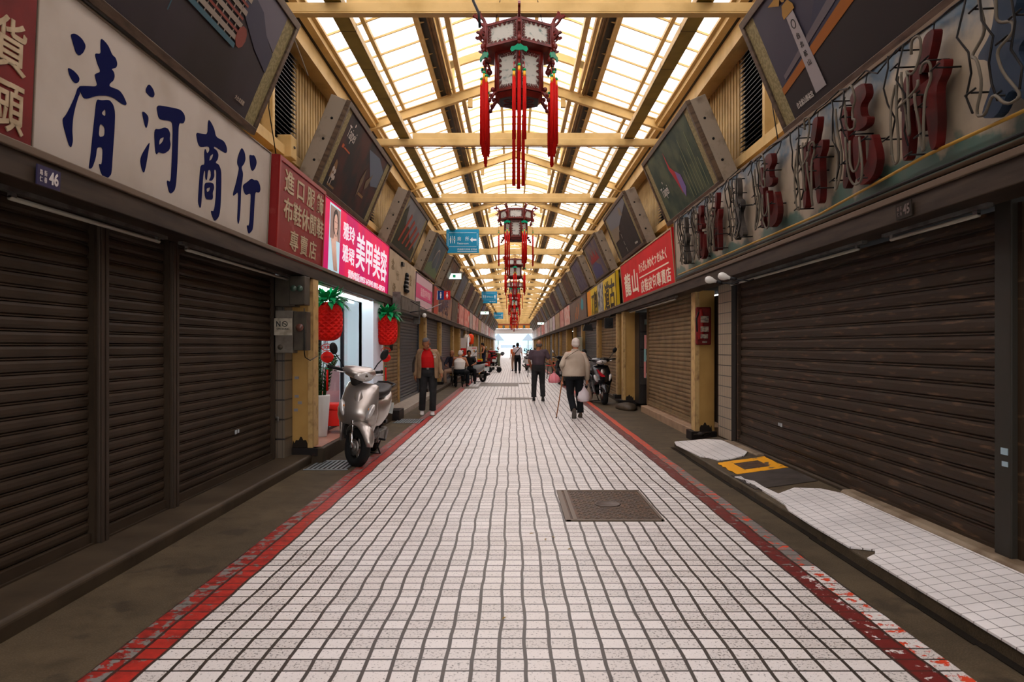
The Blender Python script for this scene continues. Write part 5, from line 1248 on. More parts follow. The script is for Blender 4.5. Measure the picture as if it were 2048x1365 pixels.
# ------------------------------------------------------------ blue toilet signs, exit lights, small plate
BLUE = mat('cyan_blue_sign', (.012, .21, .36), .4)
SW = mat('sign_white', (.62, .72, .75), .5)
def hang_sign(x, y, z, w, h, lb, full=True):
    t = thing('hanging_sign', lb, 'sign', M=facing(x, y, z))
    MB().box(0, w, 0, h, -.03, 0).build('panel', BLUE, t, bevel=.004)
    mb = MB()
    a, b, c, d = .05 * w, .95 * w, .27 * h, .86 * h; e = .008
    mb.box(a + .03, b - .03, c, c + e, 0, .003); mb.box(a + .03, b - .03, d - e, d, 0, .003); mb.box(a, a + e, c + .03, d - .03, 0, .003); mb.box(b - e, b, c + .03, d - .03, 0, .003)
    for cx in (.13, .25):
        mb.ball((cx * w, .68 * h, 0), (.018, .018, .003), 10, 4); mb.box(cx * w - .018, cx * w + .018, .5 * h, .65 * h, 0, .003); mb.box(cx * w - .03, cx * w + .03, .55 * h, .6 * h, 0, .003); mb.box(cx * w - .012, cx * w + .012, .41 * h, .5 * h, 0, .003)
    mb.box(.185 * w, .195 * w, .41 * h, .72 * h, 0, .003)
    if full:
        put_text(mb, '廁', .34 * w, .52 * h, .11 * w, .17 * h, .003); put_text(mb, '所', .58 * w, .52 * h, .11 * w, .17 * h, .003); put_text(mb, 'Restroom', .34 * w, .37 * h, .34 * w, .08 * h, .003)
        put_text(mb, '西昌觀光商場 管理處', .34 * w, .12 * h, .60 * w, .075 * h, .003); mb.box(.34 * w, .94 * w, .06 * h, .075 * h, 0, .002)
        mb.add([(.72 * w, .56 * h, .003), (.80 * w, .66 * h, .003), (.80 * w, .60 * h, .003), (.92 * w, .60 * h, .003), (.92 * w, .52 * h, .003), (.80 * w, .52 * h, .003), (.80 * w, .46 * h, .003)], [(0, 1, 2, 3, 4, 5, 6)])
    else:
        put_text(mb, '廁所 Restroom', .33 * w, .48 * h, .42 * w, .14 * h, .003); put_text(mb, '管理處', .5 * w, .1 * h, .4 * w, .09 * h, .003)
        mb.add([(.80 * w, .56 * h, .003), (.86 * w, .72 * h, .003), (.92 * w, .56 * h, .003), (.885 * w, .56 * h, .003), (.885 * w, .40 * h, .003), (.835 * w, .40 * h, .003), (.835 * w, .56 * h, .003)], [(0, 1, 2, 3, 4, 5, 6)])
    mb.build('lettering', SW, t)
    return t
hang_sign(-2.22, 23.79, 4.53, 1.08, .79, 'large blue toilet sign with a left arrow hanging on the left')
hang_sign(-2.22, 50.14, 4.45, 1.08, .82, 'middle blue toilet sign with an up arrow, second in the row', False)
hang_sign(-2.25, 81.76, 4.55, 1.08, .76, 'small distant blue sign, third in the row', False)
EXW = mat('exit_light_white', (.80, 1.0, .90), .4, emit=1.6)
EXG = mat('exit_light_green', (.02, .40, .18), .4, emit=.25)
for (x, y, z, s, lb) in ((-2.55, 26.0, 3.86, 1, 'lit green and white exit light on the left below the blue sign'), (-2.35, 51, 3.70, .9, 'distant lit exit light on the left wall'), (2.05, 62, 3.30, .9, 'distant lit exit light on the right wall')):
    t = thing('exit_light', lb, 'exit light', M=facing(x, y, z))
    MB().box(0, .68 * s, 0, .24 * s, -.1, 0).build('case', GREYM, t, bevel=.005)
    MB().box(.02, .66 * s, .02, .22 * s, 0, .008).build('diffuser', EXW, t)
    mb = MB(); mb.box(.36 * s, .46 * s, .07, .18 * s, .008, .011); mb.tube([(.14 * s, .07, .01), (.2 * s, .13 * s, .01), (.26 * s, .19 * s, .01)], .012, 5); mb.build('running_figure', EXG, t)
t = thing('alarm_lamp', 'small red alarm lamp above the lit exit light on the left', 'lamp', (-2.40, 26.2, 4.22))
mb = MB(); mb.lathe([(.07, 0), (.07, .09), (.05, .13), (.001, .14)], 14); mb.build('lens', mat('red_lens', (.55, .02, .02), .3), t)
MB().box(-.1, .1, -.08, .08, -.1, 0).build('base', WHITE, t)
t = thing('toilet_plate', 'small projecting plate, half blue and half red, with white toilet figures', 'sign', M=facing(-2.60, 23.7, 2.98))
MB().box(0, .1, .0, .3, -.02, 0).build('white_end', WHITE, t)
MB().box(.1, .31, 0, .3, -.02, 0).build('blue_half', mat('navy_blue_plate', (.012, .05, .20), .4), t)
MB().box(.31, .52, 0, .3, -.02, 0).build('red_half', mat('red_plate', (.55, .02, .02), .4), t)
for cx, nm in ((.205, 'man_figure'), (.415, 'woman_figure')):
    mb = MB(); mb.ball((cx, .24, 0), (.02, .02, .004), 10, 4)
    if nm[0] == 'm': mb.box(cx - .025, cx + .025, .13, .21, 0, .004); mb.box(cx - .016, cx + .016, .05, .13, 0, .004)
    else: mb.add([(cx - .015, .21, .004), (cx + .015, .21, .004), (cx + .04, .11, .004), (cx - .04, .11, .004)], [(0, 1, 2, 3)]); mb.box(cx - .014, cx + .014, .05, .11, 0, .004)
    mb.build(nm, WHITE, t)
# black unit, bracket and lamp arm under the beige sign
t = thing('outdoor_unit', 'black metal unit with a bracket hung below the beige sign', 'air conditioner', (-2.40, 14.7, 2.06))
MB().box(-.04, .08, 0, 3.0, .10, .46).build('case', mat('grimy_black_case', (.03, .027, .022), .4, .3), t, bevel=.01)
MB().box(.08, .09, .2, 2.8, .16, .42).build('grille', GREYM, t)
mb = MB(); mb.box(-.06, .10, -.05, .0, -.06, .5); mb.box(-.06, .10, 3.0, 3.05, -.06, .5); mb.build('bracket', GREYM, t)
t = thing('lamp_arm', 'thin black lamp arm with a hanging bulb reaching out left of the toilet plate', 'lamp', (-2.28, 15.9, 2.2))
mb = MB(); mb.tube([(0, 0, 0), (.22, 1.2, .12), (.30, 3.9, .42)], .012, 5); mb.tube([(0, .1, .25), (.22, 1.2, .12)], .01, 5); mb.build('arm', BLK, t)
mb = MB(); mb.ball((.20, .9, -.03), .05); mb.build('globe', BULB, t)

# ------------------------------------------------------------ pineapple paper lanterns
PRED = mat('red_honeycomb_paper', (.70, .012, .006), .55, col2=(.45, .006, .004), ns=3)
PGRN = mat('green_paper_leaf', (.0, .22, .06), .45, col2=(.01, .42, .14), ns=8)
def make_pineapple():
    t = thing('pineapple_lantern', '', 'paper lantern')
    mb = MB(); n = 130; rows = 84; rs = []
    for i in range(rows + 1):
        q = i / rows; z = -.26 + .52 * q
        r = .18 * (1 - abs(2 * q - 1) ** 3.6) ** .42 + .012
        ring = []
        for k in range(n):
            th = 2 * math.pi * k / n
            # honeycomb cells: alternate bulges in a diamond pattern
            w = max(math.cos(13 * th + z * 84), math.cos(13 * th - z * 84)); e_ = .010 * min(1, r / .12) * w
            ring.append(((r + e_) * math.cos(th), (r + e_) * math.sin(th), z))
        rs.append(ring)
    mb.rings(rs, True, True, False); mb.build('honeycomb_body', PRED, t)
    mb = MB(); rnd = random.Random(4)
    for k in range(96):
        a = k * 2.399; h = (k % 5) / 4; el = .02 + 1.1 * h * .55 + rnd.uniform(-.2, .15); L = .20 + .07 * rnd.random()
        o = Vector((.10 * math.cos(a) * (1 - h * .6), .10 * math.sin(a) * (1 - h * .6), .24 + .06 * h))
        d = Vector((math.cos(a) * math.cos(el), math.sin(a) * math.cos(el), math.sin(el))); s = d.cross(Vector((0, 0, 1))).normalized()
        tip = o + d * L + Vector((0, 0, -.085 * (1 - h)))
        mid = o + d * L * .55 + Vector((0, 0, .012))
        mb.add([o - s * .012, o + s * .012, mid + s * .030, o + d * L * .72 + s * .034 + Vector((0, 0, -.01)), tip, o + d * L * .72 - s * .034 + Vector((0, 0, -.01)), mid - s * .030], [(0, 1, 2, 6), (2, 3, 5, 6), (3, 4, 5)], False)
    mb.build('leaf_crown', PGRN, t)
    mb = MB(); mb.tube([(0, 0, .24), (0, 0, .46)], .004, 4).tube([(0, 0, -.26), (0, 0, -.30)], .003, 4); mb.build('string', BLK, t)
    mb = MB(); T = Matrix.Rotation(R(0), 4, 'Z')
    for i in range(2): mb.torus((0, 0, 0), .001, .001)
    mb = MB()
    N = 24
    mb.tube([(.078 * math.cos(2 * math.pi * i / N), 0, -.345 + .045 * math.sin(2 * math.pi * i / N)) for i in range(N + 1)], .006, 5)
    mb.T = Matrix.Translation((-.055, -.004, -.372)) @ Matrix.Rotation(R(90), 4, 'X'); put_text(mb, '大旺', 0, 0, .11, .055, .006, 0, .03); mb.T = None
    mb.build('oval_charm', RED, t)
    mb = MB(); mb.lathe([(.082, -.012), (.088, 0), (.082, .012)], 24, (0, 0, -.475), 1, mod=lambda th, z: 1 - .12 * abs(math.sin(th))); o = mb.build('round_charm', RED, t)
    mb = MB(); mb.T = Matrix.Translation((-.055, -.014, -.49)) @ Matrix.Rotation(R(90), 4, 'X'); put_text(mb, '大吉大利', 0, 0, .11, .035, .003); mb.build('charm_lettering', mat('dark_red_ink', (.2, .01, .01), .5), o)
    mb = MB(); mb.tube([(0, 0, -.56), (0, 0, -.62)], .003, 4); mb.tube([(0, 0, -.64), (0, 0, -.92)], [.012, .015], 7); mb.build('tail_tassel', TASS, t)
    mb = MB(); mb.ball((0, 0, -.63), .012); mb.build('bead', GREEN, t)
    return t
p = make_pineapple(); p.location = (-2.47, 9.55, 1.78); p['label'] = 'red honeycomb pineapple lantern with green leaves beside the ochre pier, the larger one'; p['group'] = 'pineapple lanterns at the nail shop'
p2 = dup(p); p2.location = (-2.43, 13.7, 1.755); p2.scale = (1.1, 1.1, 1.1); p2['label'] = 'red honeycomb pineapple lantern hanging in front of the tan shutter, the smaller one'

# ------------------------------------------------------------ far end of the arcade
t = thing('gate_banner', 'patterned orange and teal beam closing the far end of the roof', 'banner', (CX, Y1 + .3, 0))
MB().box(-3.2, 3.2, 0, .4, 3.9, 4.6).build('beam', mat('orange_brown_beam', (.32, .17, .07), .5), t); MB().box(-3.2, 3.2, 0, .4, 4.6, 6.4).build('gable_panel', CREAM, t)
mb = MB(); 
for k in range(-3, 4): mb.box(k * .95 - .3, k * .95 + .3, -.04, 0, 3.95, 4.35)
mb.build('orange_block', mat('orange_block', (.70, .30, .06), .5), t)
mb = MB()
for k in range(-3, 3):
    for q in range(4): mb.box(k * .95 + .36 + q * .06, k * .95 + .39 + q * .06, -.04, 0, 3.95, 4.35)
mb.build('teal_bars', mat('teal_bars', (.05, .28, .30), .5), t)
mb = MB(); mb.box(-3.2, 3.2, -.03, 0, 4.45, 4.55); mb.build('red_rule', mat('brick_red', (.35, .06, .03), .5), t)
t = thing('white_gate_beam', 'white horizontal beam below the patterned banner at the far end', 'beam', (CX, Y1 + .6, 0))
MB().box(-3.0, 3.0, 0, .4, 3.2, 3.88).build('beam', WHITE, t)
MB().box(-2.9, -2.6, 0, .4, 0, 3.2).build('post', WHITE, t); MB().box(2.6, 2.9, 0, .4, 0, 3.2).build('post', WHITE, t)
PALE = mat('pale_far_facade', (.62, .66, .68), .6, col2=(.4, .45, .5), ns=.4)
BLG = mat('blue_grey_far_facade', (.25, .32, .38), .6)
for (x0, x1, y, h, m, lb) in ((-9, -3.6, 118, 9, PALE, 'pale building beyond the far end on the left'), (3.6, 9, 118, 9, PALE, 'pale building beyond the far end on the right'), (-5, 6, 150, 4.4, mat('teal_far_shop', (.30, .52, .58), .5), 'teal shop front across the bright street at the far end')):
    t = thing('far_building', lb, 'building', ((x0 + x1) / 2, y, 0)); w = (x1 - x0) / 2
    MB().box(-w, w, 0, 8, 0, h).build('facade', m, t)
    for k in range(3):
        MB().box(-w * .8 + k * w * .6, -w * .8 + k * w * .6 + w * .4, -.05, 0, 1.0, h * .4).build('window', BLG, t)
for (x, s) in ((-2.3, 'left'), (2.2, 'right')):
    t = thing('street_awning', 'dark grey pointed awning on a post beyond the far end, %s' % s, 'awning', (x, 108, 0))
    mb = MB(); mb.add([(-.9, -1, 2.3), (.9, -1, 2.3), (.9, 1, 2.3), (-.9, 1, 2.3), (0, 0, 3.4)], [(0, 1, 4), (1, 2, 4), (2, 3, 4), (3, 0, 4), (3, 2, 1, 0)]); mb.build('canopy', mat('awning_grey', (.13, .16, .19), .6), t)
    mb = MB(); mb.tube([(0, 0, 0), (0, 0, 2.3)], .05, 6); mb.build('post', GREYM, t)
t = thing('parked_van', 'white van parked in the bright street at the far end', 'van', (-.5, 112, 0))
mb = MB(); mb.prism([(-1.9, .35), (-1.9, 1.5), (-1.5, 1.9), (1.7, 1.9), (1.9, 1.7), (1.9, .35)], 1, -.8, .8); mb.build('body', WHITE, t, bevel=.05)
mb = MB(); mb.box(-1.5, 1.7, -.82, -.8, 1.2, 1.65); mb.build('window', BLG, t)
mb = MB()
for x in (-1.2, 1.2): mb.lathe([(.32, -.86), (.32, -.66)], 16, (x, 0, .32), 1)
mb.build('wheel', RUB, t)
# ------------------------------------------------------------ scooters
def sell(cx, cy, cz, rx, ry, n=20, p=2.6, ax='z', flat=None):
    """super-ellipse ring; ax is the axis it is perpendicular to"""
    o = []
    for k in range(n):
        t = 2 * math.pi * k / n; c, s = math.cos(t), math.sin(t)
        a = rx * math.copysign(abs(c) ** (2 / p), c); b = ry * math.copysign(abs(s) ** (2 / p), s)
        if flat is not None and b < 0: b *= flat
        o.append((cx + a, cy + b, cz) if ax == 'z' else (cx + a, cy, cz + b))
    return o
def make_scooter(body, dark, label, steer=0.0, box=False):
    """faces +Y; the empty sits on the ground between the wheels"""
    t = thing('motor_scooter', label, 'scooter')
    TY = RUB
    S = Matrix.Translation((0, .50, 0)) @ Matrix.Rotation(steer, 4, 'Z') @ Matrix.Translation((0, -.50, 0))
    def wheel(y, T):
        mb = MB(); mb.T = T; mb.torus((0, y, .215), .165, .052, 0, 32, 12, 1.05); w = mb.build('tyre', TY, t)
        mb = MB(); mb.T = T; mb.torus((0, y, .215), .125, .012, 0, 28, 8); mb.lathe([(.04, -.06), (.045, .06)], 14, (0, y, .215), 0)
        mb.lathe([(.085, .035), (.09, .045), (.03, .05)], 20, (0, y, .215), 0)
        for k in range(5):
            a = k * R(72); mb.tube([(0, y + .03 * math.cos(a), .215 + .03 * math.sin(a)), (0, y + .125 * math.cos(a + .2), .215 + .125 * math.sin(a + .2))], .013, 6)
        mb.build('rim', mat('cast_grey_rim', (.22, .20, .18), .35, .8), t)
    wheel(.62, S); wheel(-.62, None)
    mb = MB(); mb.T = S
    for s in (-1, 1): mb.tube([(s * .075, .63, .21), (s * .075, .58, .36)], .022, 8); mb.tube([(s * .07, .59, .34), (s * .055, .50, .60)], .015, 8)
    mb.build('front_fork', CHROME, t)
    mb = MB(); mb.T = S; rs = []
    for k in range(12):
        a = R(12 + k * 13); r = .245 + .01 * math.sin(k * .3); w = .075 * (1 - .55 * abs(k / 11 * 2 - 1) ** 2.5)
        rs.append([(x * w, .62 + math.cos(a) * (r + (1 - x * x) * .035), .215 + math.sin(a) * (r + (1 - x * x) * .035)) for x in (-1.15, -1, -.6, 0, .6, 1, 1.15)])
    mb.rings(rs, False, False); mb.build('front_fender', body, t, solid=.006)
    # leg shield: rounded shield, widest at the indicators, pointed below
    mb = MB()
    secs = [(.905, .385, .13, .04), (.885, .40, .175, .065), (.80, .425, .195, .095), (.70, .45, .205, .125), (.60, .47, .225, .145), (.53, .47, .22, .14), (.47, .45, .205, .115), (.43, .42, .18, .08)]
    mb.rings([sell(0, cy, z, rx, ry, 28, 1.9, 'z', .3) for (z, cy, rx, ry) in secs][::-1]); mb.build('leg_shield', body, t)
    mb = MB()
    for s in (-1, 1): mb.rings([sell(s * (.175 - (.5 - z) * .12), .40, z, w, .07, 12, 2.5) for z, w in ((.24, .012), (.34, .022), (.44, .032), (.52, .035))])
    mb.build('lower_fairing', body, t)
    mb = MB(); mb.rings([sell(0, .36, z, w, .06, 14, 3) for z, w in ((.26, .13), (.42, .16), (.6, .17))]); mb.build('inner_fairing', dark, t)
    mb = MB(); mb.rings([sell(0, y, z, w, h, 14, 2, 'y') for (y, z, w, h) in ((.52, .80, .015, .02), (.545, .72, .05, .10), (.57, .66, .03, .06), (.585, .58, .01, .02))]); mb.build('center_badge', mat('pale_silver_badge', (.42, .38, .35), .3, .6), t)
    mb = MB()
    for (x, z) in ((0, .80), (-.05, .665), (.05, .655)): mb.ball((x, .525 + (.80 - z) * .36, z), .010, 8, 5)
    mb.build('bolt_hole', BLK, t)
    for s in (-1, 1):
        mb = MB(); mb.T = Matrix.Translation((s * .15, .55, .61)) @ Matrix.Rotation(s * R(-28), 4, 'Z') @ Matrix.Rotation(s * R(24), 4, 'Y'); mb.ball((0, 0, 0), (.038, .045, .095), 14, 8)
        o = mb.build('indicator_lens', mat('clear_lens', (.52, .50, .48), .12, .3, coat=.8), t)
        mb = MB(); mb.T = Matrix.Translation((s * .14, .565, .635)) ; mb.ball((0, 0, 0), (.012, .02, .018), 8, 6); mb.build('amber_bulb', mat('amber_plastic', (.55, .22, .08), .3), o)
    # handlebar cowl, headlight, grips, levers, mirrors turn with the steering
    mb = MB(); mb.T = S; mb.rings([sell(x, .43 + .05 * (1 - abs(x) / .25) , 1.0 + .012 * (1 - abs(x) * 4), .001, .001, 4) for x in (0,)]) if False else None
    rs = []
    for k in range(15):
        u = -1 + k / 7; x = u * .20; q = (1 - abs(u) ** 2.0) ** .5 * .86 + .12
        rs.append([(x, (.40 + .05 * (1 - u * u)) + (.125 * q if math.cos(a) > 0 else .075 * q) * math.cos(a) - .02 * math.sin(a), 1.01 + .018 * abs(u) + (.070 if math.sin(a) > 0 else .085) * q * math.sin(a)) for a in [i * R(22.5) for i in range(16)]])
    mb.rings(rs); mb.build('handlebar_cowl', body, t)
    mb = MB(); mb.T = S; mb.rings([sell(0, .39, z, w, d, 14, 2.2) for z, w, d in ((.86, .05, .05), (.92, .075, .06), (.97, .10, .07))]); mb.tube([(0, .46, .60), (0, .39, .95)], .03, 8); mb.build('steering_stem', dark, t)
    mb = MB(); mb.T = S @ Matrix.Translation((0, .515, .985)) @ Matrix.Rotation(R(-22), 4, 'X'); mb.ball((0, 0, 0), (.122, .066, .064), 20, 10); hl = mb.build('headlight_lens', mat('clear_lens', (.52, .50, .48), .12), t)
    mb = MB(); mb.T = S; mb.ball((0, .567, .98), (.036, .014, .036), 12, 8); mb.build('reflector', CHROME, hl)
    for s in (-1, 1):
        mb = MB(); mb.T = S; mb.tube([(s * .2, .38, 1.02), (s * .335, .345, 1.035)], .018, 10); mb.lathe([(.022, 0), (.022, .012)], 10, (s * .338, .345, 1.035), 0); mb.build('grip', BLK, t)
        mb = MB(); mb.T = S; mb.tube([(s * .19, .45, 1.0), (s * .24, .45, 1.0), (s * .32, .43, 1.005)], [.008, .007, .006], 6); mb.build('brake_lever', CHROME, t)
        mb = MB(); mb.T = S; mb.tube([(s * .19, .40, 1.05), (s * .24, .38, 1.12), (s * .30, .37, 1.18)], .007, 6)
        mb.T = S @ Matrix.Translation((s * .325, .36, 1.235)) @ Matrix.Rotation(s * R(24), 4, 'Y'); mb.ball((0, 0, 0), (.045, .025, .068), 14, 8); mr = mb.build('mirror', BLK, t)
        mb = MB(); mb.T = S @ Matrix.Translation((s * .325, .345, 1.235)) @ Matrix.Rotation(s * R(24), 4, 'Y'); mb.ball((0, -.0085, 0), (.038, .012, .06), 14, 8); mb.build('mirror_glass', CHROME, mr)
    # floorboard, rear body, seat
    mb = MB(); mb.rings([sell(0, y, z, w, h, 16, 4, 'y') for (y, z, w, h) in ((.42, .36, .15, .06), (.25, .29, .16, .045), (.0, .28, .16, .045), (-.12, .32, .15, .07))]); mb.build('floorboard', dark, t)
    mb = MB(); mb.rings([sell(0, y, z, w, h, 20, 2.8, 'y') for (y, z, w, h) in ((.0, .50, .11, .17), (-.06, .52, .135, .19), (-.22, .53, .165, .185), (-.42, .56, .165, .15), (-.60, .62, .145, .11), (-.78, .69, .10, .07), (-.90, .73, .05, .03))]); mb.build('rear_body', body, t)
    mb = MB(); mb.rings([sell(0, y, z, w, h, 18, 3, 'y') for (y, z, w, h) in ((.06, .745, .08, .03), (.0, .755, .11, .05), (-.2, .75, .13, .055), (-.42, .77, .14, .05), (-.60, .80, .12, .045), (-.74, .815, .08, .03))]); mb.build('seat', mat('black_vinyl_seat', (.018, .017, .017), .5), t)
    mb = MB(); mb.tube([(-.09, -.6, .80), (-.11, -.82, .84), (0, -.90, .85), (.11, -.82, .84), (.09, -.6, .80)], .013, 6); mb.build('grab_rail', BLK, t)
    mb = MB(); mb.ball((0, -.87, .70), (.085, .04, .04), 14, 8); mb.build('tail_light', mat('red_lens', (.55, .02, .02), .3), t)
    mb = MB(); mb.box(-.015, .015, -.86, -.80, .36, .66); mb.box(-.07, .07, -.90, -.80, .34, .38); mb.build('rear_mudguard', BLK, t)
    mb = MB(); mb.box(-.12, .12, -.895, -.885, .46, .60); mb.build('number_plate', mat('pale_plate', (.55, .6, .58), .5), t)
    mb = MB(); mb.box(-.13, -.06, -.72, -.15, .18, .30); mb.lathe([(.08, -.14), (.085, -.06)], 16, (0, -.62, .24), 0); mb.lathe([(.07, -.14), (.075, -.06)], 16, (0, -.22, .24), 0); mb.build('engine_case', GREYM, t, bevel=.01)
    mb = MB(); mb.tube([(.10, -.1, .20), (.13, -.35, .20), (.15, -.5, .25), (.16, -.85, .33)], [.018, .02, .05, .048], 12); mb.build('exhaust', mat('scuffed_exhaust', (.10, .09, .085), .4, .7), t)
    mb = MB()
    for s in (-1, 1): mb.tube([(s * .08, -.28, .20), (s * .15, -.36, .02), (s * .19, -.36, .012)], .011, 6)
    mb.tube([(-.15, -.36, .02), (.15, -.36, .02)], .009, 6); mb.build('center_stand', BLK, t)
    mb = MB()
    for s in (-1, 1): mb.tube([(s * .16, -.1, .24), (s * .24, -.1, .24)], .014, 6)
    mb.build('footpeg', BLK, t)
    if box:
        mb = MB(); mb.box(-.2, .2, -1.05, -.68, .84, 1.12); mb.build('top_box', BLK, t, bevel=.03)
    return t
SILV = mat('warm_silver_paint', (.40, .355, .32), .28, .75, coat=.5)
SDK = mat('dark_grey_plastic', (.035, .03, .028), .45)
BLKP = mat('gloss_black_paint', (.012, .012, .013), .2, coat=.8)
WHP = mat('gloss_white_paint', (.60, .60, .58), .25, coat=.6)
REDP = mat('gloss_red_paint', (.35, .02, .02), .25, coat=.6)
LEAN = R(7)
s = make_scooter(SILV, SDK, 'silver motor scooter parked on its stand in front of the nail shop', steer=R(45))
s.location = (-1.99, 9.35, 0); s.rotation_euler = (0, R(-9), R(180 - 3)); s.scale = (1.12, 1.05, 1.12)
b = make_scooter(BLKP, BLK, 'black motor scooter facing the viewer beside the right piers, with two mirrors up', steer=R(-6))
b.location = (2.14, 18.5, 0); b.rotation_euler = (0, R(3), R(180 + 12)); b.scale = (1.2, 1.05, 1.08)
mb = MB(); mb.prism([(-.02, .58), (.08, .68), (.12, .82), (.05, .74), (-.03, .66)], 1, .52, .60); mb.build('red_decal', mat('red_decal', (.5, .02, .03), .3), b)
# red decal lies on the front of the shield
wsc = make_scooter(WHP, BLK, 'white motor scooter parked tail towards the viewer beside the seated men on the left', box=False)
wsc.location = (-1.62, 29.6, 0); wsc.rotation_euler = (0, 0, R(38))
def sc_copy(src, x, y, rot, label, lean=0):
    c = dup(src); c.location = (x, y, 0); c.rotation_euler = (0, R(lean), R(rot)); c.scale = (1, 1, 1); c['label'] = label; return c
sc_copy(b, 1.82, 27.2, 8, 'black motor scooter seen from behind at the left hand of the beige jacket man', 4)
rsc = make_scooter(REDP, BLK, 'red motor scooter seen from behind beyond the hand cart on the left')
rsc.location = (-1.35, 44.5, 0); rsc.rotation_euler = (0, R(3), R(10)); rsc.scale = (1.1, 1, 1.1)
sc_copy(wsc, .95, 42.5, 195, 'white motor scooter facing the viewer on the right beyond the dark tee shirt man', 4)
sc_copy(wsc, 1.25, 45.0, 190, 'second white motor scooter on the right, just behind the first white one', 4)
sc_copy(b, 1.5, 49.0, 185, 'black motor scooter far down the right side beyond the white ones', 4)
sc_copy(rsc, -1.5, 56.0, 15, 'red motor scooter far down the left side', 4)
sc_copy(b, -1.6, 63.0, 12, 'black motor scooter far down the left side beyond the red one', 4)
sc_copy(wsc, 1.5, 58.0, 170, 'white motor scooter far down the right side', 4)
sc_copy(b, 1.5, 68.0, 172, 'black motor scooter farthest down the right side', 4)

# ------------------------------------------------------------ people
def remesh(mb, name, m, parent, vox=.012, sm=6):
    o = mb.build(name, m, None)
    q = o.modifiers.new('r', 'REMESH'); q.mode = 'VOXEL'; q.voxel_size = vox; q.use_smooth_shade = True
    q = o.modifiers.new('s', 'SMOOTH'); q.iterations = sm; q.factor = .5
    dg = bpy.context.evaluated_depsgraph_get(); dg.update()
    me = bpy.data.meshes.new_from_object(o.evaluated_get(dg)); me.name = name
    mats = [x for x in o.data.materials]
    bpy.data.objects.remove(o)
    me.materials.clear(); me.materials.append(m)
    for p in me.polygons: p.material_index = 0
    me.polygons.foreach_set('use_smooth', [True] * len(me.polygons))
    n = bpy.data.objects.new(name, me); COL.objects.link(n); n.parent = parent
    return n
def V(*a): return Vector(a)
def limb(mb, pts, rads, n=12):
    mb.tube(pts, rads, n)
    for p, r in zip(pts, rads): mb.ball(p, r * .99, 12, 8)
def torso(mb, secs, n=20):
    """secs: (centre, half width, half depth) stacked upward"""
    rs = []
    for (c, w, d) in secs: rs.append([(c[0] + w * math.cos(2 * math.pi * k / n), c[1] + d * math.sin(2 * math.pi * k / n), c[2]) for k in range(n)])
    mb.rings(rs)
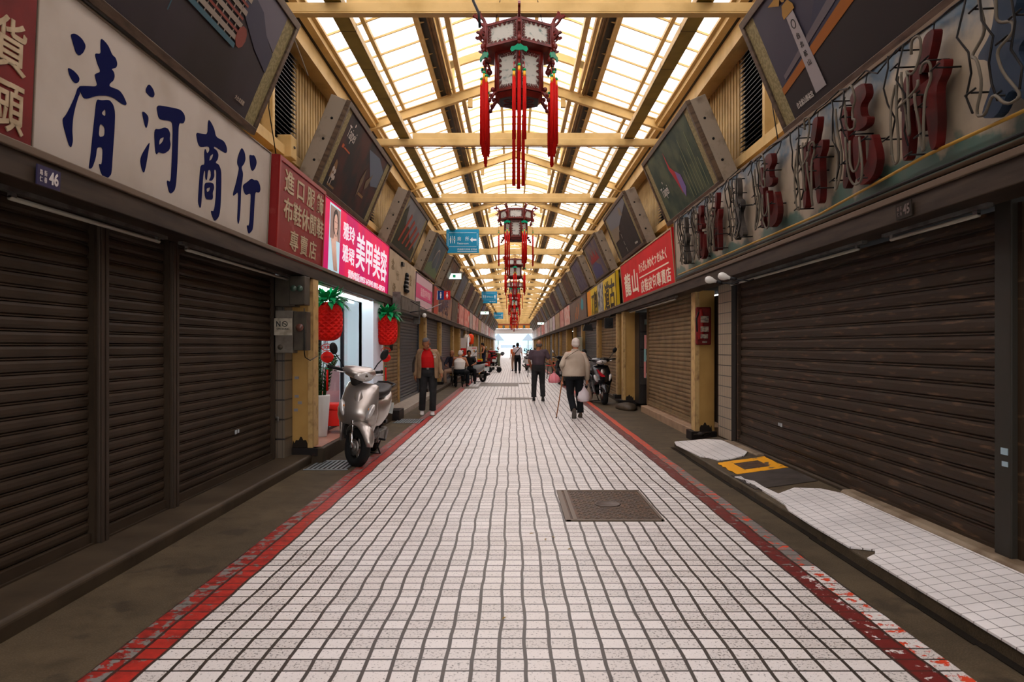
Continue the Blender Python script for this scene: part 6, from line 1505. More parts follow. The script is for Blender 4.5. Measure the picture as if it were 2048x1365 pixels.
def person(label, loc, rot, J, H=1.66, shirt=None, sleeve=.5, trousers=None, shoes=None, hair=None, hairstyle='short', skin=None, vox=.012, jacket=None, belt=None, tank=False, shorts=False):
    """faces +Y.  J holds the joints in metres for a 1.70 m figure"""
    t = thing('person', label, 'person', loc, rot)
    t.scale = (H / 1.7,) * 3
    sk = skin or SKIN
    D = dict(pel=V(0, 0, .93), wst=V(0, .0, 1.08), ch=V(0, .0, 1.27), nk=V(0, .0, 1.44), hd=V(0, .03, 1.59), tilt=0,
             ls=V(-.185, 0, 1.40), rs=V(.185, 0, 1.40), le=V(-.235, -.02, 1.13), re=V(.235, -.02, 1.13), lw=V(-.25, .05, .89), rw=V(.25, .05, .89),
             lh=V(-.095, 0, .90), rh=V(.095, 0, .90), lk=V(-.10, .02, .50), rk=V(.10, .02, .50), la=V(-.10, -.02, .09), ra=V(.10, -.02, .09), lt=0, rt=0, girth=1.0)
    D.update(J); g = D['girth']
    def body_torso(mb, e=0.0, top=True, z0=None):
        secs = [(D['pel'] + V(0, 0, -.07), .135 * g + e, .10 * g + e), (D['pel'], .165 * g + e, .115 * g + e), (D['wst'], .155 * g + e, .115 * g * (1.12 if g > 1 else 1) + e), (D['ch'], .175 * g + e, .12 * g + e), (D['ch'].lerp(D['nk'], .5), .185 + e, .105 + e)]
        if top: secs += [(D['ch'].lerp(D['nk'], .86), .125 + e, .08 + e), (D['nk'] + V(0, 0, .01), .065 + e * .6, .062 + e * .6)]
        if z0 is not None: secs = [s for s in secs if s[0].z >= z0]
        torso(mb, secs)
        for s in ('ls', 'rs'): limb(mb, [D['ch'].lerp(D['nk'], .62), D[s]], [.075 + e, .062 + e])
    mb = MB(); body_torso(mb)
    hd = D['hd']; HM = Matrix.Translation(hd) @ Matrix.Scale(1.07, 4) @ Matrix.Rotation(D.get('turn', 0), 4, 'Z') @ Matrix.Rotation(D['tilt'], 4, 'X') @ Matrix.Rotation(D.get('roll', 0), 4, 'Y')
    limb(mb, [D['nk'], hd + V(0, -.02, -.04)], [.062, .058])
    mb.T = HM
    mb.ball((0, -.01, .025), (.076, .094, .098), 18, 12); mb.ball((0, .02, -.045), (.058, .068, .070), 16, 10); mb.ball((0, .045, -.095), (.032, .035, .024), 10, 6)
    mb.ball((0, .096, -.018), (.014, .020, .026), 8, 6); mb.ball((0, .085, .018), (.055, .014, .012), 10, 6); mb.ball((0, .086, -.062), (.026, .012, .010), 8, 6)
    for s in (-1, 1): mb.ball((s * .079, -.008, -.01), (.012, .022, .032), 8, 6); mb.ball((s * .04, .07, -.03), (.022, .02, .02), 8, 6)
    mb.T = None
    for s in ('l', 'r'):
        sg = -1 if s == 'l' else 1
        limb(mb, [D[s + 's'], D[s + 's'].lerp(D[s + 'e'], .5), D[s + 'e']], [.052, .047, .038])
        limb(mb, [D[s + 'e'], D[s + 'e'].lerp(D[s + 'w'], .35), D[s + 'w']], [.038, .040, .026])
        d = (D[s + 'w'] - D[s + 'e']).normalized(); w = D[s + 'w']; out = V(0, 1, 0); out = (out - d * out.dot(d)).normalized(); pn = d.cross(out)
        limb(mb, [w, w + d * .045, w + d * .085], [.026, .032, .030])
        limb(mb, [w + out * .026 + d * .06, w - out * .026 + d * .06], [.016, .016])
        for q, (o_, L) in enumerate(((.032, .070), (.011, .080), (-.011, .075), (-.031, .060))):
            b0 = w + d * .085 + out * o_; cu = -sg * pn if False else (V(-sg, 0, 0) - d * V(-sg, 0, 0).dot(d)).normalized()
            limb(mb, [b0, b0 + d * L * .5 + cu * .006, b0 + d * L * .85 + cu * .028], [.0105, .0095, .0085], 8)
        limb(mb, [w + d * .03 + out * .028, w + d * .065 + out * .055, w + d * .095 + out * .055 + V(-sg, 0, 0) * .012], [.013, .0115, .010], 8)
        limb(mb, [D[s + 'h'], D[s + 'h'].lerp(D[s + 'k'], .5), D[s + 'k']], [.088 * g, .074, .054])
        limb(mb, [D[s + 'k'], D[s + 'k'].lerp(D[s + 'a'], .3), D[s + 'a']], [.052, .054, .036])
    remesh(mb, 'body', sk, t, vox, 3)
    # face details on the body
    if D.get('face', True):
        mb = MB(); mb.T = HM
        for s in (-1, 1): mb.ball((s * .03, .083, .006), (.011, .007, .004), 8, 5); mb.box(s * .03 - .015, s * .03 + .015, .084, .091, .027, .030)
        mb.build('eyes_and_brows', mat('dark_brown_eye', (.07, .04, .028), .4), t)
        mb = MB(); mb.T = HM; mb.ball((0, .094, -.062), (.024, .007, .005), 8, 5); mb.build('mouth', mat('lip', (.28, .08, .06), .5), t)
    if hair:
        mb = MB(); mb.T = HM
        if hairstyle == 'short':
            mb.ball((0, -.022, .042), (.083, .092, .090), 18, 12); mb.ball((0, -.055, -.01), (.076, .058, .062), 14, 8)
            for s in (-1, 1): mb.ball((s * .068, -.02, .01), (.018, .045, .042), 8, 6)
        elif hairstyle == 'balding':
            mb.ball((0, -.05, .012), (.082, .060, .072), 16, 10)
            for s in (-1, 1): mb.ball((s * .066, -.015, .018), (.018, .052, .04), 8, 6)
            mb.ball((0, -.01, .075), (.068, .078, .052), 14, 8)
        elif hairstyle == 'ring':
            mb.ball((0, -.048, -.012), (.081, .058, .060), 16, 10)
            for s in (-1, 1): mb.ball((s * .068, -.02, .0), (.015, .05, .038), 8, 6)
        elif hairstyle == 'updo':
            mb.ball((0, -.022, .042), (.083, .092, .090), 18, 12); mb.ball((0, -.10, .03), (.045, .045, .045), 12, 8)
        remesh(mb, 'hair', hair, t, .008, 2)
    if trousers:
        mb = MB(); e = .018
        torso(mb, [(D['pel'] + V(0, 0, -.09), .13 * g + e, .10 * g + e), (D['pel'], .170 * g + e, .122 * g + e), (D['pel'].lerp(D['wst'], .72), .158 * g + e, .112 * g + e)])
        for s in ('l', 'r'):
            h, k, a = D[s + 'h'], D[s + 'k'], D[s + 'a']
            if shorts: limb(mb, [h, h.lerp(k, .5), h.lerp(k, .85)], [.10 * g, .092, .085])
            else:
                limb(mb, [h, h.lerp(k, .5), k], [.10 * g, .092, .078]); mb.tube([k, k.lerp(a, .5), k.lerp(a, .97)], [.078, .074, .073], 14); mb.ball(k, .077)
        remesh(mb, 'trousers', trousers, t, vox, 4)
    if belt:
        mb = MB(); c = D['pel'].lerp(D['wst'], .6); torso(mb, [(c + V(0, 0, -.018), .166 * g + .018, .12 * g + .018), (c + V(0, 0, .018), .166 * g + .018, .12 * g + .018)], 28); bo = mb.build('belt', BLK, t)
        MB().box(c.x - .025, c.x + .025, c.y + .12 * g + .012, c.y + .12 * g + .028, c.z - .02, c.z + .02).build('buckle', GREYM, bo)
    if shirt:
        mb = MB(); e = .014; kk = D.get('kk', 1)
        secs = [(D['pel'].lerp(D['wst'], .55), .158 * g + e, .118 * g + e), (D['wst'], .158 * g + e, .12 * g * (1.12 if g > 1 else 1) + e), (D['ch'], .178 * g + e, .124 * g + e), (D['ch'].lerp(D['nk'], .5), .175 * (1 - (1 - kk) * .5) + e, .10 + e), (D['ch'].lerp(D['nk'], .86), .115 + e, .078 + e), (D['nk'] + V(0, 0, -.01), .066 + e, .066 + e)]
        torso(mb, secs[:5] if tank else secs)
        if not tank:
            for s in ('l', 'r'):
                limb(mb, [D['ch'].lerp(D['nk'], .6), D[s + 's'] + V(0, 0, -.005)], [.08 * kk, .070 * kk])
                a, b_, c = D[s + 's'], D[s + 'e'], D[s + 'w']
                if sleeve <= 1: limb(mb, [a, a.lerp(b_, sleeve)], [.070 * kk, .068 * kk])
                else: limb(mb, [a, b_], [.070, .060]); limb(mb, [b_, b_.lerp(c, sleeve - 1)], [.060, .048])
        else:
            for s in ('l', 'r'): limb(mb, [D['ch'] + V(-.06 if s == 'l' else .06, 0, .06), D['ch'].lerp(D['nk'], .8) + V(-.085 if s == 'l' else .085, 0, .0)], [.08, .045])
        remesh(mb, 'shirt', shirt, t, vox, 4)
        if not tank and D.get('collar'):
            mb = MB(); c = D['nk']; mb.torus((c.x, c.y + .005, c.z + .0), .078, .018, 2, 20, 8, 1.3); mb.build('collar', shirt, t)
    if shoes:
        for s in ('l', 'r'):
            a = D[s + 'a']; mb = MB(); mb.T = Matrix.Translation(a) @ Matrix.Rotation(D[s + 't'], 4, 'X')
            mb.rings([sell(0, y, z, w, h, 12, 2.5, 'y') for (y, z, w, h) in ((-.075, -.045, .025, .03), (-.06, -.035, .036, .05), (0, -.032, .042, .055), (.07, -.052, .048, .036), (.13, -.062, .047, .027), (.17, -.068, .03, .018))])
            o = mb.build('shoe', shoes, t, sub=1)
            mb = MB(); mb.T = Matrix.Translation(a) @ Matrix.Rotation(D[s + 't'], 4, 'X'); mb.rings([sell(0, y, -.083, w, .008, 10, 3, 'y') for (y, w) in ((-.078, .03), (-.05, .042), (.06, .05), (.14, .048), (.178, .025))]); mb.build('sole', mat('rubber_sole', (.10, .09, .08), .7), o)
    return t, D
TRD = mat('charcoal_trousers', (.017, .017, .018), .8, col2=(.028, .027, .027), ns=6)
TRB = mat('black_trousers', (.008, .009, .011), .8)
REDS = mat('red_polo_cloth', (.46, .006, .006), .7, col2=(.38, .006, .006), ns=5)
KHA = mat('khaki_jacket_cloth', (.27, .175, .10), .75, col2=(.18, .115, .062), ns=5, bump=.3, bscale=12)
KHD = mat('dark_jacket_panel', (.04, .03, .028), .7)
BEIJ = mat('beige_jacket_cloth', (.43, .35, .27), .75, col2=(.33, .265, .20), ns=3, bump=.3, bscale=14)
PLUM = mat('plum_grey_tee', (.075, .052, .062), .85)
GRH = mat('grey_hair', (.10, .09, .085), .8); BKH = mat('black_hair', (.012, .010, .010), .6); WHH = mat('white_hair', (.55, .48, .42), .8)

def jacket(t, D, m, hem_z, open_front, e=.03, g=1.0, cuffs=True, panel=None, name='jacket'):
    """loose jacket shell; open_front is half the opening angle in degrees"""
    mb = MB(); rs = []
    nk = D['nk']; ch = D['ch']; ws = D['wst']; pe = D['pel']
    secs = [(V(pe.x, pe.y, hem_z), .20 * g + e, .145 * g + e), (V(pe.x, pe.y, (hem_z + ws.z) / 2), .195 * g + e, .14 * g + e), (ws, .185 * g + e, .135 * g + e), (ch, .19 * g + e, .13 * g + e), (ch.lerp(nk, .5), .18 + e * .6, .115 + e), (ch.lerp(nk, .84), .135 + e * .6, .085 + e), (nk + V(0, 0, .0), .08 + e * .3, .075 + e * .4), (nk + V(0, -.005, .045), .078 + e * .2, .075 + e * .2)]
    n = 30
    for (c, w, d) in secs:
        a0, a1 = R(90 + open_front), R(450 - open_front)
        rs.append([(c[0] + w * math.cos(a0 + (a1 - a0) * k / n), c[1] + d * math.sin(a0 + (a1 - a0) * k / n) , c[2]) for k in range(n + 1)])
    mb.rings(rs, False, open_front <= 0)
    j = mb.build(name, m, t, solid=.008, sub=1)
    for s in ('l', 'r'):
        a, b, c = D[s + 's'], D[s + 'e'], D[s + 'w']
        mb = MB(); mid = a.lerp(b, .5)
        limb(mb, [ch.lerp(nk, .55), a + V(0, 0, -.012), mid, b, b.lerp(c, .5), b.lerp(c, .97)], [.085, .072, .070, .067, .062, .054], 14); remesh(mb, 'sleeve', m, j, .012, 5)
        if panel:
            mb = MB(); o = (-.02 if s == 'l' else .02); q = V(o, .0, 0); limb(mb, [a.lerp(b, .55) + q, b + q, b.lerp(c, .7) + q], [.062, .062, .056], 12); remesh(mb, 'sleeve_panel', panel, j, .012, 5)
        if cuffs:
            mb = MB(); mb.tube([b.lerp(c, .93), b.lerp(c, 1.03)], [.05, .042], 12); mb.build('cuff', m, j)
    return j
# man in the red polo and open khaki jacket, walking towards the viewer, looking down
t, D = person('man in a red polo shirt and open khaki jacket walking towards the viewer, looking down', (-1.80, 15.15, 0), R(180 + 6),
    dict(girth=1.10, hd=V(.035, .11, 1.555), nk=V(.02, .02, 1.43), ch=V(.01, .01, 1.27), ls=V(-.165, -.01, 1.375), rs=V(.175, -.01, 1.385), tilt=R(-32), roll=R(8), turn=R(-4), collar=True, kk=.78, le=V(-.27, -.05, 1.14), lw=V(-.29, .06, .92), re=V(.26, -.06, 1.13), rw=V(.27, -.03, .88),
         lk=V(-.11, .06, .50), la=V(-.10, .04, .09), rk=V(.11, .02, .50), ra=V(.13, -.08, .10), rt=R(-6)),
    H=1.64, shirt=REDS, sleeve=.3, trousers=TRD, shoes=mat('white_trainers', (.62, .58, .55), .6), hair=GRH, hairstyle='balding', skin=SKIND, belt=True, vox=.010)
jacket(t, D, KHA, .80, 36, g=1.10, panel=KHD)
mb = MB(); mb.T = Matrix.Translation((-.12, .165, 1.30)) @ Matrix.Rotation(R(180), 4, 'Z') @ Matrix.Rotation(R(90), 4, 'X'); mb.box(.0, .05, -.04, -.035, 0, .004); mb.torus((.03, -.02, 0), .014, .003, 2, 10, 4); mb.box(-.02, .04, .03, .036, 0, .004); mb.build('chest_print', WHITE, t)
# man in beige jacket seen from behind with a stick
t, D = person('white haired man in a beige jacket walking away with a stick and a bag', (1.24, 14.6, 0), R(2),
    dict(girth=1.12, kk=.9, pel=V(-.02, -.02, .90), wst=V(-.01, -.0, 1.06), ch=V(.01, .05, 1.25), nk=V(.03, .10, 1.42), hd=V(.04, .15, 1.56), tilt=R(-6), ls=V(-.155, .06, 1.345), rs=V(.195, .06, 1.34), le=V(-.27, -.03, 1.12), lw=V(-.20, .14, .97), re=V(.27, .0, 1.10), rw=V(.27, .03, .83),
         lh=V(-.10, 0, .88), rh=V(.09, 0, .88), lk=V(-.09, .02, .48), la=V(-.04, -.22, .17), lt=R(-58), rk=V(.11, .07, .47), ra=V(.13, .03, .09)),
    H=1.62, shirt=BEIJ, sleeve=.5, trousers=TRB, shoes=mat('dark_brown_shoes', (.07, .05, .035), .6), hair=WHH, hairstyle='short', vox=.010)
jacket(t, D, BEIJ, .885, 0, g=1.12)
mb = MB(); torso(mb, [(V(-.02, -.02, .84), .20, .145), (V(-.02, -.02, .91), .228, .172)], 28); mb.build('jacket_hem', BEIJ, t, sub=1)
mb = MB(); mb.tube([(.06, -.10, 1.44), (-.02, -.10, 1.40), (-.12, -.09, 1.33), (-.20, -.04, 1.26), (-.21, .1, 1.2)], .012, 6, sc=(1.4, .5)); mb.build('shoulder_strap', mat('olive_strap', (.12, .09, .06), .7), t)
t = thing('walking_stick', 'brown wooden walking stick held by the man in the beige jacket', 'walking stick', (.86, 14.5, 0))
mb = MB(); mb.tube([(0, 0, .0), (.07, .05, .4), (.145, .12, .86)], [.010, .0115, .013], 8); mb.build('shaft', mat('polished_brown_wood', (.28, .10, .03), .35), t)
mb = MB(); mb.tube([(.145, .12, .86), (.155, .14, .91), (.19, .15, .93), (.23, .15, .90)], .014, 8); mb.build('handle', mat('dark_wood_handle', (.12, .04, .015), .35), t)
mb = MB(); mb.tube([(0, 0, 0), (.003, .002, .02)], .015, 8); mb.build('ferrule', RUB, t)
BAG = mat('white_plastic_bag', (.70, .64, .66), .35, col2=(.62, .35, .36), ns=5, lo=.55, hi=.75)
def bag(name, label, loc, m, w, h, rot=0, hh=.14):
    t = thing(name, label, 'bag', loc, rot)
    mb = MB(); rs = []
    for i, (z, q) in enumerate(((-h, .55), (-h + .02, .9), (-h * .7, 1.0), (-h * .4, .8), (-h * .15, .4), (0, .12))):
        rs.append([(w * q * math.cos(2 * math.pi * k / 28) * (1 + .10 * math.sin(7 * 2 * math.pi * k / 28 + i)), w * .55 * q * math.sin(2 * math.pi * k / 28) * (1 + .12 * math.sin(5 * 2 * math.pi * k / 28 + i)), z) for k in range(28)])
    mb.rings(rs); mb.build('sack', m, t)
    mb = MB()
    for s in (-1, 1): mb.tube([(s * w * .15, 0, -h * .08), (s * .015, 0, hh * .4), (0, 0, hh)], .008, 5, sc=(1.5, .5))
    mb.build('handles', m, t)
    return t
bag('plastic_bag', 'white plastic carrier bag hanging from the right hand of the beige jacket man', (1.42, 14.62, .64), BAG, .13, .32, .3, .06)
bag('brown_bag', 'small pale brown bag hanging behind the white carrier bag', (1.54, 14.74, .64), mat('tan_bag', (.32, .25, .19), .6), .09, .30, .8, .06)
# man in the dark tee shirt
t, D = person('man in a plum grey tee shirt walking away with hands low, seen from behind', (.66, 19.1, 0), R(-3),
    dict(girth=1.05, hd=V(.02, .08, 1.575), nk=V(0, .03, 1.43), tilt=R(-12), ls=V(-.19, .02, 1.38), rs=V(.20, .02, 1.39), le=V(-.26, -.06, 1.13), lw=V(-.20, .06, .93), re=V(.32, .02, 1.15), rw=V(.43, .06, .93), lk=V(-.12, .03, .50), la=V(-.13, .0, .09), rk=V(.11, .06, .48), ra=V(.13, -.10, .13), rt=R(-30)),
    H=1.60, shirt=PLUM, sleeve=.68, trousers=TRD, shoes=BLK, hair=GRH, hairstyle='ring', skin=SKIND, vox=.010)
STR, nt, b_ = nodes('pink_striped_plastic')
g_ = nt.nodes.new('ShaderNodeTexCoord').outputs['Object']; sx = nt.nodes.new('ShaderNodeSeparateXYZ'); nt.links.new(g_, sx.inputs[0])
nt.links.new(mixc(nt, mth(nt, 'LESS_THAN', mth(nt, 'FRACT', mth(nt, 'MULTIPLY', sx.outputs[0], 28)), .5), (.75, .06, .10), (.85, .45, .48)), b_.inputs['Base Color']); b_.inputs['Roughness'].default_value = .35
bag('plastic_bag', 'pink and white striped plastic bag hanging from the hand of the plum tee shirt man', (1.08, 19.17, .75), STR, .16, .28, 0, .06)
# man far ahead with a shoulder strap
t, D = person('man in a pale shirt with a black cross body strap walking away in the distance', (.22, 38.6, 0), 0, dict(ra=V(.11, -.15, .14), rt=R(-25), rk=V(.11, .05, .49)), H=1.62, shirt=mat('pale_grey_shirt', (.55, .50, .52), .7), sleeve=.6, trousers=TRB, shoes=BLK, hair=BKH, skin=SKIND, vox=.018)
mb = MB(); mb.tube([(.12, -.12, 1.42), (-.02, -.155, 1.25), (-.17, -.12, 1.08)], .02, 6, sc=(1.2, .4)); mb.tube([(.16, .0, 1.45), (.12, -.12, 1.42)], .018, 5); mb.build('strap', BLK, t)
t, D = person('person in an orange top partly hidden left of the man with the strap', (.03, 42.5, 0), R(20), {}, H=1.5, shirt=mat('orange_cloth', (.7, .16, .05), .7), sleeve=.5, trousers=mat('tan_trousers', (.35, .22, .15), .7), shoes=BLK, hair=BKH, vox=.02)
# seated man in the white tank top
SEAT = dict(pel=V(0, 0, .55), wst=V(0, .02, .70), ch=V(0, .06, .90), nk=V(0, .12, 1.06), hd=V(0, .20, 1.18), tilt=R(-25), ls=V(-.19, .10, 1.01), rs=V(.19, .10, 1.01), le=V(-.27, .18, .78), lw=V(-.16, .38, .74), re=V(.28, .18, .78), rw=V(.16, .38, .74),
            lh=V(-.10, .03, .52), rh=V(.10, .03, .52), lk=V(-.22, .42, .52), rk=V(.22, .42, .52), la=V(-.22, .36, .09), ra=V(.22, .36, .09))
t, D = person('white haired man in a white sleeveless top seated on a stool, seen from behind', (-1.93, 25.6, 0), R(-8), dict(SEAT, girth=1.15), H=1.68, shirt=mat('white_tank_cloth', (.62, .57, .52), .8), tank=True, trousers=TRB, shoes=BLK, hair=WHH, hairstyle='short', vox=.013)
t, D = person('balding man in a dark shirt seated opposite at the left, face towards the viewer', (-2.25, 27.1, 0), R(165), dict(SEAT, tilt=R(-12)), H=1.68, shirt=mat('dark_blue_shirt', (.03, .03, .045), .8), sleeve=1.5, trousers=mat('tan_trousers', (.35, .22, .15), .7), shoes=BLK, hair=GRH, hairstyle='ring', skin=SKIND, vox=.015)
t, D = person('person in a black shirt seated beyond the white haired man, dark hair just showing', (-1.75, 28.2, 0), R(185), dict(SEAT), H=1.68, shirt=BLK, sleeve=.6, trousers=TRB, shoes=BLK, hair=BKH, hairstyle='short', skin=SKIND, vox=.018)
# woman in the black vest at the cart
t, D = person('woman in a black sleeveless top standing at the hand cart, turned to the left', (-1.62, 39.3, 0), R(95), dict(girth=.92, tilt=R(-22), hd=V(0, .08, 1.58), le=V(-.22, .06, 1.16), lw=V(-.14, .30, 1.12), re=V(.22, .06, 1.16), rw=V(.16, .30, 1.10)), H=1.62, shirt=mat('black_vest', (.012, .012, .014), .8), tank=True, trousers=mat('navy_shorts', (.012, .014, .03), .8), shorts=True, shoes=BLK, hair=BKH, hairstyle='short', vox=.018)
t, D = person('person in camouflage brown bending over a scooter beyond the hand cart', (-.98, 48.0, 0), R(80), dict(wst=V(0, .14, 1.0), ch=V(0, .34, 1.06), nk=V(0, .52, 1.08), hd=V(0, .66, 1.04), tilt=R(-60), ls=V(-.18, .46, 1.06), rs=V(.18, .46, 1.06), le=V(-.2, .5, .8), re=V(.2, .5, .8), lw=V(-.18, .66, .62), rw=V(.18, .66, .62), face=False),
    H=1.7, shirt=mat('camouflage_cloth', (.10, .075, .05), .8, col2=(.2, .15, .1), ns=14, lo=.48, hi=.52), sleeve=1.9, trousers=mat('olive_trousers', (.12, .12, .07), .8), shoes=BLK, hair=BKH, vox=.02)

# ------------------------------------------------------------ market clutter
def stool(x, y, m, h, lb, grp, r=.16):
    t = thing('stool', lb, 'stool', (x, y, 0), 0, grp)
    mb = MB(); mb.lathe([(r * .95, h - .03), (r, h - .015), (r * .97, h), (.001, h + .004)], 18); mb.build('seat', m, t)
    for a in (45, 135, 225, 315):
        c, s_ = math.cos(R(a)), math.sin(R(a)); mb = MB(); mb.tube([(r * .6 * c, r * .6 * s_, h - .02), (r * 1.05 * c, r * 1.05 * s_, .0)], .013, 6); mb.build('leg', BLK, t)
    mb = MB(); mb.torus((0, 0, h * .4), r * .85, .008, 2, 20, 6); mb.build('ring', BLK, t)
    return t
stool(-1.93, 25.55, BLK, .43, 'black wire stool under the man in the white sleeveless top', 'black stools at the left')
stool(-2.25, 27.15, BLK, .43, 'black stool under the balding seated man', 'black stools at the left')
stool(-1.75, 28.25, BLK, .43, 'black stool under the seated person in black', 'black stools at the left')
for (x, y, lb) in ((.80, 33.5, 'red topped stool left of the plum tee shirt man'), (1.62, 32.0, 'red topped stool nearest right of the plum tee shirt man'), (1.95, 33.2, 'red topped stool farther right by the striped bag'), (2.25, 32.2, 'red topped stool closest to the right piers')):
    stool(x, y, RED, .60, lb, 'red topped stools on the right', .19)
t = thing('folding_table', 'low folding table between the seated men on the left', 'table', (-1.98, 26.35, 0))
MB().box(-.28, .28, -.16, .16, .68, .70).build('table_top', mat('worn_table_top', (.4, .34, .26), .5), t)
for sx in (-1, 1):
    for sy in (-1, 1): MB().tube([(sx * .25, sy * .13, 0), (sx * .25, sy * .13, .68)], .012, 6).build('leg', GREYM, t)
t = thing('cafe_table', 'small dark round table with red stools on the right', 'table', (1.9, 34.3, 0))
MB().lathe([(.36, .70), (.36, .73), (.001, .73)], 24).build('table_top', mat('red_brown_top', (.35, .08, .04), .5), t)
MB().lathe([(.22, 0), (.22, .02), (.03, .04), (.03, .70)], 16).build('pedestal', BLK, t)
t = thing('orange_ball_lamp', 'orange round fruit like ornament on the cafe table', 'ornament', (1.55, 34.2, .0)) if False else None
t = thing('menu_board', 'white menu board with printed snack pictures beside the white scooter', 'sign board', M=facing(-2.02, 31.2, .72) @ Matrix.Rotation(R(-6), 4, 'X'))
MB().box(0, .44, 0, .72, -.02, 0).build('panel', mat('menu_white', (.66, .60, .56), .5), t)
mb = MB(); mb.box(.22, .40, .63, .67, 0, .003); mb.box(.06, .22, .12, .16, 0, .003); mb.box(.26, .40, .19, .23, 0, .003); mb.build('red_caption', mat('menu_red', (.55, .06, .04), .5), t)
for (x, z) in ((.1, .46), (.32, .48), (.18, .0)):
    mb = MB(); mb.add([(x - .035, z, .003), (x + .025, z, .003), (x + .045, z + .09, .003), (x - .05, z + .09, .003)], [(0, 1, 2, 3)]); o = mb.build('cup_picture', mat('menu_amber', (.5, .24, .08), .5), t)
mb = MB(); mb.box(.06, .15, .52, .55, .003, .005); mb.ball((.11, .30, .0), (.045, .02, .004), 10, 5); mb.build('dark_print', BLK, t)
t = thing('menu_stand', 'plain grey stand carrying the white menu board', 'stand', (-1.80, 31.3, 0))
for sx in (-.18, .18): MB().tube([(sx, 0, 0), (sx, 0, .73)], .015, 6).build('leg', GREYM, t)
MB().box(-.22, .22, -.08, .08, .70, .715).build('shelf', GREYM, t)
t = thing('framed_notice', 'red notice in a yellow frame standing beyond the menu board', 'sign board', M=facing(-1.86, 37.3, .02))
MB().box(0, .26, 0, .78, -.03, 0).build('frame', mat('yellow_frame', (.75, .48, .01), .5), t)
MB().box(.0, .20, .06, .72, 0, .004).build('panel', mat('notice_red', (.62, .02, .015), .5), t)
t = thing('banner_column', 'tall narrow banner, white above and red with gold below, behind the seated men', 'banner', M=facing(-2.30, 31.3, .95))
MB().box(0, .24, .42, .86, -.1, 0).build('white_half', mat('greyish_white_cloth', (.55, .48, .44), .7), t)
MB().box(0, .24, -.9, .42, -.1, 0).build('red_half', mat('banner_red', (.55, .012, .01), .6), t)
mb = MB(); mb.torus((.11, .28, .003), .035, .008, 2, 10, 4); mb.torus((.11, .14, .003), .035, .008, 2, 10, 4); mb.box(.08, .15, -.12, -.04, 0, .004); mb.build('gold_print', GOLD, t)
MB().tube([(.32, -.95, -.05), (.32, .9, -.05)], .04, 8).build('white_pole', WHITE, t)
t = thing('paper_lantern', 'orange red hanging bag lantern under the fascia beyond the menu board', 'lantern', (-2.12, 35.5, 1.80))
mb = MB(); mb.lathe([(.05, -.26), (.15, -.22), (.17, 0), (.15, .2), (.05, .25)], 16); mb.build('body', mat('orange_red_paper', (.78, .06, .01), .5), t); mb = MB(); mb.tube([(0, 0, .25), (0, 0, .52), (-.42, 0, .60)], .006, 4); mb.build('string', BLK, t)
for k in range(3):
    mb = MB(); mb.lathe([(.04, -.2), (.10, -.14), (.11, 0), (.04, .16), (.01, .22)], 12); mb.tube([(0, 0, .2), (0, 0, .5), (-.2, 0, .56)], .006, 4); o = mb.build('hanging_bag', mat('pale_cloth_bag', (.5, .42, .33), .7)); o.location = (-2.32 + k * .06, 34.6 + k * .25, 1.82); tag(o, 'pale cloth bag hanging left of the orange lantern, %s of three' % ORD(k), 'bag', 'pale bags under the left fascia')
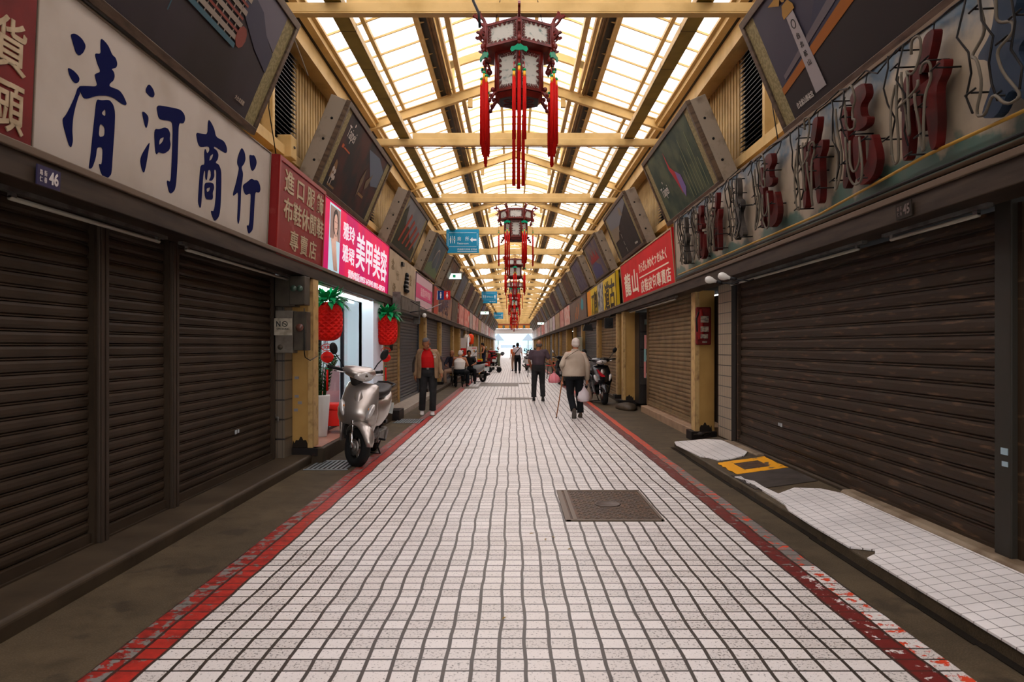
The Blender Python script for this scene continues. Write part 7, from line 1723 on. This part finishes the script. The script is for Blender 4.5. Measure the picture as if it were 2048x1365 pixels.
# hand cart
t = thing('hand_cart', 'flat four wheeled hand cart with a wire side basket on the left', 'cart', (-1.30, 39.9, 0))
MB().box(-.50, .62, -.3, .3, .30, .34).build('deck', mat('cart_grey', (.35, .33, .3), .5, .3), t)
for (x, y) in ((-.42, -.28), (-.0, -.28), (.50, -.28), (-.42, .28), (.50, .28)):
    mb = MB(); mb.torus((x, y, .15), .10, .045, 1, 20, 8); mb.lathe([(.07, -.02), (.07, .02)], 12, (x, y, .15), 1); mb.build('wheel', RUB, t)
mb = MB()
for k in range(7): mb.tube([(-.5 + k * .09, -.3, .34), (-.5 + k * .09, -.3, .78)], .008, 4)
for z in (.45, .6, .78): mb.tube([(-.5, -.3, z), (.05, -.3, z)], .008, 4); mb.tube([(-.5, .3, z), (.05, .3, z)], .008, 4)
mb.build('basket', BLK, t)
mb = MB(); mb.box(-.45, .0, -.2, .2, .45, .72); o = mb.build('red_crate', mat('goods_0', (.6, .04, .02), .6), bevel=.02); o.location = (-1.30, 39.9, -.105); tag(o, 'red crate sitting in the basket of the hand cart', 'crate')
# right side small things
t = thing('wall_cabinet', 'pale green grey cabinet hung on the right wall beyond the beige jacket man', 'cabinet', (2.46, 28.0, 1.05))
MB().box(0, .22, 0, 1.0, 0, .75).build('case', mat('pale_green_grey', (.34, .32, .22), .5), t, bevel=.01)
t = thing('work_lamp', 'black flood lamp hanging under the yellow sign on the right', 'lamp', (2.35, 22.8, 2.02))
mb = MB(); mb.prism([(-.16, -.08), (.16, -.08), (.10, .12), (-.10, .12)], 1, -.15, .15); mb.build('shade', BLK, t); MB().tube([(0, 0, .1), (.15, 0, .32), (.33, 0, .36)], .012, 6).build('arm', BLK, t)
t = thing('loudspeaker', 'small black loudspeaker hanging by the first far right pier', 'loudspeaker', (2.55, 19.3, 1.93))
MB().box(-.11, .11, -.1, .1, 0, .28).build('case', BLK, t, bevel=.01); MB().lathe([(.08, -.102), (.06, -.108), (.001, -.1)], 16, (0, 0, .13), 1).build('cone', RUB, t)
MB().tube([(0, 0, .28), (.06, 0, .38)], .01, 5).build('bracket', BLK, t)
# fallen leaves on the tiles
LFM = mat('dry_yellow_leaf', (.30, .19, .05), .7)
for k, (x, y, a) in enumerate(((.14, 5.55, .3), (.24, 5.38, 1.2), (.40, 5.12, .5), (.30, 5.44, 2.2), (-.05, 3.82, 1.0))):
    mb = MB(); mb.add([(-.02, 0, .002), (0, -.006, .006), (.022, 0, .003), (0, .007, .007)], [(0, 1, 2, 3)]); o = mb.build('dry_leaf', LFM, solid=.001); o.location = (x, y, .004); o.rotation_euler = (0, 0, a)
    tag(o, ['dry leaf left of the others near the manhole plate', 'dry leaf in the middle of the little group before the manhole plate', 'dry leaf nearest the manhole plate corner', 'dark curled leaf among the little group', 'lone yellow leaf on the tiles close to the viewer'][k], 'leaf')
